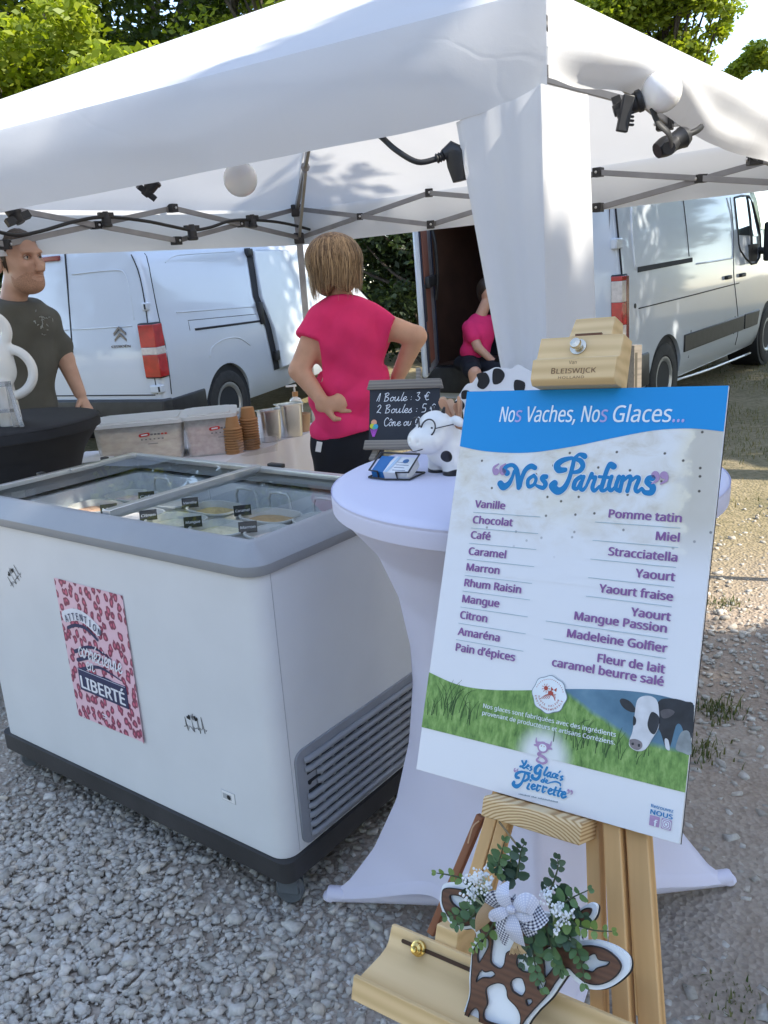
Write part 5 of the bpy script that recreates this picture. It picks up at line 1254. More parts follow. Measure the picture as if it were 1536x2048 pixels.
mb = MB(); mb.flat([(bwid, -.537), (0, -.537)] + top, .0006)
mb.flat([(bwid, -.537), (0, -.537)][::-1] if False else [(0, -.537), (bwid, -.537), (bwid, -.536), (0, -.536)], .0007); mb.build('meadow_picture', meadow_mat(), bd)
# tall dark grass stalks and the cow of the picture
STALK = pmat('stalk_ink', (.03, .085, .018), .5); mb = MB()
for x0, n, h in ((.045, 16, .05), (.075, 12, .035), (.25, 16, .03), (.295, 14, .026), (.02, 8, .03), (.33, 6, .02)):
    for i in range(n):
        x = x0 + random.gauss(0, .012); y = -.505 + random.uniform(-.012, .01); a = random.uniform(-.5, .5)
        stroke(mb, [(x, y), (x + .3 * a * h, y + h * random.uniform(.4, .6)), (x + a * h, y + h * random.uniform(.7, 1))], [.0012, .0009, .0004], PI4, .0009, step=1e-5)
mb.build('grass_stalks', STALK, bd)
CK = pmat('cow_black', (.022, .024, .032), .4, .3, 60); CW = pmat('cow_white', (.66, .67, .70), .4, .10, 60); CN = pmat('cow_nose', (.22, .19, .20), .4, .2, 80); CP = pmat('cow_inner_ear', (.10, .09, .10), .4, .2, 60)
def bpx(px, py):                        # picture pixel to the board's own 2D
    r = ray(px, py); n = BM.to_3x3() @ Vector((0, 0, 1)); o = Vector((0, 0, CAM_H)); q = o + r * ((BO - o).dot(n) / r.dot(n)); l = BM.inverted() @ q; return (l.x, l.y)
mb = MB()
def cp(pts, z, m): mb.flat([bpx(*p)[:2] for p in reversed([(a[0], a[1]) for a in catmull(pts, 4, True)])], z, m)
cp([(1318, 1402), (1345, 1397), (1372, 1403), (1388, 1412), (1384, 1475), (1372, 1474), (1362, 1450), (1352, 1452), (1341, 1492), (1332, 1496), (1322, 1466), (1310, 1440)], .0009, 0)
cp([(1366, 1462), (1380, 1466), (1383, 1508), (1366, 1505), (1352, 1498), (1357, 1476)], .0010, 4); cp([(1330, 1478), (1337, 1480), (1340, 1500), (1332, 1496)], .0012, 1)
cp([(1262, 1404), (1246, 1397), (1240, 1402), (1247, 1415), (1262, 1424), (1273, 1422)], .0011, 0)
cp([(1316, 1418), (1330, 1412), (1348, 1414), (1356, 1425), (1345, 1437), (1330, 1441), (1317, 1436)], .0012, 0); cp([(1322, 1422), (1338, 1418), (1350, 1424), (1340, 1434), (1326, 1436)], .0014, 3)
cp([(1275, 1401), (1288, 1392), (1305, 1393), (1316, 1404), (1319, 1430), (1318, 1455), (1306, 1476), (1292, 1498), (1276, 1502), (1261, 1494), (1259, 1482), (1266, 1462), (1270, 1430)], .0016, 1)
cp([(1304, 1424), (1318, 1432), (1319, 1448), (1310, 1468), (1300, 1462), (1296, 1446)], .0019, 0); cp([(1268, 1432), (1273, 1438), (1272, 1448), (1267, 1450)], .0019, 0)
cp([(1260, 1480), (1272, 1478), (1284, 1484), (1285, 1494), (1276, 1500), (1263, 1494)], .0020, 2)
cp([(1264, 1486), (1268, 1485), (1269, 1489), (1265, 1490)], .0022, 0); cp([(1277, 1488), (1281, 1488), (1281, 1493), (1277, 1493)], .0022, 0)
mb.build('cow_picture', [CK, CW, CN, CP, pmat('cow_grey', (.26, .29, .30), .4, .25, 60)], bd)
# lettering
LIL = pmat('lilac_ink', (.25, .11, .30), .45, .05, 6); LIL2 = pmat('lilac_light', (.42, .27, .46), .45, .05, 6); BLU = pmat('blue_ink', (.0, .195, .47), .45, .03, 6); PW2 = pmat('white_print', (.80, .86, .90), .4); LAV = pmat('lavender_ink', (.45, .40, .72), .4); LINE = pmat('line_ink', (.33, .45, .50), .5)
TXM = [LIL, LIL2, BLU, PW2, LAV, LINE, pmat('outline_white', (.76, .79, .82), .4), pmat('grey_small', (.20, .26, .32), .5)]  # the off-white is the printed outline round the headline strokes
mb = MB(); Z = .0014
t0 = T(.064, -.0505, Z); tw = .0420; x = .064
for s, m, w in (("No", 3, .0255), ("s", 4, .0105), ("Vaches,", 3, .0795), ("No", 3, .0275), ("s", 4, .0105), ("Glaces", 3, .0835), ("...", 4, .0155)):
    x += {'Vaches,': .0085, 'Glaces': .0085, '...': .002, 's': .0015}.get(s, .0015)
    if s == "No" and x > .15: x += .008
    text(mb, s, tw, T(x, -.0505, Z), 'LEFT', .007, .12, mat=m, width=w); x += w
def brush(mb, strokes, ox, oy, k, wk, grow, z, m, cell):
    segs = []
    for q in strokes:
        P = [(*bpx(ox + x / k, oy + y / k), w / k / wk / 2 + grow) for x, y, w in q]
        c = catmull(P, 6) if len(P) > 2 else [np.array(p) for p in P]
        segs += [(c[i][0], c[i][1], c[i + 1][0], c[i + 1][1], c[i][2], c[i + 1][2]) for i in range(len(c) - 1)]
    ink(mb, segs, cell, PI4, z, m)
NOS = [[(215, 245, 58), (190, 215, 48), (215, 180, 42), (268, 170, 38), (305, 212, 46), (318, 290, 50), (325, 383, 46)], [(150, 345, 62), (180, 375, 70), (228, 348, 52), (262, 288, 36), (282, 225, 30)], [(335, 370, 42), (355, 290, 42), (390, 215, 46), (440, 180, 52), (480, 195, 46)],
       [(468, 268, 34), (415, 310, 38), (420, 372, 38), (468, 355, 34), (490, 302, 34), (468, 268, 34)], [(585, 280, 46), (555, 275, 34), (545, 300, 40), (580, 345, 46), (560, 385, 40), (518, 375, 36), (492, 362, 24)]]
PARF = [[(215, 90, 30), (200, 160, 32), (175, 240, 33), (140, 300, 42), (95, 320, 54), (58, 285, 54), (72, 265, 50)], [(150, 165, 34), (105, 165, 48), (92, 130, 50), (130, 97, 40), (190, 80, 28), (215, 82, 22)], [(215, 85, 22), (260, 97, 36), (280, 135, 36), (255, 173, 34), (200, 185, 22)], [(225, 74, 25), (255, 52, 25), (285, 60, 38), (295, 68, 36)],
        [(266, 215, 30), (228, 243, 33), (213, 292, 32), (238, 302, 26), (264, 258, 26)], [(286, 215, 28), (262, 290, 29), (280, 312, 26), (308, 280, 20)], [(305, 282, 20), (345, 195, 30)], [(345, 200, 28), (352, 222, 26), (372, 222, 26), (350, 290, 30), (365, 318, 26), (400, 285, 20)],
        [(505, 140, 44), (480, 125, 36), (455, 170, 32), (430, 250, 33), (415, 308, 30), (440, 315, 24), (465, 290, 20)], [(400, 215, 22), (478, 222, 22)], [(490, 215, 29), (470, 285, 31), (485, 316, 27), (518, 285, 23), (540, 220, 28)], [(545, 215, 29), (520, 290, 29), (540, 318, 24), (560, 300, 19)],
        [(575, 215, 27), (550, 320, 29)], [(572, 250, 20), (612, 215, 25), (630, 226, 27), (605, 320, 29)], [(630, 250, 20), (670, 218, 25), (690, 232, 28), (665, 300, 29), (680, 325, 26), (710, 300, 21)], [(790, 225, 40), (760, 225, 32), (750, 255, 36), (790, 290, 42), (780, 330, 40), (735, 330, 32), (715, 305, 22)]]
for z, m, gr in ((.0011, 6, .0013), (.0016, 2, 0)):
    brush(mb, NOS, 970, 895, 4.76, 1270, gr, z, m, .00028); brush(mb, PARF, 1090, 895, 3.66, 1270, gr, z, m, .00028)
for k, (cx, cy) in enumerate(((.0715, -.127), (.0835, -.1265), (.3185, -.1285), (.3305, -.1285))):
    s = -1 if k > 1 else 1; mb.flat([(cx + .0055 * math.cos(a), cy - .003 * s + .0055 * math.sin(a)) for a in np.arange(0, 6.2, .45)], .0016, 1)
    stroke(mb, [(cx - .004 * s, cy - .002 * s), (cx - .004 * s, cy + .004 * s), (cx + .003 * s, cy + .0095 * s)], [.005, .0045, .002], PI4, .0017, 1)
left = ["Vanille", "Chocolat", "Café", "Caramel", "Marron", "Rhum Raisin", "Mangue", "Citron", "Amaréna", "Pain d’épices"]
lv = [.1875, .2125, .2365, .262, .287, .3115, .3365, .3615, .387, .4115]
for s, v in zip(left, lv):
    text(mb, s, .0196, T(.0425, -v, Z), 'LEFT', .030, 0, 1.08, mat=0)
    if s != "Pain d’épices": mb.box((.0405, -v - .0083, .0009), (.155, -v - .0076, .0012), 5)
right = [("Pomme tatin", .189), ("Miel", .2155), ("Stracciatella", .2425), ("Yaourt", .269), ("Yaourt fraise", .2955), ("Yaourt", .3225), ("Mangue Passion", .3385), ("Madeleine Golfier", .3645), ("Fleur de lait", .392), ("caramel beurre salé", .4085)]
for s, v in right:
    text(mb, s, .0198, T(.3605 if s != "Mangue Passion" else .357, -v, Z), 'RIGHT', .030, 0, 1.08, mat=0)
    if s not in ("Yaourt", "Fleur de lait", "caramel beurre salé") or v < .3 : mb.box(((.24 if v < .3 else .184), -v - .0083, .0009), (.3605, -v - .0076, .0012), 5)
text(mb, "Nos glaces sont fabriquées avec des ingrédients", .0105, T(.1023, -.4870, .0024), 'LEFT', .012, 0, mat=3, width=.2035)
text(mb, "provenant de producteurs et artisans Corrèziens.", .0105, T(.1023, -.4975, .0024), 'LEFT', .012, 0, mat=3, width=.2035)
# round environmental seal
cx, cy = .2035, -.449
mb.flat([(cx + (.0265 + .0009 * math.cos(8 * a)) * math.cos(a), cy + (.0265 + .0009 * math.cos(8 * a)) * math.sin(a)) for a in np.arange(0, 6.28, .06)], .0015, 7)
mb.flat([(cx + (.0255 + .0009 * math.cos(8 * a)) * math.cos(a), cy + (.0255 + .0009 * math.cos(8 * a)) * math.sin(a)) for a in np.arange(0, 6.28, .06)], .0018, 3)
for k in range(18):
    a = R(20 + k * 140 / 17); mb.flat([(cx + .0215 * math.cos(a) + .0007 * math.cos(b), cy + .0215 * math.sin(a) + .0007 * math.sin(b)) for b in range(6)], .0020, 8)
for r_, s in ((.0222, "ENVIRONNEMENTALE"), (.0172, "HAUTE VALEUR")):
    n = len(s)
    for i, ch in enumerate(s):
        a = R(-90) + (i - (n - 1) / 2) * .0034 / r_ * 1.12
        text(mb, ch, .0046, T(cx + r_ * math.cos(a), cy + r_ * math.sin(a), .0021) @ RZ(a + math.pi / 2), 'CENTER', .02, mat=8)
mb.flat([(cx - .006 + .0032 * math.cos(a), cy + .008 + .0032 * math.sin(a)) for a in np.arange(0, 6.2, .5)], .0021, 8)
for k in range(9): a = k * .7; stroke(mb, [(cx - .006 + .004 * math.cos(a), cy + .008 + .004 * math.sin(a)), (cx - .006 + .0062 * math.cos(a), cy + .008 + .0062 * math.sin(a))], .0008, PI4, .0021, 8, smooth=False)
for s in (-1, 1): mb.flat([(cx + .006, cy + .0075), (cx + .006 + s * .0045, cy + .0115), (cx + .006 + s * .004, cy + .0055)][::s], .0021, 8)
for k in range(5): stroke(mb, [(cx - .012 + .003 * k, cy - .008 + .0005 * k), (cx - .004 + .002 * k, cy - .001 + .0006 * k), (cx + .010, cy + .002 - .0022 * k)], .0008, PI4, .0021, 8)
mb.flat([(cx - .002, cy + .0005), (cx + .006, cy + .0005), (cx + .006, cy + .004), (cx + .002, cy + .0062), (cx - .002, cy + .004)], .0023, 8)
# cow emblem shaped like a g, and the shop lettering
ex_, ey_ = .2035, -.523
for a, b in (((-.0035, .004), (-.010, .009)), ((.0035, .004), (.010, .009))):
    s = 1 if b[0] > 0 else -1
    stroke(mb, [(ex_ + a[0] * 1.3, ey_ + .0035), (ex_ + s * .0105, ey_ + .0045), (ex_ + s * .0115, ey_ + .0105)], [.006, .0035, .001], PI4, .0012, 1); stroke(mb, [(ex_ + s * .006, ey_ + .001), (ex_ + s * .0135, ey_ + .000)], [.006, .002], PI4, .0012, 1, smooth=False)
mb.flat([(ex_ + .0085 * math.cos(a), ey_ - .0005 + .0080 * math.sin(a)) for a in np.arange(0, 6.2, .35)], .0017, 1); mb.flat([(ex_ + .0058 * math.cos(a), ey_ - .001 + .0052 * math.sin(a)) for a in np.arange(0, 6.2, .35)], .0020, 3)
for s in (-1, 1): mb.flat([(ex_ + s * .002 + .0007 * math.cos(a), ey_ + .001 + .0009 * math.sin(a)) for a in range(6)], .0022, 8)
stroke(mb, [(ex_ - .002, ey_ - .008), (ex_ - .006, ey_ - .0115), (ex_ + .003, ey_ - .0135), (ex_ + .0078, ey_ - .0185), (ex_ + .002, ey_ - .0225), (ex_ - .0068, ey_ - .0205), (ex_ - .0045, ey_ - .0155)], [.0035, .004, .0042, .0036, .0032, .003, .002], PI4, .0012, 1)
LOGO = [[(262, 355, 32), (240, 400, 30), (205, 425, 26), (178, 427, 28)], [(205, 352, 28), (225, 395, 26)], [(190, 420, 24), (230, 450, 26), (258, 430, 18)], [(268, 432, 17), (300, 420, 18), (284, 403, 18), (262, 438, 20), (290, 462, 19)], [(335, 430, 22), (315, 440, 20), (335, 465, 22), (310, 482, 20)],
        [(475, 440, 34), (440, 410, 34), (390, 450, 46), (385, 505, 44), (425, 520, 30), (455, 470, 26)], [(460, 475, 30), (440, 560, 38), (400, 600, 42), (345, 580, 44), (345, 550, 40)], [(545, 440, 30), (505, 520, 28), (510, 550, 24), (535, 535, 18)], [(575, 505, 22), (545, 530, 23), (550, 565, 22), (578, 545, 20)], [(597, 505, 22), (582, 560, 22), (602, 575, 18)],
        [(655, 522, 21), (625, 530, 23), (615, 565, 23), (645, 580, 20)], [(662, 565, 16), (694, 552, 18), (678, 532, 19), (655, 568, 21), (688, 592, 19)], [(705, 512, 16), (722, 490, 18)], [(757, 560, 23), (730, 570, 21), (755, 600, 23), (725, 612, 21)],
        [(488, 602, 18), (462, 625, 20), (484, 640, 18), (500, 615, 17)], [(515, 585, 20), (497, 640, 20)], [(524, 636, 14), (552, 624, 16), (538, 607, 16), (520, 638, 18), (550, 655, 17)], [(560, 655, 14), (610, 640, 19), (670, 635, 21), (720, 660, 23), (725, 690, 18)],
        [(245, 520, 30), (225, 590, 30), (190, 660, 36), (130, 698, 54), (85, 670, 50), (95, 640, 44)], [(160, 580, 34), (125, 570, 44), (130, 525, 42), (190, 500, 32), (250, 505, 25)], [(250, 510, 25), (290, 540, 38), (290, 590, 36), (250, 620, 30), (215, 625, 20)], [(265, 508, 25), (310, 520, 26)],
        [(300, 665, 30), (275, 720, 29), (300, 736, 22)], [(318, 618, 30), (322, 614, 30)], [(335, 705, 20), (382, 692, 23), (362, 667, 23), (330, 700, 27), (345, 735, 25), (382, 730, 20)], [(420, 678, 26), (402, 744, 28), (418, 758, 20), (440, 742, 15)], [(408, 712, 15), (432, 690, 18), (456, 694, 28)], [(496, 696, 26), (480, 764, 28), (496, 778, 20), (518, 762, 15)], [(486, 730, 15), (512, 708, 18), (538, 714, 28)],
        [(565, 765, 19), (610, 752, 21), (592, 727, 22), (560, 763, 26), (575, 800, 25), (612, 795, 20)], [(665, 712, 28), (632, 800, 28), (652, 816, 22)], [(725, 727, 28), (687, 815, 28), (707, 830, 22)], [(620, 742, 19), (750, 767, 19)], [(742, 812, 21), (796, 800, 24), (778, 772, 24), (738, 808, 29), (755, 850, 29), (802, 835, 24)]]
brush(mb, LOGO, 1015, 1470, 6.8, 1330, .0007, .0012, 3, .00016); brush(mb, LOGO, 1015, 1470, 6.8, 1330, 0, .0016, 2, .00012)
for k, (qx, qy) in enumerate(((.1655, -.5655), (.1700, -.5655), (.2485, -.5725), (.2530, -.5725))):
    s = -1 if k > 1 else 1; mb.flat([(qx + .0018 * math.cos(a), qy + .0018 * math.sin(a)) for a in np.arange(0, 6.2, .7)], .0015, 1); stroke(mb, [(qx - .0013 * s, qy), (qx - .001 * s, qy + .003 * s), (qx + .001 * s, qy + .0042 * s)], [.0016, .0014, .0006], PI4, .0016, 1)
for i in range(30):
    if i not in (9, 14): mb.flat([(.1755 + .002 * i + dx, -.5962 + .00012 * i + dy) for dx, dy in ((0, 0), (.0014, 0), (.0014, .0011 + .0005 * (i % 3)), (0, .0011 + .0005 * (i % 2)))], .0014, 7)
text(mb, "Retrouvez", .0072, T(.3625, -.5655, Z), 'LEFT', .015, 0, mat=2, width=.0285); text(mb, "NOUS", .0100, T(.3625, -.5740, Z), 'LEFT', .03, 0, mat=2, width=.0285)
mb.flat(rrect(.3622, -.5885, .3752, -.5755, .0008, 2), .0012, 1); text(mb, "f", .0135, T(.3705, -.5880, .0018), 'CENTER', .03, mat=3)
mb.flat(rrect(.3775, -.5885, .3905, -.5755, .0008, 2), .0012, 1); mb.flat(rrect(.3783, -.5877, .3897, -.5763, .003, 3), .0014, 3); mb.flat(rrect(.3792, -.5868, .3888, -.5772, .0025, 3), .0016, 1); mb.flat(rrect(.3803, -.5857, .3877, -.5783, .002, 3), .0018, 3)
mb.flat([(.384 + .0028 * math.cos(a), -.582 + .0028 * math.sin(a)) for a in np.arange(0, 6.2, .5)], .0020, 1); mb.flat([(.384 + .0017 * math.cos(a), -.582 + .0017 * math.sin(a)) for a in np.arange(0, 6.2, .5)], .0022, 3)
mb.build('lettering', TXM + [pmat('seal_red', (.42, .06, .04), .5)], bd)

# ---- the easel, in the same leaning frame (z towards the reader)
es = thing('easel', 'wooden painter\'s easel holding the flavour board, with a grooved top clamp and brass knobs', 'easel', BM)
def eb(name, a, b, w, d, mat='pine_up', bev=.002, par=None):
    """square bar from a to b, w wide across the board, d deep"""
    mb = MB(); a = Vector(a); b = Vector(b); dr = b - a; M = frame(a, Vector((0, 0, 1)).cross(dr) * -1, dr); L_ = dr.length
    mb.box((-w / 2, 0, -d / 2), (w / 2, L_, d / 2))
    return mb.build(name, M_[mat], par or es, bevel=bev, M=M)
# central mast with slot
eb('mast', (.190, -.60, -.032), (.190, .090, -.032), .066, .024)
# sloping top cap of the mast
mb = MB(); mb.add([(.150, .070, -.019), (.222, .070, -.019), (.218, .124, -.038), (.154, .124, -.038), (.150, .070, -.078), (.222, .070, -.078), (.218, .124, -.074), (.154, .124, -.074)], [(0, 1, 2, 3), (5, 4, 7, 6), (3, 2, 6, 7), (0, 4, 5, 1), (0, 3, 7, 4), (1, 5, 6, 2)])
mb.build('mast_cap', M_['pale_pine'], es, bevel=.002)
mb = MB(); mb.box((.164, .080, -.0260), (.206, .0935, -.0215)); mb.build('mast_slot', pmat('slot_brown', (.16, .075, .04), .8), es)
# top clamp: grooved moulding with chamfered front
cpf = [(-.020, .000), (.026, -.004), (.034, .004), (.034, .034), (.022, .040), (.016, .074), (-.020, .074)]     # (depth, height)
mb = MB(); n = len(cpf); vs = [(x, y + .002, z) for x in (.126, .256) for z, y in cpf]
mb.add(vs, [tuple(range(n)), tuple(range(n, 2 * n))[::-1]] + [(i, n + i, n + (i + 1) % n, (i + 1) % n) for i in range(n)])
ck = mb.build('clamp', M_['pale_pine'], es, bevel=.0015, fix=True)
mb = MB(); Mk = T(.190, .058, .019) @ RX(R(-10)); mb.lathe([(0, -.002), (.0125, -.002), (.0125, .002), (.006, .003), (.006, .010), (.0085, .011), (.0075, .015), (0, .016)], 20, 0, Mk); mb.build('knob', M_['brass2'], ck, smooth=35)
mb = MB(); text(mb, "Van", .0088, T(.191, .0278, .0344), 'CENTER', 0, 0, 1, mat=0); text(mb, "B", .0150, T(.159, .0140, .0344), 'LEFT', .012, 0, 1.0); text(mb, "LEISWIJCK", .0125, T(.1672, .0140, .0344), 'LEFT', .010, 0, mat=0, width=.0605); text(mb, "HOLLAND", .0068, T(.191, .0058, .0344), 'CENTER', 0, 0, mat=0, width=.040, sp=1.1)
mb.build('engraving', pmat('burnt_brown', (.20, .11, .05), .7), ck)
# ledge the board stands on
lp = [(-.03, -.604), (.030, -.604), (.034, -.608), (.034, -.632), (-.03, -.632)]
mb = MB(); n = len(lp); vs = [(x, y, z) for x in (.137, .285) for z, y in lp]; mb.add(vs, [tuple(range(n)), tuple(range(n, 2 * n))[::-1]] + [(i, n + i, n + (i + 1) % n, (i + 1) % n) for i in range(n)])
def ringwood():
    m, nt, p, L = new_mat('end_grain'); tc = nd(nt, 'ShaderNodeTexCoord'); mp = nd(nt, 'ShaderNodeMapping'); mp.inputs['Location'].default_value = (-.215 * .85, .664 * 1.35, 0); mp.inputs['Scale'].default_value = (.85, 1.35, .15); L(tc.outputs['Object'], mp.inputs[0])
    w = nd(nt, 'ShaderNodeTexWave', Scale=62, Distortion=1.6, Detail=2); w.wave_type = 'RINGS'; w.rings_direction = 'SPHERICAL'; w.inputs['Detail Scale'].default_value = 1.2; L(mp.outputs[0], w.inputs['Vector'])
    r = ramp(nt, [(.1, (.74, .55, .31)), (.55, (.66, .45, .22)), (.9, (.42, .235, .085))]); L(w.outputs['Fac'], r.inputs[0]); L(r.outputs[0], p.inputs['Base Color']); p.inputs['Roughness'].default_value = .55
    return m
mb.build('ledge', ringwood(), es, bevel=.0015, fix=True)
# legs: pairs of rails spreading downwards
eb('leg', (.148, -.55, -.020), (.000, -1.40, -.020), .0195, .022); eb('leg', (.166, -.55, -.020), (.034, -1.40, -.020), .0185, .022)
eb('leg', (.300, -.55, -.020), (.452, -1.40, -.020), .024, .024); eb('leg', (.330, -.55, -.030), (.492, -1.40, -.030), .030, .024); eb('leg', (.276, -.60, -.034), (.400, -1.40, -.034), .020, .022)
eb('rear_leg', (.212, .02, -.05), (.212, -1.05, -.56), .034, .022)
eb('cross_rail', (.05, -1.18, -.02), (.40, -1.18, -.02), .035, .02, 'pine')
# reddish side strap on the left rail
eb('side_strap', (.106, -.648, -.030), (.048, -.84, -.030), .013, .012, 'red_wood'); mb = MB(); mb.tube(catmull([(.1075, -.655, -.022), (.1005, -.665, -.018), (.0960, -.690, -.018)], 4), .0012, 5); mb.build('cord', M_['kraft2'], es, smooth=60)
# lower canvas tray with slot and knob
tp = [(.050, -.812), (.058, -.812), (.062, -.836), (.066, -.842), (.080, -.850), (.128, -.868), (.134, -.860), (.140, -.862), (.138, -.893), (.066, -.870), (.050, -.860)]
mb = MB(); n = len(tp); vs = [(x, y, z) for x in (.030, .392) for z, y in tp]; mb.add(vs, [tuple(range(n)), tuple(range(n, 2 * n))[::-1]] + [(i, n + i, n + (i + 1) % n, (i + 1) % n) for i in range(n)])
tr_ = mb.build('tray', M_['pale_pine'], es, bevel=.0012, fix=True)
mb = MB(); Ms = T(0, -.826, .0612) @ RX(R(-9)); mb.flat(rrect(.052, -.0028, .175, .0028, .0027, 5), .0012, 0, Ms); mb.build('slot', pmat('slot_dark', (.06, .03, .015), .8), tr_)
mb = MB(); mb.lathe([(0, -.002), (.0105, -.002), (.0108, .004), (.0085, .0052), (.008, .011), (.0045, .013), (.0040, .0165), (0, .017)], 20, 0, Ms @ T(.083, 0, .002)); mb.build('knob', M_['brass'], tr_, smooth=35)
mb = MB(); mb.box((.098, -.832, -.004), (.134, -.790, .050)); mb.build('tray_block', M_['pale_pine'], es, bevel=.002)
# ================================================================ COW HEAD PLAQUE HUNG ON THE EASEL
PZ = .105
PO = BM @ Vector((0, 0, PZ))
def pp(cx, cy):                         # enlarged-picture position to the plaque's own plane (x right, y up, board frame)
    px, py = cx / 3.84 + 880, cy / 3.84 + 1640
    r = ray(px, py); n = BM.to_3x3() @ Vector((0, 0, 1)); o = Vector((0, 0, CAM_H)); q = o + r * ((PO - o).dot(n) / r.dot(n)); l = BM.inverted() @ q; return (l.x, l.y)
PM = BM @ T(0, 0, PZ)
pq = thing('cow_plaque', 'brown and white wooden cow head with eucalyptus and a gingham bow', 'wall decoration', PM)
def cr_(pts, n=6): return [(a[0], a[1]) for a in catmull([pp(*p) for p in pts], n, True)]
back = [(35, 490), (5, 560), (0, 640), (35, 735), (100, 810), (170, 840), (245, 835), (278, 880), (265, 930), (245, 970), (240, 1060), (225, 1200), (225, 1330), (190, 1450), (145, 1580), (135, 1720), (190, 1860), (330, 1950), (480, 1950), (600, 1860), (650, 1720), (665, 1590), (740, 1480), (850, 1370), (920, 1270), (985, 1190), (1040, 1235), (1120, 1290), (1230, 1303), (1340, 1265), (1440, 1180), (1460, 1100), (1430, 1030), (1330, 965), (1200, 925), (1080, 925), (1100, 850), (1180, 760), (1205, 690), (1195, 650), (1150, 640), (1080, 680), (1000, 760), (850, 720), (640, 690), (450, 650), (330, 590), (250, 525), (150, 490)]
mb = MB(); shape2d(mb, [cr_(back)], -.006, 0); mb.build('backing', M_['white_board'], pq)
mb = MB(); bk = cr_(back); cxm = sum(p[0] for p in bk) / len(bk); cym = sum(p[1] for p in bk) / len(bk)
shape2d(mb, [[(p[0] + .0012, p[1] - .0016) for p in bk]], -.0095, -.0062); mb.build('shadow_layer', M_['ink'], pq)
brown = [(45, 525), (28, 580), (35, 650), (75, 730), (140, 790), (200, 805), (290, 800), (330, 880), (320, 980), (270, 990), (258, 1100), (250, 1230), (245, 1340), (210, 1470), (180, 1580), (175, 1720), (220, 1830), (340, 1910), (480, 1910), (580, 1830), (620, 1700), (640, 1570), (710, 1470), (830, 1340), (890, 1250), (940, 1180), (960, 1140), (1000, 1130), (1050, 1180), (1130, 1240), (1230, 1255), (1330, 1215), (1390, 1150), (1395, 1100), (1350, 1040), (1270, 985), (1160, 960), (1050, 970), (990, 960), (1000, 880), (1080, 800), (1160, 720), (1165, 675), (1100, 690), (1000, 790), (850, 750), (640, 720), (450, 690), (320, 620), (240, 555), (140, 525)]
holes = [[(85, 580), (120, 570), (180, 585), (235, 640), (270, 700), (285, 770), (240, 770), (190, 700), (110, 640)],
         [(375, 900), (385, 960), (345, 1040), (310, 1090), (300, 1030), (330, 940)],
         [(415, 840), (520, 815), (605, 850), (608, 960), (560, 995), (520, 1020), (505, 1100), (470, 1135), (410, 1100), (400, 1050), (412, 930)],
         [(290, 1235), (300, 1190), (330, 1145), (360, 1160), (410, 1150), (435, 1180), (400, 1205), (340, 1205)],
         [(365, 1290), (440, 1245), (500, 1255), (525, 1300), (535, 1360), (600, 1430), (630, 1500), (625, 1570), (600, 1640), (500, 1580), (400, 1550), (350, 1520), (348, 1460), (375, 1400)],
         [(555, 1240), (590, 1205), (640, 1208), (660, 1250), (668, 1300), (640, 1345), (600, 1330), (565, 1300)],
         [(600, 1070), (640, 990), (700, 1000), (760, 1080), (735, 1150), (660, 1160), (610, 1120)],
         [(800, 1010), (880, 960), (920, 1060), (880, 1130), (820, 1200), (810, 1110)],
         [(670, 1375), (712, 1365), (718, 1395), (685, 1418)],
         [(760, 1290), (770, 1230), (800, 1200), (825, 1230), (800, 1290)],
         [(245, 1470), (285, 1435), (312, 1470), (310, 1560), (290, 1620), (230, 1610), (222, 1540)],
         [(1100, 1110), (1150, 1040), (1200, 1020), (1230, 1065), (1310, 1080), (1290, 1110), (1220, 1130), (1180, 1160), (1130, 1145)]]
mb = MB(); shape2d(mb, [cr_(brown)] + [cr_(h) for h in holes], .0003, .0045); mb.build('cow_pattern', M_['cow_brown'], pq)
mb = MB()
for lp in [brown] + holes:
    q = cr_(lp, 4); mb.tube([(a, b, .0040) for a, b in q] + [(q[0][0], q[0][1], .0040)], .0009, 5)
mb.build('burnt_edge', M_['ink'], pq, smooth=60)
# twine up to the ledge
mb = MB(); a = pp(490, 420); mb.tube([(a[0], a[1], .0), (pp(520, 230)[0], pp(520, 230)[1], -.03), (.165, -.634, -.075)], .0016, 6); mb.build('twine', pmat('twine', (.20, .15, .08), .9, .2, 60), pq)
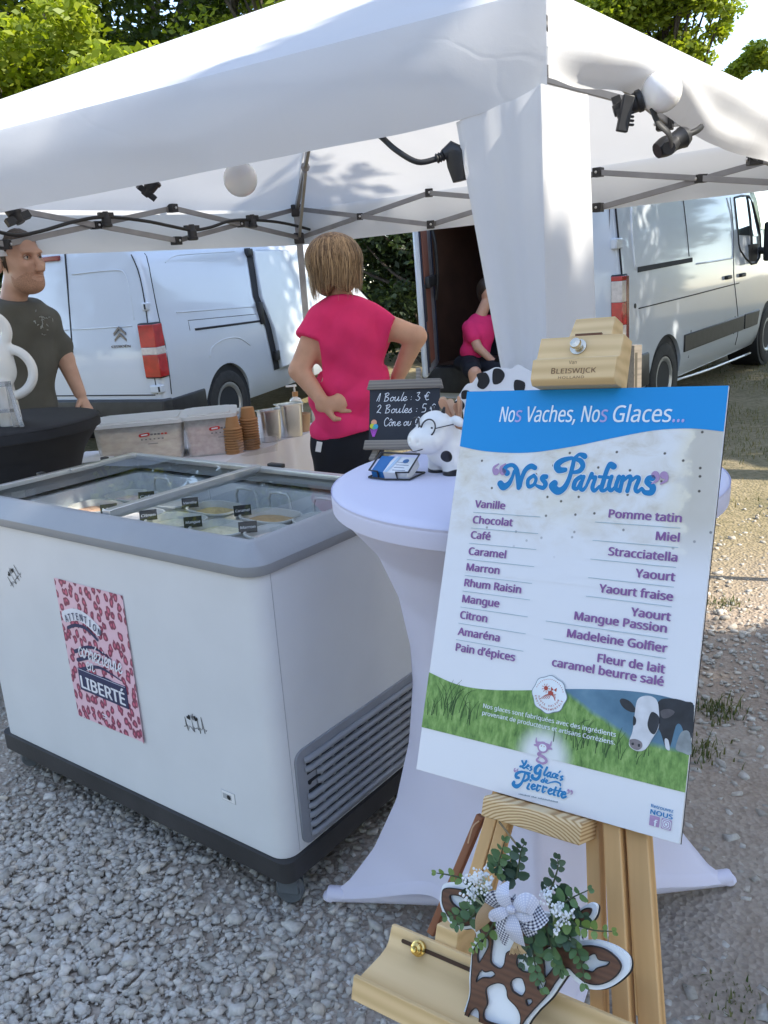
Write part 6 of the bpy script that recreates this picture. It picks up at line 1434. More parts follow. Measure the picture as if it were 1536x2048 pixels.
# eucalyptus sprigs
EUC = leafmat('eucalyptus', (.06, .13, .055), (.13, .23, .085), .15, .5); EUCD = leafmat('eucalyptus_dark', (.028, .062, .038), (.07, .12, .07), .1, .5); EUCL = leafmat('eucalyptus_fresh', (.13, .22, .05), (.22, .32, .09), .15, .5)
STEM = pmat('sprig_stem', (.05, .07, .03), .7)
def sprig(pts, n, s, mat, z0=.02, z1=.03):
    P = [pp(*p) for p in pts]; m = len(P); q = [Vector(a) for a in catmull([(p[0], p[1], z0 + (z1 - z0) * i / (m - 1)) for i, p in enumerate(P)], 8)]
    mb = MB(); mb.tube(q, [.0016 - .001 * i / len(q) for i in range(len(q))], 5, 0)
    for i in range(n):
        k = i / max(1, n - 1); c = q[min(len(q) - 1, int((.08 + .92 * k) * (len(q) - 1)))]; d = (q[min(len(q) - 1, int((.08 + .92 * k) * (len(q) - 1)) + 1)] - q[max(0, int((.08 + .92 * k) * (len(q) - 1)) - 1)]).normalized()
        for sd in (-1, 1):
            r = s * .82 * (1 - .5 * k) * random.uniform(.75, 1.15); ax = d.cross(Vector((0, 0, 1))).normalized() * sd
            dirn = (ax * random.uniform(.7, 1) + d * random.uniform(.15, .7) + Vector((0, 0, random.uniform(-.1, .75)))).normalized()
            if k > .92: dirn = (dirn + d * 1.2).normalized()
            nn = dirn.cross(d); nn = (Vector((0, 0, 1)) - dirn * dirn.z + d * random.uniform(-.6, .6)).normalized(); w = dirn.cross(nn).normalized()
            vs = []; N = 9
            for a in range(N):
                t = 2 * math.pi * a / N; vs.append(c + dirn * (r * .15 + r * .92 * (1 - math.cos(t))) + w * (r * (.70 + .14 * math.cos(t)) * math.sin(t)) + nn * (.18 * r * abs(math.sin(t)) - .1 * r * (1 - math.cos(t))))
            mid = c + dirn * r * 1.0 - nn * .10 * r
            mb.add(vs + [mid], [(a, (a + 1) % N, N) for a in range(N)], 1)
    mb.build('eucalyptus_sprig', [STEM, mat], pq, smooth=50)
sprig([(480, 400), (510, 320), (540, 240), (575, 140)], 6, .0125, EUC); sprig([(640, 420), (670, 300), (690, 220), (720, 160)], 6, .0115, EUCD)
sprig([(880, 560), (930, 450), (970, 340), (978, 270)], 6, .0105, EUCD); sprig([(330, 480), (230, 420), (130, 390), (60, 375)], 5, .0085, EUCL)
sprig([(400, 560), (290, 640), (190, 700), (90, 720)], 7, .0120, EUC, .015, .012); sprig([(360, 640), (270, 740), (180, 780), (150, 800)], 5, .0110, EUC, .018, .010)
sprig([(470, 720), (400, 860), (330, 920), (285, 980)], 6, .0095, EUCL, .012, .010); sprig([(900, 640), (980, 620), (1080, 560), (1210, 500)], 6, .0125, EUC, .02, .03)
sprig([(980, 720), (1060, 900), (1120, 1060), (1140, 1230)], 8, .0115, EUC, .02, .012); sprig([(950, 700), (1090, 760), (1250, 800), (1400, 800)], 7, .0115, EUCL, .02, .035)
sprig([(860, 780), (900, 940), (930, 1060), (960, 1120)], 7, .0125, EUC, .02, .012); sprig([(800, 800), (760, 960), (780, 1130), (820, 1260)], 8, .0120, EUC, .02, .012)
for pts, s in (([(860, 820), (950, 860), (1050, 900)], .014), ([(900, 700), (1020, 730), (1150, 720)], .015), ([(780, 860), (720, 960), (690, 1060)], .011), ([(420, 640), (330, 560), (280, 470)], .013), ([(620, 440), (560, 380), (520, 330)], .013), ([(940, 520), (1040, 600), (1100, 680)], .012)):
    sprig(pts, 5, s, EUCD, .012, .020)
# white blossom sprays
mb = MB()
for cx, cy, k in ((400, 400, 24), (440, 470, 14), (330, 540, 16), (350, 440, 18), (930, 560, 14), (980, 640, 18), (1040, 690, 18), (980, 760, 10), (900, 520, 8)):
    for i in range(k):
        p = pp(cx + random.gauss(0, 26), cy + random.gauss(0, 30)); z = .030 + random.gauss(0, .006); b = pp(cx + (500 - cx if cx < 600 else 860 - cx) * .5, cy + 110)
        if i % 4 == 0: mb.tube([(b[0], b[1], .02), (p[0], p[1], z)], .0006, 4, 1)
        for j in range(3):
            a = random.random() * 6.28; r = random.uniform(.0016, .0028); c = Vector((p[0], p[1], z)) + Vector((math.cos(a), math.sin(a), random.uniform(-.3, .6))) * r
            mb.ball(c, r * .8, 6, 0, (1, 1, .6))
mb.build('white_blossom', [pmat('blossom', (.80, .82, .84), .7, .05, 60), pmat('pale_stem', (.45, .50, .33), .7)], pq, smooth=60)
# burlap leaf and tassel
def weave(name, a, b, sc, gingham=False):
    m, nt, p, L = new_mat(name); u = nd(nt, 'ShaderNodeUVMap'); s = nd(nt, 'ShaderNodeSeparateXYZ'); L(u.outputs[0], s.inputs[0])
    def band(o, f, duty):
        k = nd(nt, 'ShaderNodeMath', operation='MULTIPLY'); k.inputs[1].default_value = f; L(o, k.inputs[0]); fr = nd(nt, 'ShaderNodeMath', operation='FRACT'); L(k.outputs[0], fr.inputs[0]); g = nd(nt, 'ShaderNodeMath', operation='GREATER_THAN'); g.inputs[1].default_value = duty; L(fr.outputs[0], g.inputs[0]); return g
    x, y = band(s.outputs[0], sc[0], .5), band(s.outputs[1], sc[1], .5)
    av = nd(nt, 'ShaderNodeMath', operation='ADD'); L(x.outputs[0], av.inputs[0]); L(y.outputs[0], av.inputs[1]); hv = nd(nt, 'ShaderNodeMath', operation='MULTIPLY'); hv.inputs[1].default_value = .5; L(av.outputs[0], hv.inputs[0])
    mid = tuple((i + j) / 2 * .9 for i, j in zip(a, b)); r = ramp(nt, [(.2, a), (.5, mid), (.8, b)]); L(hv.outputs[0], r.inputs[0]); L(r.outputs[0], p.inputs['Base Color']); p.inputs['Roughness'].default_value = .85
    return m
BURL = weave('burlap', (.48, .33, .19), (.34, .22, .12), (26, 60))
def ribbon(mb, pts, ws, twist=0, uvs=1, mat=0, n=8, curl=.0):
    q = catmull([(*pp(p[0], p[1]), p[2], w) for p, w in zip(pts, ws)], n); k = len(q); vs = []; uv = []; L_ = 0
    for i in range(k):
        a = Vector(q[max(0, i - 1)][:3]); b = Vector(q[min(k - 1, i + 1)][:3]); d = (b - a).normalized(); c = Vector(q[i][:3]); w = q[i][3] * .00021
        if i: L_ += (c - Vector(q[i - 1][:3])).length
        sd = d.cross(Vector((0, 0, 1))).normalized(); up = sd.cross(d)
        sd = (sd * math.cos(twist * i / k) + up * math.sin(twist * i / k))
        for j in range(5):
            t = j / 2 - 1; vs.append(c + sd * w * t + up * curl * (1 - t * t) * w); uv.append((j / 4 * q[i][3] * .00042 / .02, L_ / .02))
    mb.add(vs, [(i * 5 + j, i * 5 + j + 1, (i + 1) * 5 + j + 1, (i + 1) * 5 + j) for i in range(k - 1) for j in range(4)], mat, uv=uv)
mb = MB(); ribbon(mb, [(575, 440, .026), (530, 540, .032), (480, 640, .036), (420, 720, .036), (355, 820, .028)], [12, 28, 44, 38, 3], .5, curl=.25)
mb.build('burlap_leaf', BURL, pq, smooth=60)
mb = MB()
for i in range(26):
    a = pp(680 + random.gauss(0, 14), 880); b = pp(685 + (i - 13) * 5.0, 975 + random.uniform(-18, 10)); mb.tube([(a[0], a[1], .034), ((a[0] + b[0]) / 2, (a[1] + b[1]) / 2, .036), (b[0], b[1], .031)], .0007, 4)
mb.build('straw_tassel', pmat('straw', (.50, .36, .20), .8, .2, 60), pq)
GING = weave('gingham', (.76, .77, .82), (.022, .026, .075), (5.5, 5.5)); SHEER = weave('sheer_ribbon', (.66, .66, .72), (.48, .50, .62), (7, 7))
mb = MB()
ribbon(mb, [(690, 600, .040), (620, 570, .046), (560, 560, .046), (515, 610, .040)], [24, 50, 62, 52], .5, curl=.12)
ribbon(mb, [(690, 640, .042), (640, 690, .046), (605, 780, .044), (590, 905, .036)], [26, 60, 58, 14], -.3, curl=.12)
ribbon(mb, [(720, 640, .042), (790, 690, .046), (845, 700, .044), (905, 650, .040)], [22, 46, 58, 52], .4, curl=.12); ribbon(mb, [(705, 650, .041), (770, 730, .044), (810, 830, .038)], [22, 42, 34], .2, curl=.12)
ribbon(mb, [(690, 610, .040), (690, 560, .044), (672, 525, .040)], [16, 22, 18], .2)
ribbon(mb, [(690, 615, .050), (660, 570, .056), (632, 490, .056), (655, 415, .048)], [18, 40, 50, 8], .4, 1, 1, curl=.2)
ribbon(mb, [(705, 620, .051), (760, 575, .058), (820, 560, .058), (868, 610, .052)], [18, 40, 54, 44], .5, 1, 1, curl=.2)
ribbon(mb, [(715, 640, .050), (780, 660, .054), (840, 650, .050)], [16, 34, 30], .2, 1, 1, curl=.2)
ribbon(mb, [(680, 625, .052), (620, 640, .058), (565, 668, .056), (585, 690, .050)], [16, 34, 32, 12], .3, 1, 1, curl=.2)
ribbon(mb, [(692, 655, .048), (700, 740, .052), (705, 800, .050), (700, 870, .042)], [22, 50, 60, 62], -.2, 1, 1, curl=.12)
k = pp(692, 615); mb.ball((k[0], k[1], .054), .0062, 10, 1, (1.1, .9, .8)); mb.uv.update({i: (mb.v[i][0] / .02, mb.v[i][1] / .02) for i in range(len(mb.v)) if i not in mb.uv})
mb.build('gingham_bow', [GING, SHEER], pq, smooth=60)

# ================================================================ ON THE WHITE TABLE
TT = 1.1015
# price blackboard
c0 = at_z(745, 918, TT); c1 = at_z(902, 908 + 22, TT)
dx = Vector((.955, -.295, 0)).normalized(); up = Vector((.085, .28, .95)); 
BKM = frame(Vector((-.030, 1.985, TT + .012)), dx, (up - dx * up.dot(dx)))
bk = thing('price_blackboard', 'small wood-framed blackboard with chalked prices on a mini easel', 'sign', BKM)
w_, h_ = .178, .158
mb = MB(); mb.box((.004, .018, -.006), (w_ - .004, h_ - .016, .0)); mb.build('slate', pmat('slate', (.024, .028, .038), .75, .2, 10, bump=.05), bk)
def trap(x0, x1, x2, x3, y0, y1, z0, z1): return [(x0, y0, z0), (x1, y0, z0), (x2, y1, z0), (x3, y1, z0), (x0, y0, z1), (x1, y0, z1), (x2, y1, z1), (x3, y1, z1)]
BF = [(0, 3, 2, 1), (4, 5, 6, 7), (0, 1, 5, 4), (1, 2, 6, 5), (2, 3, 7, 6), (3, 0, 4, 7)]
mb = MB(); mb.add(trap(-.002, w_ + .004, w_ - .002, .004, h_ - .018, h_ + .004, -.009, .006), BF); mb.add(trap(-.008, w_ + .002, w_ - .001, -.004, -.002, .020, -.009, .007), BF); mb.build('wood_rail', M_['grey_wood'], bk, bevel=.0015)
for x, dxx in ((.018, -.008), (.135, .006)):
    mb = MB(); mb.bar((x + .004, .006, -.014), (x + dxx, -.028, -.004), .013, .010, (0, 0, 1)); mb.build('foot', M_['grey_wood'], bk, bevel=.001)
mb = MB(); mb.bar((.105, .04, -.012), (.122, h_ + .032, -.010), .009, .010, (0, 0, 1)); mb.bar((.135, .04, -.012), (.118, h_ + .032, -.012), .009, .010, (0, 0, 1)); mb.bar((.120, h_ + .026, -.014), (.120, -.020, -.085), .010, .008, (0, 0, 1)); mb.build('easel_stick', M_['grey_wood'], bk, bevel=.001)
CH = pmat('chalk', (.80, .82, .84), .9, .05, 40); mb = MB()
script(mb, "1 Boule : 3 €", .0098, T(.022, .112, .0008), .155, .12, 0, sp=.98, width=.128, taper=False)
script(mb, "2 Boules : 5 €", .0098, T(.022, .084, .0008), .155, .12, 0, sp=.98, width=.142, taper=False)
script(mb, "Cône ou Coupe", .0098, T(.040, .0535, .0008), .155, .12, 0, sp=.98, width=.128, taper=False)
mb.build('chalk_lettering', CH, bk)
mb = MB(); cols = [(.75, .36, .22), (.60, .62, .05), (.05, .35, .55), (.50, .10, .55), (.10, .45, .30)]
for (x, y, r, m) in ((.0165, .062, .0072, 0), (.0125, .0535, .0062, 1), (.021, .0525, .0062, 2), (.0165, .049, .004, 4)): mb.flat([(x + r * math.cos(a), y + r * math.sin(a)) for a in np.arange(0, 6.2, .4)], .0010 + m * .0002, m)
for k in range(4): stroke(mb, [(.0085 + .0022 * k, .046), (.014 + .0025 * k * .5, .029)], .0012, PI4, .0020, 3, smooth=False); stroke(mb, [(.025 - .0022 * k, .046), (.0185 - .0022 * k * .5, .029)], .0012, PI4, .0022, 3, smooth=False)
mb.build('cone_drawing', [pmat('chalk_colour%d' % i, c, .8) for i, c in enumerate(cols)], bk)
# business card holder
p = at_z(790, 952, TT); CM = frame(Vector((p.x, p.y, TT)), (.86, -.50, 0), (.50, .86, 0))
ch = thing('card_holder', 'black wire holder with a stack of blue and white business cards', 'card holder', CM)
Mt = T(0, .004, .012) @ RX(R(24)); mb = MB()
mb.tube([(-.046, .034, .018), (-.046, -.026, .016), (-.026, -.028, .016), (-.026, -.030, -.010), (-.046, -.032, -.011), (-.046, -.020, -.012)], .0021, 7, 0, M=Mt)
mb.tube([(.046, -.020, -.012), (.046, -.032, -.011), (.018, -.030, -.010), (.018, -.028, .016), (.046, -.026, .016), (.046, .034, .018), (-.046, .034, .018)], .0021, 7, 0, M=Mt)
mb.tube([(-.046, -.030, .0023), (.0, -.040, .0023), (.050, -.030, .0023), (.052, .035, .0023), (-.046, .035, .0023), (-.046, -.030, .0023)], .0021, 7)
mb.build('wire_frame', M_['black_metal'], ch, smooth=60)
mb = MB(); mb.box((-.042, -.026, -.008), (.042, .028, .013), 0, Mt); mb.box((-.042, -.0262, -.0078), (-.014, .0279, .0133), 1, Mt)
mb.flat([(-.042, .028), (-.042, -.026), (-.020, -.026), (-.010, .028)], .0139, 1, Mt); mb.flat([(-.012, -.026), (-.004, -.026), (.006, .028), (-.002, .028)], .0141, 2, Mt)
for i in range(4): mb.box((.004, -.018 + .009 * i, .0131), (.034 - .006 * (i % 2), -.0165 + .009 * i, .0134), 3, Mt)
mb.flat([(.022 + .007 * math.cos(a), .014 + .007 * math.sin(a)) for a in np.arange(0, 6.2, .5)], .0138, 4, Mt)
mb.build('card_stack', [M_['paper'], pmat('card_blue', (.02, .16, .42), .4), pmat('card_pale', (.45, .58, .72), .4), pmat('card_print', (.14, .16, .24), .5), pmat('card_emblem', (.05, .16, .36), .5)], ch)
# cow figurine with round glasses, wooden spoons in its back
cwM = T(.135, 1.735, TT - .0015) @ RZ(R(36))     # local -x is the way it looks
cw = thing('cow_figurine', 'white ceramic cow pot with round black glasses, holding wooden spoons', 'figurine', cwM)
items = [ell((.045, 0, .058), (.060, .043, .036)), (cone((-.004, 0, .050), (-.010, 0, .075), .036, .034), .02), (cone((-.002, -.022, .03), (-.002, -.024, .002), .020, .021), .008), (cone((-.002, .022, .03), (-.002, .024, .002), .020, .021), .008), (cone((.083, -.022, .03), (.083, -.024, .002), .020, .021), .008), (cone((.083, .022, .03), (.083, .024, .002), .020, .021), .008),
         (ell((-.022, 0, .100), (.036, .038, .034)), .012), (ell((-.050, 0, .078), (.034, .042, .029)), .012), (ell((.004, -.040, .112), (.012, .017, .009), RX(R(25))), .006), (ell((.004, .040, .112), (.012, .017, .009), RX(R(-25))), .006), (ell((.05, 0, .102), (.034, .026, .026)), .006, '-'), (ell((-.0825, -.012, .080), (.005, .004, .005)), .002, '-'), (ell((-.0825, .012, .080), (.005, .004, .005)), .002, '-')]
skin(items, .0032, .012, .012, 'figurine_body', [spot_mat('cow_glaze', (.80, .79, .76), (.010, .010, .012), [((-.026, -.034, .042), .013), ((.048, -.044, .062), .022), ((.08, .03, .07), .03), ((-.002, -.026, -.006), .026), ((-.002, .026, -.006), .026), ((.083, -.026, -.006), .026), ((.083, .026, -.006), .026)])], cw)
mb = MB()
for s in (-1, 1):
    c = Vector((-.059, s * .021, .106)); t1 = Vector((.32, 0, 1)).normalized(); t2 = Vector((.22 * s, 1, 0)).normalized()
    mb.tube([c + (t1 * math.cos(a) + t2 * math.sin(a)) * .0175 for a in np.linspace(0, 2 * math.pi, 26)], .0016, 6, cap=False)
    mb.tube([c + t2 * s * .0175, Vector((-.01, s * .042, .108))], .0012, 5); mb.ball(c + Vector((.008, -.002, -.002)), .0036, 8)
    mb.tube([(-.012, s * .014, .130), (-.012, s * .019, .141)], [.005, .0025], 6)
mb.tube([(-.061, -.004, .107), (-.063, 0, .109), (-.061, .004, .107)], .0014, 5); mb.tube(catmull([(-.077, -.022, .066), (-.084, 0, .060), (-.077, .022, .066)], 5), .0009, 5)
mb.build('glasses', M_['black_metal'], cw, smooth=60)
SPN = pmat('spoon_wood', (.55, .30, .18), .6, .15, 30); SPN2 = pmat('spoon_wood_pale', (.62, .40, .26), .6, .15, 30)
for i in range(15):
    a = random.uniform(0, 6.28); r = random.uniform(.004, .018); b = Vector((.045 + r * math.cos(a), r * math.sin(a) * .8, .082)); d = Vector((math.cos(a) * .35 + random.uniform(-.2, .2), math.sin(a) * .35 + random.uniform(-.2, .2), 1)).normalized(); l = random.uniform(.055, .080)
    s = thing('wooden_spoon', 'small wooden ice cream spoon standing in the cow pot\'s back', 'spoon', cwM @ frame(b, d.orthogonal(), d.cross(d.orthogonal()) * 1.0) if False else cwM @ Matrix.Translation(b) @ d.to_track_quat('Z', 'Y').to_matrix().to_4x4() @ RZ(a * 3), 'wooden spoons in the cow pot')
    mb = MB(); o = [(x, z) for x, z in catmull([(-.0035, 0), (-.003, l * .5), (-.007, l * .72), (-.0085, l * .88), (-.005, l), (.005, l), (.0085, l * .88), (.007, l * .72), (.003, l * .5), (.0035, 0)], 4, True)]
    mb.prism(o, -.001, .001, 0, RX(math.pi / 2)); mb.build('spoon_blade', SPN if i % 2 else SPN2, s)
# cow-print scalloped card behind it
q = [(925, 820), (905, 812), (915, 796), (932, 770), (945, 765), (958, 748), (975, 742), (990, 735), (1004, 736), (1022, 738), (1036, 730), (1052, 738), (1068, 748), (1078, 764), (1092, 778), (1090, 800), (1100, 830), (1090, 870), (1070, 900), (1000, 905), (950, 895), (930, 860)]
so_ = Vector((.30, 1.86, TT)); sn = Vector((-.30, -.95, 0)).normalized(); sx_ = Vector((.95, -.30, 0)).normalized()
SMt = frame(so_, sx_, (0, 0, 1))
def sp_(px, py):
    r = ray(px, py); o = Vector((0, 0, CAM_H)); z = SMt.to_3x3() @ Vector((0, 0, 1)); w = o + r * ((so_ - o).dot(z) / r.dot(z)); l = SMt.inverted() @ w; return (l.x, l.y)
sc = thing('cow_print_card', 'white scalloped card with black cow spots standing behind the flavour board', 'card', SMt)
ol = [(a[0], a[1]) for a in catmull([sp_(*p) for p in q], 4, True)]; ymin = min(p[1] for p in ol)
mb = MB(); shape2d(mb, [ol], -.002, .002); mb.build('card_board', M_['paper'], sc)
mb = MB()
for sp in ([(954, 748), (972, 745), (980, 760), (975, 772), (966, 778), (955, 772), (957, 760)], [(988, 738), (1002, 738), (1010, 750), (1002, 765), (988, 768), (985, 755)], [(924, 783), (934, 780), (942, 786), (936, 796), (924, 797)], [(970, 785), (985, 782), (986, 796), (972, 798)], [(1030, 760), (1050, 765), (1046, 785), (1030, 782)], [(905, 806), (922, 800), (930, 812), (918, 826), (906, 820)]):
    shape2d(mb, [[(a[0], a[1]) for a in catmull([sp_(*p) for p in sp], 4, True)]], .0022, .0032)
mb.build('cow_spots', M_['ink'], sc)
mb = MB(); mb.bar((.0, ymin * .0 + .10, -.004), (.0, .0, -.06), .03, .003, (0, 0, 1)); mb.box((-.05, 0, -.004), (.05, .03, -.002)); mb.build('prop', M_['kraft2'], sc)

# ================================================================ ON THE BLACK TABLE
BT = 1.0615
q = at_z(-22, 858, BT)
wcM = T(-1.452, 3.22, BT - .002) @ RZ(R(12))
wc = thing('cow_figurine', 'white cow figurine with a looped tail at the left edge, behind a clear stand', 'figurine', wcM)
items = [ell((0, 0, .20), (.115, .07, .085)), (cone((-.06, -.03, .14), (-.065, -.035, .015), .035, .030), .02), (cone((-.06, .03, .14), (-.065, .035, .015), .035, .030), .02), (cone((.05, -.03, .14), (.062, -.035, .015), .04, .036), .02), (cone((.05, .03, .14), (.062, .035, .015), .04, .036), .02), (ell((.055, 0, .26), (.055, .055, .06)), .03),
         (tor((.045, -.01, .345), .060, .021, RX(math.pi / 2)), .012), (tor((.085, -.01, .195), .088, .018, RX(math.pi / 2)), .01)]
skin(items, .007, .015, .03, 'figurine_body', [M_['white_ceramic']], wc)
ac = thing('acrylic_stand', 'clear acrylic leaflet stand in front of the white cow figurine', 'stand', T(-1.43, 3.12, BT) @ RZ(R(14)))
mb = MB(); ACR = pmat('acrylic', (.72, .74, .76), .08, .02, 5, trans=.75)
mb.box((-.16, -.006, .15), (.10, .004, .168)); mb.box((.085, -.008, .0), (.105, .004, .168)); mb.box((-.16, -.008, .055), (.10, .006, .068)); mb.bar((.095, .0, .16), (.125, -.055, .004), .016, .008, (0, 1, 0)); mb.bar((-.14, .0, .16), (-.11, -.055, .004), .016, .008, (0, 1, 0))
mb.build('frame', ACR, ac, bevel=.002)
mb = MB(); mb.box((-.14, .0, .07), (.04, .002, .148)); mb.build('leaflet', pmat('leaflet', (.62, .70, .80), .4, .2, 12), ac)
# ================================================================ VANS
class Van:
    def __init__(s, name, label, X, Y, yaw, pit, W, prof, Lg, hfun, lean):
        ax = Vector((math.sin(yaw) * math.cos(pit), math.cos(yaw) * math.cos(pit), math.sin(pit))); rt = Vector((math.cos(yaw), -math.sin(yaw), 0))
        s.M = frame((X, Y, slope(Y)), rt, ax); s.W = W; s.prof = prof; s.lean = lean; s.L = Lg; s.hfun = hfun
        s.t = thing(name, label, 'van', s.M)
        s.Mi = s.M.inverted()
    def inset(s, z): return float(np.interp(z, [p[1] for p in s.prof], [p[0] for p in s.prof]))
    def sx(s, z, o=0): return -s.inset(z) + o
    def body(s, mat, stations):
        half = s.W / 2; N = len(s.prof); rows = []
        for y, ins in stations:
            h = s.hfun(y); row = []
            for d, z in s.prof:
                zz = z if z <= h else h + (z - h) * .04
                hw = max(half - d - ins, .0); row.append((hw, y, zz))
            rows.append(row)
        vs = []; fs = []; w = 2 * N
        for (y, ins), row in zip(stations, rows):
            k = max(0, 1 - y / .5)
            for hw, y0, z in row: vs.append((-half + hw, y0 + s.lean(z) * k + (ins * .0), z - (ins * .6 if z > 1.6 else 0)))
            for hw, y0, z in row[::-1]: vs.append((-half - hw, y0 + s.lean(z) * k, z - (ins * .6 if z > 1.6 else 0)))
        for i in range(len(rows) - 1):
            for k in range(w): fs.append((i * w + k, i * w + (k + 1) % w, (i + 1) * w + (k + 1) % w, (i + 1) * w + k))
        for e, rev in ((0, False), ((len(rows) - 1) * w, True)):
            for k in range(N - 1):
                q = (e + k, e + w - 1 - k, e + w - 2 - k, e + k + 1); fs.append(q[::-1] if rev else q)
        mb = MB(); mb.add(vs, fs); s.b = mb.build('body', mat, s.t, smooth=40, fix=True); return s.b
    def side(s, px, py):               # a picture point to (y, z) on the right flank
        o = s.Mi @ Vector((0, 0, CAM_H)); d = s.Mi.to_3x3() @ ray(px, py); q = o + d * (-o.x / d.x)
        for _ in range(3):
            xx = s.sx(q.z); q = o + d * ((xx - o.x) / d.x)
        return (q.y, q.z)
    def rear(s, px, py):               # a picture point to (x, z) on the back doors
        o = s.Mi @ Vector((0, 0, CAM_H)); d = s.Mi.to_3x3() @ ray(px, py); q = o + d * (-o.y / d.y)
        for _ in range(3): q = o + d * ((s.lean(q.z) - o.y) / d.y)
        return (q.x, q.z)
    def sline(s, pts, r, mb, mat=0, px=True, n=4, o=.0):
        P = [s.side(*p) if px else p for p in pts]; P = catmull(P, n) if len(P) > 2 else P
        mb.tube([(s.sx(z, o), y, z) for y, z in P], r, 6, mat)
    def rline(s, pts, r, mb, mat=0, px=True, n=4):
        P = [s.rear(*p) if px else p for p in pts]; P = catmull(P, n) if len(P) > 2 else P
        mb.tube([(x, s.lean(z), z) for x, z in P], r, 6, mat)
    def spanel(s, poly, t, name, mat, par=None, px=True, bev=.004):
        P = [s.side(*p) if px else p for p in poly]; n = len(P); mb = MB()
        vs = [(s.sx(z, -.02), y, z) for y, z in P] + [(s.sx(z, t), y, z) for y, z in P]
        mb.add(vs, [tuple(range(n)), tuple(range(n, 2 * n))[::-1]] + [(i, n + i, n + (i + 1) % n, (i + 1) % n) for i in range(n)])
        return mb.build(name, mat, par or s.t, bevel=bev, fix=True)
    def wheel(s, y, r, rim, w=.21, side=1, hole=True):
        x = -.012 if side > 0 else -s.W + .012
        Mw = T(x, y, r) @ RY(math.pi / 2 * side); mb = MB()
        q = [(rim, -.03), (rim + .02, -.004), (r * .86, .0), (r * .955, -.012), (r, -.04), (r, -w + .04), (r * .95, -w + .01), (rim, -w)]
        mb.lathe(q, 44, 0, Mw)
        for k in range(44): pass
        ty = mb.build('wheel', M_['rubber'], s.t, smooth=40)
        mb = MB(); mb.lathe([(0, -.028), (rim * .26, -.026), (rim * .30, -.04), (rim * .44, -.05), (rim * .80, -.028), (rim * .88, -.012), (rim * .97, -.006), (rim * 1.03, -.008), (rim * 1.0, -.06)], 40, 0, Mw)
        if hole:
            for k in range(12):
                a = 2 * math.pi * k / 12; mb.ball((rim * .70 * math.cos(a), rim * .70 * math.sin(a), -.036), rim * .085, 8, 1, (1, 1, .35), Mw)
        mb.build('rim', [pmat('rim_silver', (.42, .43, .45), .35, .1, 20, metal=.7), M_['ink']], ty, smooth=40)
    def arches(s, ys, r, zc):
        mb = MB()
        for y in ys: mb.lathe([(0, -.42), (r, -.42), (r, .1), (0, .1)], 40, 0, T(0, y, zc) @ RY(math.pi / 2))
        for y in ys: mb.lathe([(0, -.1), (r, -.1), (r, .42), (0, .42)], 40, 0, T(-s.W, y, zc) @ RY(math.pi / 2))
        cut(s.b, mb)
        # dark liners
        for y in ys:
            for x, sd in ((0, 1), (-s.W, -1)):
                mb = MB(); mb.lathe([(0, -.40), (r - .004, -.40), (r - .004, -.035)], 36, 0, T(x, y, zc) @ RY(math.pi / 2 * sd)); mb.build('wheel_arch', M_['dark_gap'], s.t, smooth=40)
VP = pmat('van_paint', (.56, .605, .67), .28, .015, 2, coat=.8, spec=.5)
# ---- small white van with a chevron badge
c = Van('panel_van', 'white panel van with a chevron badge, red rear lamp and half-open sliding door', -1.832, 7.493, .436, .043, 1.92,
        [(.08, .30), (.03, .40), (.005, .55), (0, .75), (0, .98), (.012, 1.08), (.035, 1.20), (.085, 1.48), (.125, 1.68), (.165, 1.78), (.235, 1.845), (.36, 1.885), (.62, 1.905), (.959, 1.91)], 4.95,
        lambda y: float(np.interp(y, [3.3, 4.15, 4.25, 4.9], [2.2, 1.25, 1.12, .85])), lambda z: .15 * max(0, (z - .95)) / .95)
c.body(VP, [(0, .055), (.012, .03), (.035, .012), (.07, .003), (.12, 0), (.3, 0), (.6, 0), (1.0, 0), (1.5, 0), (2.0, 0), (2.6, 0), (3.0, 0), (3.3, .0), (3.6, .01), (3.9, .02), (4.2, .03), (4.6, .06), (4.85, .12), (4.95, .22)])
c.arches([1.0, 4.15], .385, .345); c.wheel(1.0, .335, .205); c.wheel(4.15, .335, .205); c.wheel(1.0, .335, .205, side=-1); c.wheel(4.15, .335, .205, side=-1)
mb = MB(); mb.box((-1.93, -.055, .33), (.008, .10, .575)); mb.box((-1.93, .05, .33), (-1.90, .60, .565)); mb.box((-.04, .05, .33), (.008, .60, .565)); mb.box((-1.93, -.04, .575), (-1.6, .02, .60))
c.bum = mb.build('bumper', M_['black_plastic'], c.t, bevel=.02, seg=3)
mb = MB(); c.rline([(-.96, .60), (-.96, 1.05), (-.96, 1.4), (-.96, 1.78), (-.96, 1.87)], .0075, mb, px=False); c.rline([(-1.80, .612), (-.10, .612)], .006, mb, px=False)
c.rline([(-.075, .62), (-.09, 1.2), (-.14, 1.6), (-.22, 1.80)], .005, mb, px=False)
c.sline([(.10, .60), (.14, 1.2), (.21, 1.62), (.27, 1.80)], .005, mb, px=False); mb.build('door_seam', M_['dark_gap'], c.t, smooth=60)
mb = MB(); c.rline([(-.90, 1.68), (-.42, 1.685), (-.30, 1.64), (-.255, 1.45), (-.235, 1.26)], .004, mb, px=False); c.rline([(-1.78, 1.20), (-.98, 1.205)], .006, mb, px=False); c.rline([(-.94, 1.205), (-.26, 1.21)], .006, mb, px=False); c.sline([(352, 625), (430, 619), (512, 613)], .006, mb)
c.sline([(330, 526), (345, 514), (372, 509), (470, 503)], .004, mb); c.sline([(512, 500), (560, 500), (585, 506), (600, 540), (612, 600)], .004, mb); c.sline([(515, 612), (612, 603)], .005, mb)
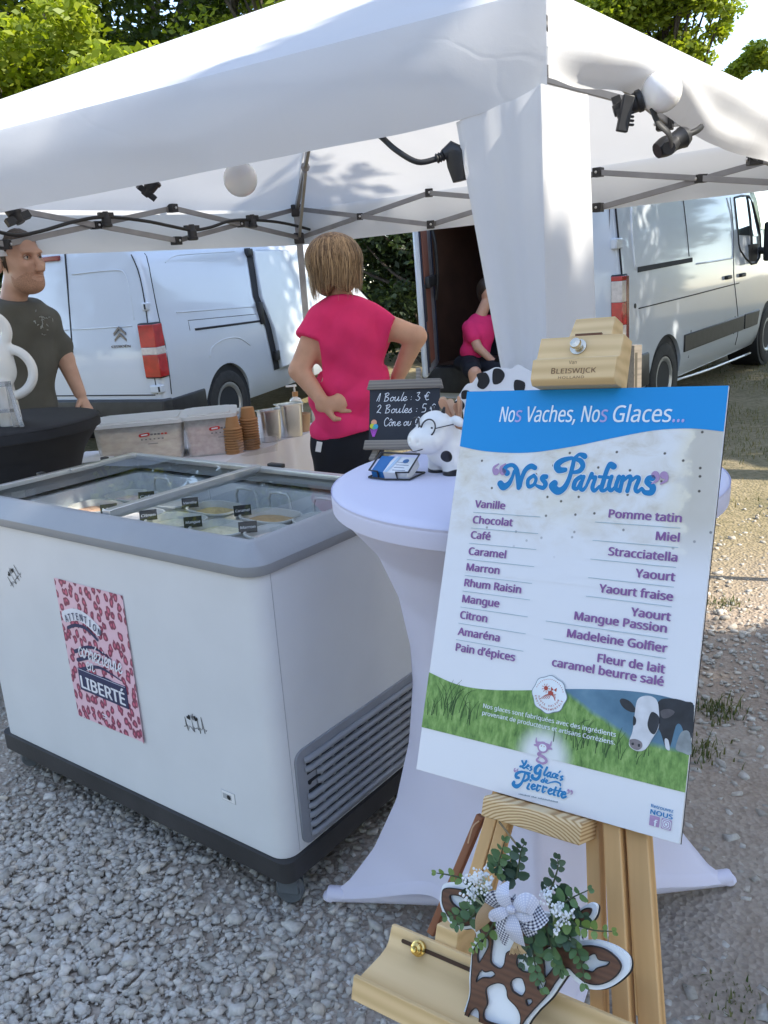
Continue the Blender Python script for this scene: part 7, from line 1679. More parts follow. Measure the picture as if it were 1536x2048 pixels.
c.sline([(420, 715), (425, 694), (450, 678), (478, 676), (500, 690)], .006, mb); mb.build('pressed_line', pmat('paint_edge', (.60, .64, .69), .3, .02, 3, coat=.5), c.t, smooth=60)
mb = MB(); c.sline([(390, 659), (520, 642)], .011, mb); c.sline([(380, 661), (376, 641), (512, 628)], .003, mb, n=1); mb.build('door_rail', M_['dark_gap'], c.t, smooth=60)
# the sliding door, standing a little proud, with the dark gap behind it
dz = [c.side(*p) for p in ((487, 497), (507, 600), (536, 700), (545, 812))]
y0 = min(p[0] for p in dz); gm = MB(); gz_ = np.linspace(.52, 1.78, 26); zk = [.52, .95, 1.3, 1.78]; yk = [dz[3][0], dz[2][0], dz[1][0], dz[0][0]]
gm.grid(lambda u, v: (c.sx(.52 + 1.26 * v, .006), float(np.interp(.52 + 1.26 * v, zk, yk)) + .115 * u, .52 + 1.26 * v), 1, 26); gm.build('door_gap', M_['dark_gap'], c.t)
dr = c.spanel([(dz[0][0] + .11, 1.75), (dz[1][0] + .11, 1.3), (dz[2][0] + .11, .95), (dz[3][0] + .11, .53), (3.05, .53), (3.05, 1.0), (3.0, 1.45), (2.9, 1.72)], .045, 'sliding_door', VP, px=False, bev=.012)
mb = MB(); k = dz[1]; mb.box((c.sx(1.2, .0), k[0] + .01, 1.02), (c.sx(1.2, .05), k[0] + .075, 1.24)); mb.box((.0, dz[3][0] + .01, .62), (.045, dz[3][0] + .08, .72)); mb.box((c.sx(1.74, 0), dz[0][0] - .02, 1.70), (c.sx(1.74, .05), dz[0][0] + .07, 1.77)); mb.build('door_latch', M_['black_plastic'], c.t, bevel=.006)
c.spanel([(3.18, 1.22), (3.15, 1.55), (3.30, 1.66), (3.62, 1.40), (3.75, 1.20)], .004, 'side_window', glass('van_glass', (.05, .06, .06), 0, 3), px=False, bev=0)
mb = MB(); c.sline([(3.08, .5), (3.08, 1.2), (3.06, 1.7)], .005, mb, px=False); mb.build('cab_seam', M_['dark_gap'], c.t)
# rear lamp: red, clear band, red
def lamp(van, z0, z1, x0, bands, name='tail_lamp', y1=.10):
    o = None; zz = z0
    mb = MB(); mb.box((x0 - .008, -.016, z0 - .012), (.006, y1 + .008, z1 + .012)); base = mb.build(name, M_['ink'], van.t, bevel=.012)
    for f, m in bands:
        mb = MB(); mb.box((x0, -.024, z0 + (z1 - z0) * f[0]), (.013, y1, z0 + (z1 - z0) * f[1])); mb.build('lens', m, base, bevel=.005, seg=2)
    return base
lamp(c, .77, 1.22, -.155, [((0, .43), M_['red_lens']), ((.43, .57), M_['clear_lens']), ((.57, 1), M_['red_lens'])])
mb = MB()
lamp(c, .77, 1.22, -.155, [], 'tail_lamp'); bpy.data.objects.remove(bpy.data.objects['tail_lamp.001'])
for z in (1.365, .665):
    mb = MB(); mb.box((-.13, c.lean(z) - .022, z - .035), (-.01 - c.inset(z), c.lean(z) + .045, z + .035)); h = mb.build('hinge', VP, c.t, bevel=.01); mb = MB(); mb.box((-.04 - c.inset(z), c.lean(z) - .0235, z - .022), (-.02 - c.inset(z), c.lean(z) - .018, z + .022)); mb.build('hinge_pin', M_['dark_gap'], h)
mb = MB(); xa, za = c.rear(86, 518); xb, zb = c.rear(120, 516); mb.box((min(xa, -1.28), c.lean(1.8) - .014, zb - .022), (xb, c.lean(1.8) + .03, zb + .022)); mb.build('brake_light', pmat('dark_red', (.20, .015, .02), .2, .1, 9, coat=1), c.t, bevel=.008)
mb = MB(); mb.box((-1.10, -.035, 1.0), (-.99, .0, 1.045)); mb.build('door_handle', M_['black_plastic'], c.t, bevel=.01)
# badge: two chevrons and the name in chrome
CHR = pmat('chrome', (.25, .26, .28), .16, .1, 40, metal=1); bx, bz = c.rear(241, 668); mb = MB(); Mb_ = Matrix(((1, 0, 0, bx), (0, 0, -1, c.lean(bz) - .004), (0, 1, 0, bz), (0, 0, 0, 1)))
for dy_ in (.014, -.040):
    mb.prism([(-.066, dy_ - .026), (0, dy_ + .030), (.066, dy_ - .026), (.066, dy_ - .004), (0, dy_ + .052), (-.066, dy_ - .004)], -.003, .010, 0, Mb_)
Mt_ = Matrix(((1, 0, 0, bx), (0, 0, -1, c.lean(bz - .115) - .004), (0, 1, 0, bz - .115), (0, 0, 0, 1)))
text(mb, "CITROËN", .036, Mt_, 'CENTER', .02, 0, 1.4, mat=0, ext=.003, width=.21)
mb.build('badge', CHR, c.t)
# ---- large white van at right
m = Van('panel_van', 'large white high-roofed van at right with dappled flank and its left rear door open', 2.13, 7.32, .69, .030, 2.07,
        [(.08, .28), (.03, .36), (.004, .5), (0, .7), (0, 1.0), (.012, 1.25), (.05, 1.6), (.095, 1.95), (.125, 2.1), (.17, 2.19), (.26, 2.25), (.42, 2.285), (1.034, 2.30)], 5.4,
        lambda y: float(np.interp(y, [3.75, 4.55, 4.7, 5.35], [2.5, 1.42, 1.25, .95])), lambda z: .05 * max(0, (z - 1.0)) / 1.2)
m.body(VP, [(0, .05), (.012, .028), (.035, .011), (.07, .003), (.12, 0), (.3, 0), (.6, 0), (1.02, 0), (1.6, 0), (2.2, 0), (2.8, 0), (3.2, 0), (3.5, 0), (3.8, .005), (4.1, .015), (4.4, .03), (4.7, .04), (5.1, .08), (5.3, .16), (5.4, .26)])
m.arches([1.02, 4.45], .40, .36)
mb = MB(); mb.box((-1.98, -.4, .60), (-1.075, 2.3, 2.08)); cut(m.b, mb)
for p in m.b.data.polygons: pass
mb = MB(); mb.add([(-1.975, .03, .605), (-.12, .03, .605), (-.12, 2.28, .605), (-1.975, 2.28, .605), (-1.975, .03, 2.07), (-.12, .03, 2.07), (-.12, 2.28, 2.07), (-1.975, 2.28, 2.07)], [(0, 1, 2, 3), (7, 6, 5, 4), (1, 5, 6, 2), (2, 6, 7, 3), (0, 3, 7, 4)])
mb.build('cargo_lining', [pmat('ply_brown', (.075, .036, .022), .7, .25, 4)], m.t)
for y, s_ in ((1.02, 1), (4.45, 1), (1.02, -1), (4.45, -1)): m.wheel(y, .345, .20, side=s_)
mb = MB(); mb.box((-2.08, -.07, .34), (-.0, .10, .60)); mb.box((-.06, .02, .36), (.012, .585, .66)); m_b = mb.build('bumper', M_['black_plastic'], m.t, bevel=.02, seg=3)
mld = [(1354, 696), (1354, 664), (1460, 633), (1471, 660), (1380, 691)]
y1_, z1_ = m.side(1352, 690); y2_, z2_ = m.side(1502, 640)
m.spanel([(1.47, .53), (1.47, .70), (3.36, .70), (3.36, .53)], .014, 'side_moulding', M_['black_plastic'], px=False, bev=.01); m.spanel([(3.40, .53), (3.40, .70), (3.97, .70), (3.90, .53)], .014, 'side_moulding', M_['black_plastic'], px=False, bev=.01)
mb = MB(); m.sline([(1277, 617), (1370, 594), (1478, 566)], .006, mb); m.sline([(1366, 398), (1372, 450), (1378, 513)], .006, mb); m.sline([(1460, 395), (1466, 450), (1467, 505), (1468, 560), (1476, 640), (1470, 690)], .006, mb)
m.sline([(1382, 660), (1376, 716)], .005, mb); m.sline([(1470, 632), (1467, 668)], .005, mb); m.sline([(1210, 418), (1219, 500), (1226, 600)], .004, mb) if False else None
m.sline([(.05, .65), (.055, 1.2), (.075, 1.7), (.10, 2.08)], .008, mb, px=False)
mb.build('door_seam', M_['dark_gap'], m.t, smooth=60)
mb = MB(); m.sline([(1262, 415), (1264, 470), (1270, 540)], .012, mb); m.sline([(1453, 396), (1463, 440), (1465, 500), (1464, 515), (1455, 518), (1392, 528)], .009, mb, n=3); m.sline([(1352, 760), (1420, 738), (1500, 706)], .014, mb); mb.build('pressed_line', pmat('paint_edge2', (.72, .75, .79), .25, .02, 3, coat=.5), m.t, smooth=60)
m.spanel([(1275, 534), (1384, 515), (1384, 524), (1275, 545)], .006, 'door_rail', M_['dark_gap'], bev=0)
for a, b in (((1449, 556), (1462, 553)), ((1478, 551), (1491, 548))):
    ya, za = m.side(*a); yb, zb = m.side(*b); mb = MB(); mb.box((m.sx(za, -.01), ya, za - .02), (m.sx(za, .035), ya + .16, za + .02)); mb.build('door_handle', M_['black_plastic'], m.t, bevel=.012)
# cab window, mirror
m.spanel([(1470, 397), (1478, 470), (1515, 472), (1512, 455), (1500, 400), (1493, 393)], .004, 'side_window', glass('cab_glass', (.30, .36, .34), 0, 3), bev=0)
mb = MB(); m.sline([(1468, 396), (1476, 470), (1480, 500), (1503, 528), (1519, 515), (1520, 470), (1511, 430), (1497, 392), (1468, 396)], .014, mb, n=2); m.sline([(1493, 393), (1500, 440), (1503, 500)], .02, mb, n=2)
yb, zb = m.side(1498, 500); mb.box((m.sx(zb, -.02), yb - .02, zb - .14), (m.sx(zb, .012), yb + .30, zb + .06)); mb.build('window_frame', M_['black_plastic'], m.t, bevel=.006)
ym, zm = m.side(1515, 488); mb = MB(); mb.box((.02, ym + .02, zm - .20), (.26, ym + .12, zm + .24)); mb.box((-.06, ym + .04, zm - .12), (.05, ym + .10, zm - .04)); mb.build('mirror', M_['black_plastic'], m.t, bevel=.04, seg=3)
lamp(m, .80, 1.36, -.085, [((.0, .28), M_['clear_lens']), ((.28, .62), M_['red_lens']), ((.62, .93), M_['clear_lens']), ((.93, 1), M_['red_lens'])], y1=.11)
mb = MB(); mb.box((.008, .06, .80), (.016, .115, 1.36)); mb.build('lamp_edge', pmat('lamp_dark_red', (.16, .006, .008), .2, .1, 9, coat=1), m.t, bevel=.006)
for z in (1.62, .78):
    mb = MB(); mb.box((-.10, m.lean(z) - .03, z - .045), (.012 - m.inset(z), m.lean(z) + .10, z + .045)); mb.build('hinge', VP, m.t, bevel=.012)
mb = MB(); xx, zz = m.side(1270, 612); mb.lathe([(0, 0), (.022, 0), (.022, .004), (0, .006)], 12, 0, T(m.sx(zz), xx, zz) @ RY(math.pi / 2)); mb.build('rub_stop', M_['ink'], m.t)
# open left rear door, seen from its lined inside
Md = T(-2.03, .0, 0) @ RZ(R(-90 - 72))     # local x from the hinge to the free edge
Md = T(-1.90, -.012, 0) @ RZ(R(-61))
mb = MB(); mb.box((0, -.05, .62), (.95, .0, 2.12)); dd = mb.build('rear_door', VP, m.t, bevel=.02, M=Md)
mb = MB()
for x in (.035, .90): mb.box((x, .001, .66), (x + .022, .012, 2.08))
mb.box((.03, .001, 2.06), (.93, .012, 2.085)); mb.build('door_seal', pmat('navy_seal', (.012, .018, .05), .6, .2, 8), dd)
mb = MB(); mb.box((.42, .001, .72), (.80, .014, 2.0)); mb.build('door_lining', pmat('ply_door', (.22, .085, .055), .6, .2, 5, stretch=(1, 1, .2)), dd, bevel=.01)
mb = MB(); mb.box((.12, .001, 1.38), (.80, .05, 1.48)); mb.box((.82, .001, .7), (.875, .02, 1.0)); mb.box((.82, .001, 1.1), (.875, .02, 1.42)); mb.build('door_fittings', M_['black_plastic'], dd, bevel=.012)
mb = MB(); mb.tube(catmull([(.18, .03, 1.25), (.20, .06, 1.45), (.20, .06, 1.75), (.17, .03, 1.9)], 5), .016, 7); mb.build('grab_strap', M_['black_plastic'], dd, smooth=60)
# ---- a far white van and a fence post
f = Van('parked_van', 'far white van, only its back end showing at the right edge of the photo', 16.6, 25.5, 1.2, 0, 1.9, [(.08, .30), (0, .6), (0, 1.0), (.04, 1.3), (.12, 1.8), (.3, 2.0), (.95, 2.05)], 4.9, lambda y: float(np.interp(y, [3.3, 4.15, 4.25, 4.9], [2.3, 1.25, 1.12, .85])), lambda z: .1 * max(0, z - 1))
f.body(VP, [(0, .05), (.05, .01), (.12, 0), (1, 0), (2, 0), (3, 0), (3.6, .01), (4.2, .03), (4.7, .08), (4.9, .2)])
f.arches([1.0, 4.1], .38, .34); f.wheel(1, .33, .2); f.wheel(4.1, .33, .2)
lamp(f, .8, 1.25, -.15, [((0, 1), M_['red_lens'])])
pt = at_y(1270, 690, 4.9); post = thing('fence_post', 'weathered grey wooden post behind the easel\'s clamp', 'post', T(pt.x, pt.y, 0) @ RZ(.4))
mb = MB(); mb.box((-.027, -.027, -.05), (.027, .027, pt.z)); mb.box((-.022, -.0275, .2), (-.004, -.0268, pt.z - .04), 1); mb.build('post_body', [M_['grey_wood'], pmat('post_crack', (.09, .08, .06), .9)], post, bevel=.005)
# ================================================================ PEOPLE
def hairmat(name, a, b, c, scale=(60, 60, 5)):
    m, nt, p, L = new_mat(name); tc = nd(nt, 'ShaderNodeTexCoord'); mp = nd(nt, 'ShaderNodeMapping'); mp.inputs['Scale'].default_value = scale; L(tc.outputs['Object'], mp.inputs[0])
    n = nd(nt, 'ShaderNodeTexNoise', Scale=1.0, Detail=4, Roughness=.6); L(mp.outputs[0], n.inputs['Vector']); r = ramp(nt, [(.3, a), (.52, b), (.72, c)]); L(n.outputs[0], r.inputs[0]); L(r.outputs[0], p.inputs['Base Color']); p.inputs['Roughness'].default_value = .5
    bp = nd(nt, 'ShaderNodeBump', Strength=.6, Distance=.006); L(n.outputs[0], bp.inputs['Height']); L(bp.outputs[0], p.inputs['Normal']); return m
def hand(palm, dirv, nrm, scale=1.0, curl=.5, thumb=1):
    """palm centre, finger direction, back-of-hand normal -> list of solids: palm, four bent fingers, thumb"""
    d = np.array(dirv, float); d /= np.linalg.norm(d); nv = np.array(nrm, float); nv -= d * (nv @ d); nv /= np.linalg.norm(nv); s = np.cross(d, nv) * thumb; p = np.array(palm, float); o = []
    o.append((cone(p - d * .035 * scale, p + d * .035 * scale, .026 * scale, .036 * scale, sq=(nv, 1.9)), .012))
    for i, l in enumerate((.068, .078, .072, .056)):
        a = p + d * .038 * scale + s * (.034 - .0225 * i) * scale; b = a + (d + s * (.18 - .12 * i)) * l * .5 * scale - nv * .012 * curl * scale; c = b + d * l * .5 * (1 - .5 * curl) * scale - nv * l * .5 * curl * scale
        o.append((cone(a, b, .0095 * scale, .0088 * scale), .004)); o.append((cone(b, c, .0088 * scale, .007 * scale), .003))
    a = p - d * .012 * scale + s * .028 * scale; b = a + (d * .5 + s * .9) * .035 * scale; c = b + (d * .95 + s * .25) * .030 * scale - nv * .008 * scale
    o += [(cone(a, b, .014 * scale, .011 * scale), .008), (cone(b, c, .011 * scale, .008 * scale), .003)]
    return o
# ---- woman with her back turned, hands on hips
WY = 3.72
def wp(px, py, dy=0):
    return np.array(at_y(px, py, WY + dy)) if dy == 0 else np.array(at_y(px, py, WY)) + np.array([0, dy, 0])
wo = thing('person', 'woman seen from behind in a bright pink T-shirt and navy trousers, hands on her hips', 'person', T(wp(695, 800)[0], WY, 0))
WI = np.array([-wp(695, 800)[0], -WY, 0])
def W_(px, py, dy=0): return wp(px, py, dy) + WI
hd = W_(668, 532, .03)
aL = [W_(637, 654, .0), W_(601, 738, -.06), W_(646, 792, -.13)]; aR = [W_(760, 649, .0), W_(831, 672, -.03), W_(796, 757, .05)]
body = [ell(hd, (.074, .092, .108)), (cone(W_(672, 565, .03), W_(682, 612, .03), .050, .058), .02), (ell(W_(697, 680), (.165, .105, .17)), .05), (ell(W_(700, 800), (.142, .102, .16)), .05),
        (cone(aL[0], aL[1], .056, .044), .035), (cone(aL[1], aL[2], .045, .029), .012), (cone(aR[0], aR[1], .056, .045), .035), (cone(aR[1], aR[2], .045, .031), .012), (ell(aL[1], (.042, .042, .042)), .01), (ell(aR[1], (.042, .042, .042)), .01)]
body += hand(aL[2] + np.array([.035, -.005, -.02]), (.95, .15, .10), (-.1, -1, .1), 1.05, .25, 1)
body += hand(aR[2] + np.array([-.012, .03, -.035]), (-.5, .8, -.3), (.7, -.5, .2), .95, .5, 1)
body += [(ell(hd + np.array([s * .074, .0, -.01]), (.012, .02, .03)), .006) for s in (-1, 1)] + [(cone(hd + np.array([0, .085, .01]), hd + np.array([0, .112, -.02]), .012, .014), .01), (ell(hd + np.array([0, .05, -.07]), (.05, .045, .04)), .02)]
skin(body, .0062, .02, .03, 'body', [M_['skin']], wo)
tors = [ell(W_(697, 682), (.180, .122, .175)), (ell(W_(700, 770), (.166, .124, .15)), .06), (cone(W_(637, 652), W_(766, 640), .058, .058), .05), (cone(W_(660, 622), W_(706, 618), .055, .055), .05), (cone(W_(700, 800), W_(700, 850), .160, .172, sq=((0, 1, 0), 1.28)), .05),
        (cone(aL[0] + np.array([.02, 0, .01]), aL[0] + (aL[1] - aL[0]) * .30, .066, .074), .03), (cone(aR[0] + np.array([-.02, 0, .01]), aR[0] + (aR[1] - aR[0]) * .30, .066, .074), .03), (cone(W_(680, 606, .0), W_(686, 630), .066, .085), .03)]
zt, zb = W_(690, 862)[2], W_(690, 597)[2]
ft = blend(tors, .03)
def shirt(X):
    d = ft(X); q = X[..., 2] * 30 + 9 * X[..., 0] + 1.8 * np.sin(X[..., 0] * 11 + 1); low = np.clip((W_(690, 740)[2] - X[..., 2]) * 5, 0, 1); n = .011 * (1 - 2 * np.abs(np.sin(q * .62))) * low + .006 * (1 - 2 * np.abs(np.sin(X[..., 0] * 17 - X[..., 2] * 12 + np.sin(X[..., 2] * 15)))) + .004 * np.sin(X[..., 2] * 46 + X[..., 0] * 26) + .003 * np.sin(X[..., 0] * 63 - X[..., 2] * 35)
    d = d + n * .8
    d = smax(d, (zt + .010 * np.sin(X[..., 0] * 14) - .10 * X[..., 0] * 0 + (.085 * (X[..., 0])) * 1.0) - X[..., 2], .012)      # hem, higher at right
    d = smax(d, X[..., 2] - (zb - 2.2 * (X[..., 0] - W_(682, 600)[0]) ** 2 + .02), .01)
    for A, B, f in ((aL[0], aL[1], .34), (aR[0], aR[1], .36)):
        u = (B - A) / np.linalg.norm(B - A); pl = (X - (A + (B - A) * f)) @ u; side = np.where(np.abs(X[..., 0] - A[0]) > -1, pl, -1)
        near = np.linalg.norm(X - (A + (B - A) * .45), axis=-1) < .16
        outw = (X[..., 0] < A[0] - .0) if A[0] < B[0] - 9 or A is aL[0] else (X[..., 0] > A[0])
        d = np.where(near & outw, np.maximum(d, pl), d)
    return d
lo = np.min([W_(585, 900, -.2), W_(860, 900, -.2)], axis=0); hi = np.max([W_(860, 570, .2), W_(585, 570, .2)], axis=0)
skin(shirt, .0072, bb=(lo - .02, hi + .02), name='shirt', mats=[M_['pink_shirt']], parent=wo)
tr = [ell(W_(695, 880), (.165, .125, .14)), (cone(W_(668, 905), np.array([-.10, .03, .48]), .098, .068), .03), (cone(np.array([-.10, .03, .48]), np.array([-.10, .0, .09]), .066, .045), .02), (cone(W_(722, 905), np.array([.07, .02, .48]), .098, .068), .03), (cone(np.array([.07, .02, .48]), np.array([.08, .0, .09]), .066, .045), .02)]
skin(tr, .011, .03, .03, 'trousers', [M_['navy_trousers']], wo)
sh = [cone((-.10, -.05, .045), (-.11, .14, .035), .042, .036), cone((.08, -.05, .045), (.10, .14, .035), .042, .036)]; skin(sh, .011, .0, .03, 'shoes', [M_['paper']], wo)
mb = MB(); q = W_(641, 882, -.135); mb.box((-.012, -.002, -.022), (.012, .001, .022), 0, Matrix.Translation(Vector(q)) @ RY(.25)); mb.build('shirt_tag', M_['paper'], wo)
hr = [ell(hd + np.array([0, -.008, .026]), (.120, .122, .112)), (ell(hd + np.array([-.030, -.02, -.058]), (.060, .080, .066)), .03), (ell(hd + np.array([.032, -.02, -.050]), (.058, .080, .068)), .03)]
fh = blend(hr, .03)
def hair(X):
    d = fh(X); v = X - hd; a = np.arctan2(v[..., 0], -v[..., 1])
    d = d + (.0035 * np.sin(a * 34 + 2 * np.sin(v[..., 2] * 14)) + .000 * a) * .45 * np.clip((.10 - v[..., 2]) * 9, .25, 1)
    d = smax(d, (-.108 - .010 * np.sin(a * 9) - .018 * (v[..., 0] < 0) - .02 * np.abs(v[..., 0]) / .1 + .025 * np.exp(-(v[..., 0] / .05) ** 2)) - v[..., 2], .012)
    f = np.sqrt((v[..., 0] / .09) ** 2 + ((v[..., 1] - .12) / .085) ** 2 + ((v[..., 2] + .03) / .11) ** 2) - 1
    d = smax(d, -f * .08, .01)
    nape = np.sqrt((v[..., 0] / .06) ** 2 + ((v[..., 1] + .13) / .05) ** 2 + ((v[..., 2] + .125) / .055) ** 2) - 1
    return smax(d, -nape * .05, .012)
HAIRM = hairmat('hair_blonde', (.07, .036, .017), (.20, .11, .052), (.50, .34, .19), (75, 75, 7))
ho = skin(hair, .0055, bb=(hd - .17, hd + .17), name='hair', mats=[HAIRM], parent=wo)
def strands(n, center, field, col, az, zend, rnd, parent, w=.0022, z0=.115):
    """loose locks laid over the hair, each a narrow ribbon from the crown to the ends"""
    m = 11; V = []; F = []; a = RNG.uniform(az[0], az[1], n); ze = zend(a) + RNG.normal(0, rnd, n)
    ts = np.linspace(.03, 24 / 24., m); lift = RNG.uniform(-.001, .007, n)[:, None] * np.linspace(.3, 1.0, m)[None]; tw = RNG.normal(0, .10, n)
    for i in range(n):
        z = z0 * (1 - ts ** 1.6) + ze[i] * ts ** 1.6; rr = None
        aa = a[i] + tw[i] * ts + .03 * np.sin(ts * 9 + i)
        dx, dy = np.sin(aa), -np.cos(aa); rad = np.full(m, .004)
        for t in np.linspace(.01, .16, 50):
            X = center + np.stack([dx * t, dy * t, z], 1); ins = field(X) < 0; rad = np.where(ins, t, rad)
        rad = np.maximum.accumulate(np.minimum(rad, .15) * 1.0) if False else rad
        rad[-3:] = np.maximum(rad[-3:], rad[-4] * np.array([.99, .97, .94])); P = center + np.stack([dx * (rad + lift[i] + .001), dy * (rad + lift[i] + .001), z], 1)
        sd = np.stack([np.cos(aa), np.sin(aa), 0 * aa], 1) * (w * RNG.uniform(.35, 1) * (1 - .75 * ts ** 3))[:, None]
        V.append(np.stack([P - sd, P + sd], 1).reshape(-1, 3)); o = i * 2 * m
        F += [(o + 2 * k, o + 2 * k + 1, o + 2 * k + 3, o + 2 * k + 2) for k in range(m - 1)]
    raw('hair_lock', np.concatenate(V), np.array(F), col, parent, smooth=True)
mstr = leafmat('hair_locks', (.075, .038, .018), (.50, .33, .18), 0.0, .42)
strands(850, hd, hair, mstr, (-2.2, 2.2), lambda a: -.098 - .010 * np.sin(a * 3) - .02 * (np.sin(a) < -.3) + .022 * np.exp(-(a / .5) ** 2), .016, ho)
# ---- man in an olive T-shirt at the left edge, looking right
MY = 4.12
mo = np.array(at_y(42, 800, MY)) * np.array([1, 1, 0])
mn = thing('person', 'man with stubble in a dark olive T-shirt at the left edge, looking right', 'person', T(*mo))
def m_(px, py, dy=0): return np.array(at_y(px, py, MY)) + np.array([0, dy, 0]) - mo
FD = np.array([math.sin(R(62)), -math.cos(R(62)), 0]); SDv = np.array([-FD[1], FD[0], 0]); UPv = np.array([0, 0, 1.])
hc = m_(40, 527, 0); HS = 1.14
def h(f, s, z): return FD * f + SDv * s + UPv * z
def H(f, s, z): return hc + HS * h(f, s, z)
HM = Matrix(((FD[0], SDv[0], 0), (FD[1], SDv[1], 0), (0, 0, 1)))
head = [ell(h(-.015, 0, .045), (.100, .077, .088), HM), (ell(h(.030, 0, -.020), (.062, .062, .090), HM), .03), (ell(h(.058, 0, -.088), (.036, .040, .028), HM), .025), (ell(h(.020, 0, -.070), (.060, .058, .045), HM), .03),
        (cone(h(.088, 0, .022), h(.118, 0, -.024), .0095, .0155), .010), (ell(h(.106, 0, -.030), (.014, .019, .010), HM), .008), (ell(h(.078, 0, .040), (.022, .052, .012), HM), .014), (ell(h(.060, .042, -.008), (.028, .02, .022), HM), .02), (ell(h(.060, -.042, -.008), (.028, .02, .022), HM), .02),
        (ell(h(.086, .030, .020), (.020, .020, .012), HM), .010, '-'), (ell(h(.086, -.030, .020), (.020, .020, .012), HM), .010, '-'), (ell(h(.088, 0, -.053), (.014, .026, .006), HM), .005), (ell(h(.087, 0, -.066), (.014, .022, .007), HM), .005), (ell(h(.100, 0, -.0595), (.010, .026, .002), HM), .002, '-')]
for s in (-1, 1): head += [(ell(h(-.030, s * .080, -.002), (.022, .010, .034), HM), .008)]
fh0 = blend(head, .02)
def fhead(X): return HS * fh0((X - hc) / HS)
fhead.bb = (hc - .2, hc + .2)
bd_ = [fhead, (cone(H(-.035, 0, -.06), m_(24, 622), .056, .062), .03), (cone(m_(36, 705), m_(40, 820), .15, .15, sq=(tuple(FD), 1.5)), .04)]
sl, sr = m_(34, 648) + SDv * .155, m_(34, 648) - SDv * .165
eL = m_(112, 722, .12); wL = m_(146, 792, .10); eR = m_(-40, 770, -.2); wR = m_(-10, 840, -.25)
bd_ += [(cone(sl, eL, .055, .046), .03), (cone(eL, wL, .044, .030), .012), (cone(sr, eR, .055, .046), .03), (cone(eR, wR, .044, .03), .012)]
bd_ += hand(wL + np.array([.015, 0, -.045]), (.25, .0, -1), (.9, -.3, .2), 1.0, .5, 1) + hand(wR + np.array([.02, 0, -.03]), (.5, -.2, -.8), (0, -.9, .4), 1.0, .5, 1)
skin(bd_, .0075, .02, .03, 'body', [M_['skin2']], mn)
tee = [cone(m_(40, 660), m_(44, 860), .185, .178, sq=(tuple(FD), 1.42)), (cone(sl + UPv * -.01, sr + UPv * -.01, .072, .072), .06), (cone(m_(24, 622), m_(32, 642), .072, .11), .04), (cone(sl, sl + (eL - sl) * .75, .062, .068), .03), (cone(sr, sr + (eR - sr) * .75, .070, .080), .03)]
tf = blend(tee, .03)
def teef(X):
    d = tf(X) + .005 * np.sin(X[..., 0] * 30 + X[..., 2] * 26) + .005 * np.sin(X[..., 2] * 33 - X[..., 0] * 38 + 2)
    d = smax(d, X[..., 2] - (m_(40, 603)[2] - .25 * ((X - hc) @ FD) * 1.0), .01); return smax(d, m_(40, 850)[2] - X[..., 2], .01)
skin(teef, .0095, bb=(np.array([-.45, -.42, .70]), np.array([.45, .42, 1.62])), name='shirt', mats=[M_['olive_shirt']], parent=mn)
tr = [ell(m_(42, 850) + np.array([0, 0, -.06]), (.175, .15, .14)), (cone(SDv * .09 + UPv * .78, SDv * .10 + UPv * .10, .095, .06), .03), (cone(SDv * -.09 + UPv * .78, SDv * -.10 + UPv * .10, .095, .06), .03)]
skin(tr, .013, .03, .03, 'trousers', [M_['dark_trousers']], mn)
skin([cone(SDv * .10 + UPv * .045 - FD * .06, SDv * .11 + UPv * .04 + FD * .15, .046, .04), cone(SDv * -.10 + UPv * .045 - FD * .06, SDv * -.11 + UPv * .04 + FD * .15, .046, .04)], .013, .0, .03, 'shoes', [M_['rubber']], mn)
def mhair(X):
    v = (X - hc) / HS; f, s, z = v @ FD, v @ SDv, v[..., 2]; d = fhead(X) - .007 - .0015 * np.sin(f * 260) * np.sin(s * 240 + z * 200)
    line = np.interp(f, [-.2, -.012, .002, .014, .035, .075], [-.06, -.040, -.01, .040, .075, .105])
    d = smax(d, line - z, .006); return np.maximum(d, -(np.sqrt(((f + .030) / .026) ** 2 + ((z + .002) / .042) ** 2) - 1) * .03)
skin(mhair, .0048, bb=(hc - .18, hc + .18), name='hair', mats=[hairmat('hair_dark', (.035, .023, .015), (.07, .047, .03), (.12, .085, .055), (90, 90, 90))], parent=mn)
def stub(X):
    v = (X - hc) / HS; f, s, z = v @ FD, v @ SDv, v[..., 2]; d = fhead(X) - .0012
    top = np.interp(f, [-.05, .0, .03, .07, .11], [-.03, -.035, -.062, -.038, -.034]); d = np.maximum(d, z - top); d = np.maximum(d, .005 - f)
    return np.maximum(d, -(np.sqrt(((f - .095) / .03) ** 2 + (s / .028) ** 2 + ((z + .0595) / .0125) ** 2) - 1) * .012)
skin(stub, .0045, bb=(hc - .17, hc + .17), name='stubble', mats=[pmat('stubble', (.43, .245, .165), .7, .25, 220, bump=.2)], parent=mn)
mb = MB()
for s in (-1, 1):
    e = H(.0745, s * .031, .019); mb.ball(e, .0128, 14, 0); ed = Vector(FD + SDv * .03 * s).normalized(); mb.ball(Vector(e) + ed * .0080, .0066, 10, 1)
    mb.tube(catmull([tuple(H(.092, s * .012, .036)), tuple(H(.089, s * .032, .043)), tuple(H(.072, s * .050, .037))], 5), [.0035] * 5 + [.003] * 6, 6, 2)
    mb.tube(catmull([tuple(H(.088, s * .016, .020)), tuple(H(.0885, s * .031, .0275)), tuple(H(.076, s * .046, .019))], 5), .0022, 5, 3)
mb.build('eyes', [pmat('eye_white', (.55, .50, .46), .3), M_['ink'], pmat('brow', (.05, .028, .016), .8), pmat('lid', (.30, .14, .09), .6)], mn, smooth=60)
mb = MB(); cpn = m_(87, 640); 
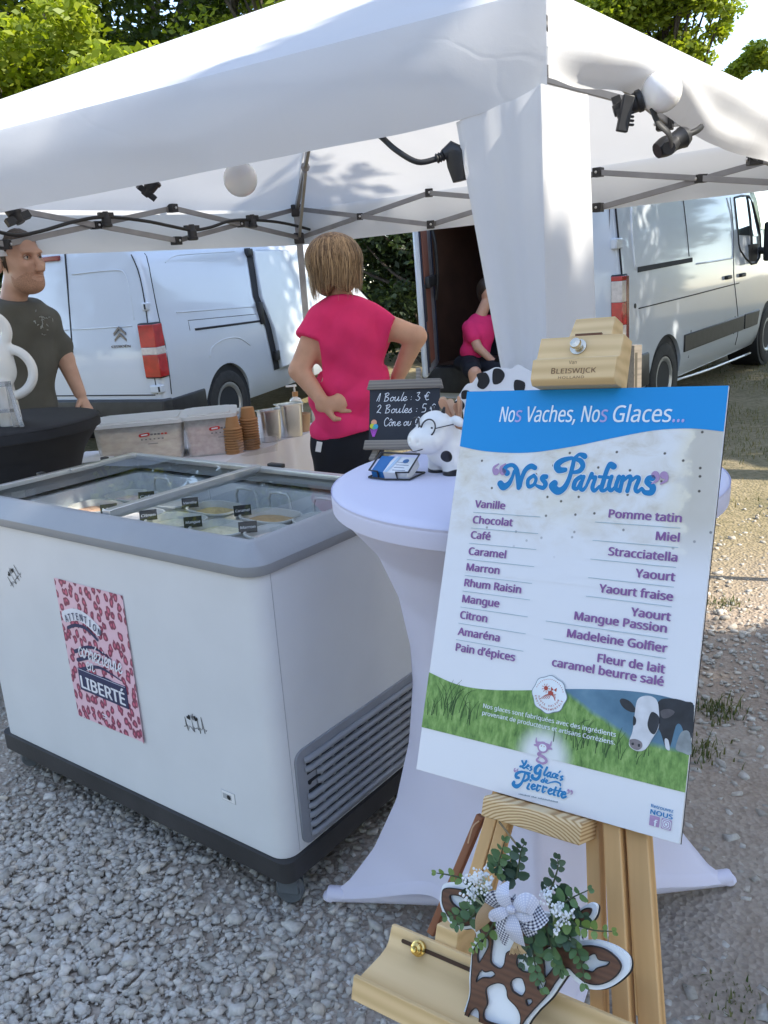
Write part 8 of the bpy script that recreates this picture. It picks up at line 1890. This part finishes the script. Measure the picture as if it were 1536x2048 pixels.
for i in range(26):
    o = random.gauss(0, .016); q = random.gauss(0, .03); p = np.array(at_y(88 + o * 415, 641 + q * 415, MY)) - mo
    # settle on the chest
    X = p.copy(); dv = np.array([.25, -.97, 0])
    for _ in range(30):
        dd_ = float(teef(X[None, :])[0]); X = X - dv * dd_ * .6
    a = random.random() * 3; X2 = Vector(X + dv * .0015); mb.add([X2 + Vector((math.cos(a) * .010, 0, math.sin(a) * .010)), X2 + Vector((-math.sin(a) * .003, 0, math.cos(a) * .003)), X2 - Vector((math.cos(a) * .010, 0, math.sin(a) * .010)), X2 + Vector((math.sin(a) * .003, 0, -math.cos(a) * .003))], [(0, 1, 2, 3)])
mb.build('chest_print', pmat('print_grey', (.42, .44, .42), .8), mn)
# ---- woman sitting in the back of the big van
SY = 8.15
so2 = np.array(at_y(955, 720, SY)) * np.array([1, 1, 0])
sw = thing('person', 'woman in pink T-shirt and black shorts sitting in the back of the big van', 'person', T(*so2))
def s_(px, py, dy=0): return np.array(at_y(px, py, SY)) + np.array([0, dy, 0]) - so2
FL = .70 - 0
hcs = s_(977, 582, .02); hip = s_(945, 722, .02)
arm = [s_(938, 655, -.06), s_(952, 693, -.16), s_(984, 722, -.22)]
bs = [ell(hcs, (.075, .085, .105)), (cone(s_(972, 606), s_(962, 630), .05, .055), .02), (ell(s_(962, 672), (.095, .07, .14)), .04), (cone(arm[0], arm[1], .052, .043), .02), (cone(arm[1], arm[2], .042, .028), .01), (cone(s_(1000, 655, .05), s_(1010, 700, -.1), .05, .04), .02), (cone(s_(1010, 700, -.1), s_(992, 724, -.22), .04, .028), .01),
      (cone(s_(940, 738, -.36), s_(952, 800, -.38), .062, .05), .02), (cone(s_(952, 800, -.38), np.array([.0, -.36, .10]), .05, .035), .02), (cone(s_(988, 742, -.36), s_(992, 800, -.38), .062, .05), .02), (cone(s_(992, 800, -.38), np.array([.18, -.36, .10]), .05, .035), .02), (cone(hcs + np.array([.05, -.06, -.01]), hcs + np.array([.07, -.085, -.03]), .012, .014), .01)]
bs += hand(arm[2] + np.array([.03, -.01, -.01]), (.9, -.1, -.2), (0, -.5, .8), .9, .5, 1)
skin(bs, .011, .02, .03, 'body', [M_['skin']], sw)
ts = [ell(s_(957, 668), (.150, .125, .18)), (ell(s_(950, 702), (.145, .12, .11)), .04), (cone(arm[0], arm[0] + (arm[1] - arm[0]) * .45, .074, .072), .03), (cone(s_(955, 640), s_(992, 645, .04), .06, .06), .04)]
skin(ts, .012, .03, .03, 'shirt', [M_['pink_shirt']], sw)
skin([ell(hip + np.array([0, .02, -.02]), (.18, .15, .10)), (cone(hip + np.array([-.03, -.05, -.02]), s_(936, 734, -.30), .098, .085), .03), (cone(hip + np.array([.12, -.05, -.02]), s_(985, 738, -.30), .098, .085), .03)], .012, .03, .03, 'shorts', [M_['navy_trousers']], sw)
skin([cone(np.array([.0, -.34, .05]), np.array([.02, -.50, .04]), .045, .04), cone(np.array([.18, -.34, .05]), np.array([.20, -.50, .04]), .045, .04)], .013, 0, .03, 'shoes', [M_['rubber']], sw)
skin([ell(hcs + np.array([-.015, .02, .03]), (.088, .098, .095)), (ell(hcs + np.array([-.04, .05, -.02]), (.06, .06, .09)), .03)], .010, .03, .03, 'hair', [hairmat('hair_brown', (.018, .011, .008), (.035, .02, .012), (.06, .035, .02))], sw)
mb = MB(); a = Vector(s_(988, 716, -.27)); mb.box((-.035, -.004, -.07), (.035, .004, .07), 0, Matrix.Translation(a) @ RX(.7) @ RY(.5)); ph = mb.build('phone', [M_['ink']], None); ph.matrix_world = T(*so2); tag(ph, 'dark phone in the hand of the seated woman', 'phone')

# ---- loose pieces of a part become parts of their own
def split_islands(o):
    bm = bmesh.new(); bm.from_mesh(o.data); bm.verts.ensure_lookup_table(); seen = set(); comps = []
    for v in bm.verts:
        if v.index in seen: continue
        st = [v]; comp = []
        seen.add(v.index)
        while st:
            q = st.pop(); comp.append(q.index)
            for e in q.link_edges:
                w = e.other_vert(q)
                if w.index not in seen: seen.add(w.index); st.append(w)
        comps.append(set(comp))
    bm.free()
    if len(comps) < 2: return
    base = o.data
    for i, cs in enumerate(comps):
        ids = sorted(cs); mp = {a: b for b, a in enumerate(ids)}
        ps = [p for p in base.polygons if p.vertices[0] in cs]
        me = bpy.data.meshes.new(o.name); me.from_pydata([base.vertices[a].co[:] for a in ids], [], [[mp[a] for a in p.vertices] for p in ps])
        for m in base.materials: me.materials.append(m)
        me.polygons.foreach_set('material_index', [p.material_index for p in ps]); me.polygons.foreach_set('use_smooth', [p.use_smooth for p in ps]); me.update()
        if i == 0: o.data = me
        else: c = o.copy(); c.data = me; COL.objects.link(c)
for o in list(S.objects):
    if o.type == 'MESH' and o.name.split('.')[0] in ('lid_stop', 'door_latch', 'pressed_line', 'door_seam', 'corner_bracket', 'door_fittings', 'door_seal', 'door_rail', 'lid_rail', 'glasses_', 'easel_stick', 'wood_rail', 'burnt_edge_', 'bumper'):
        split_islands(o)
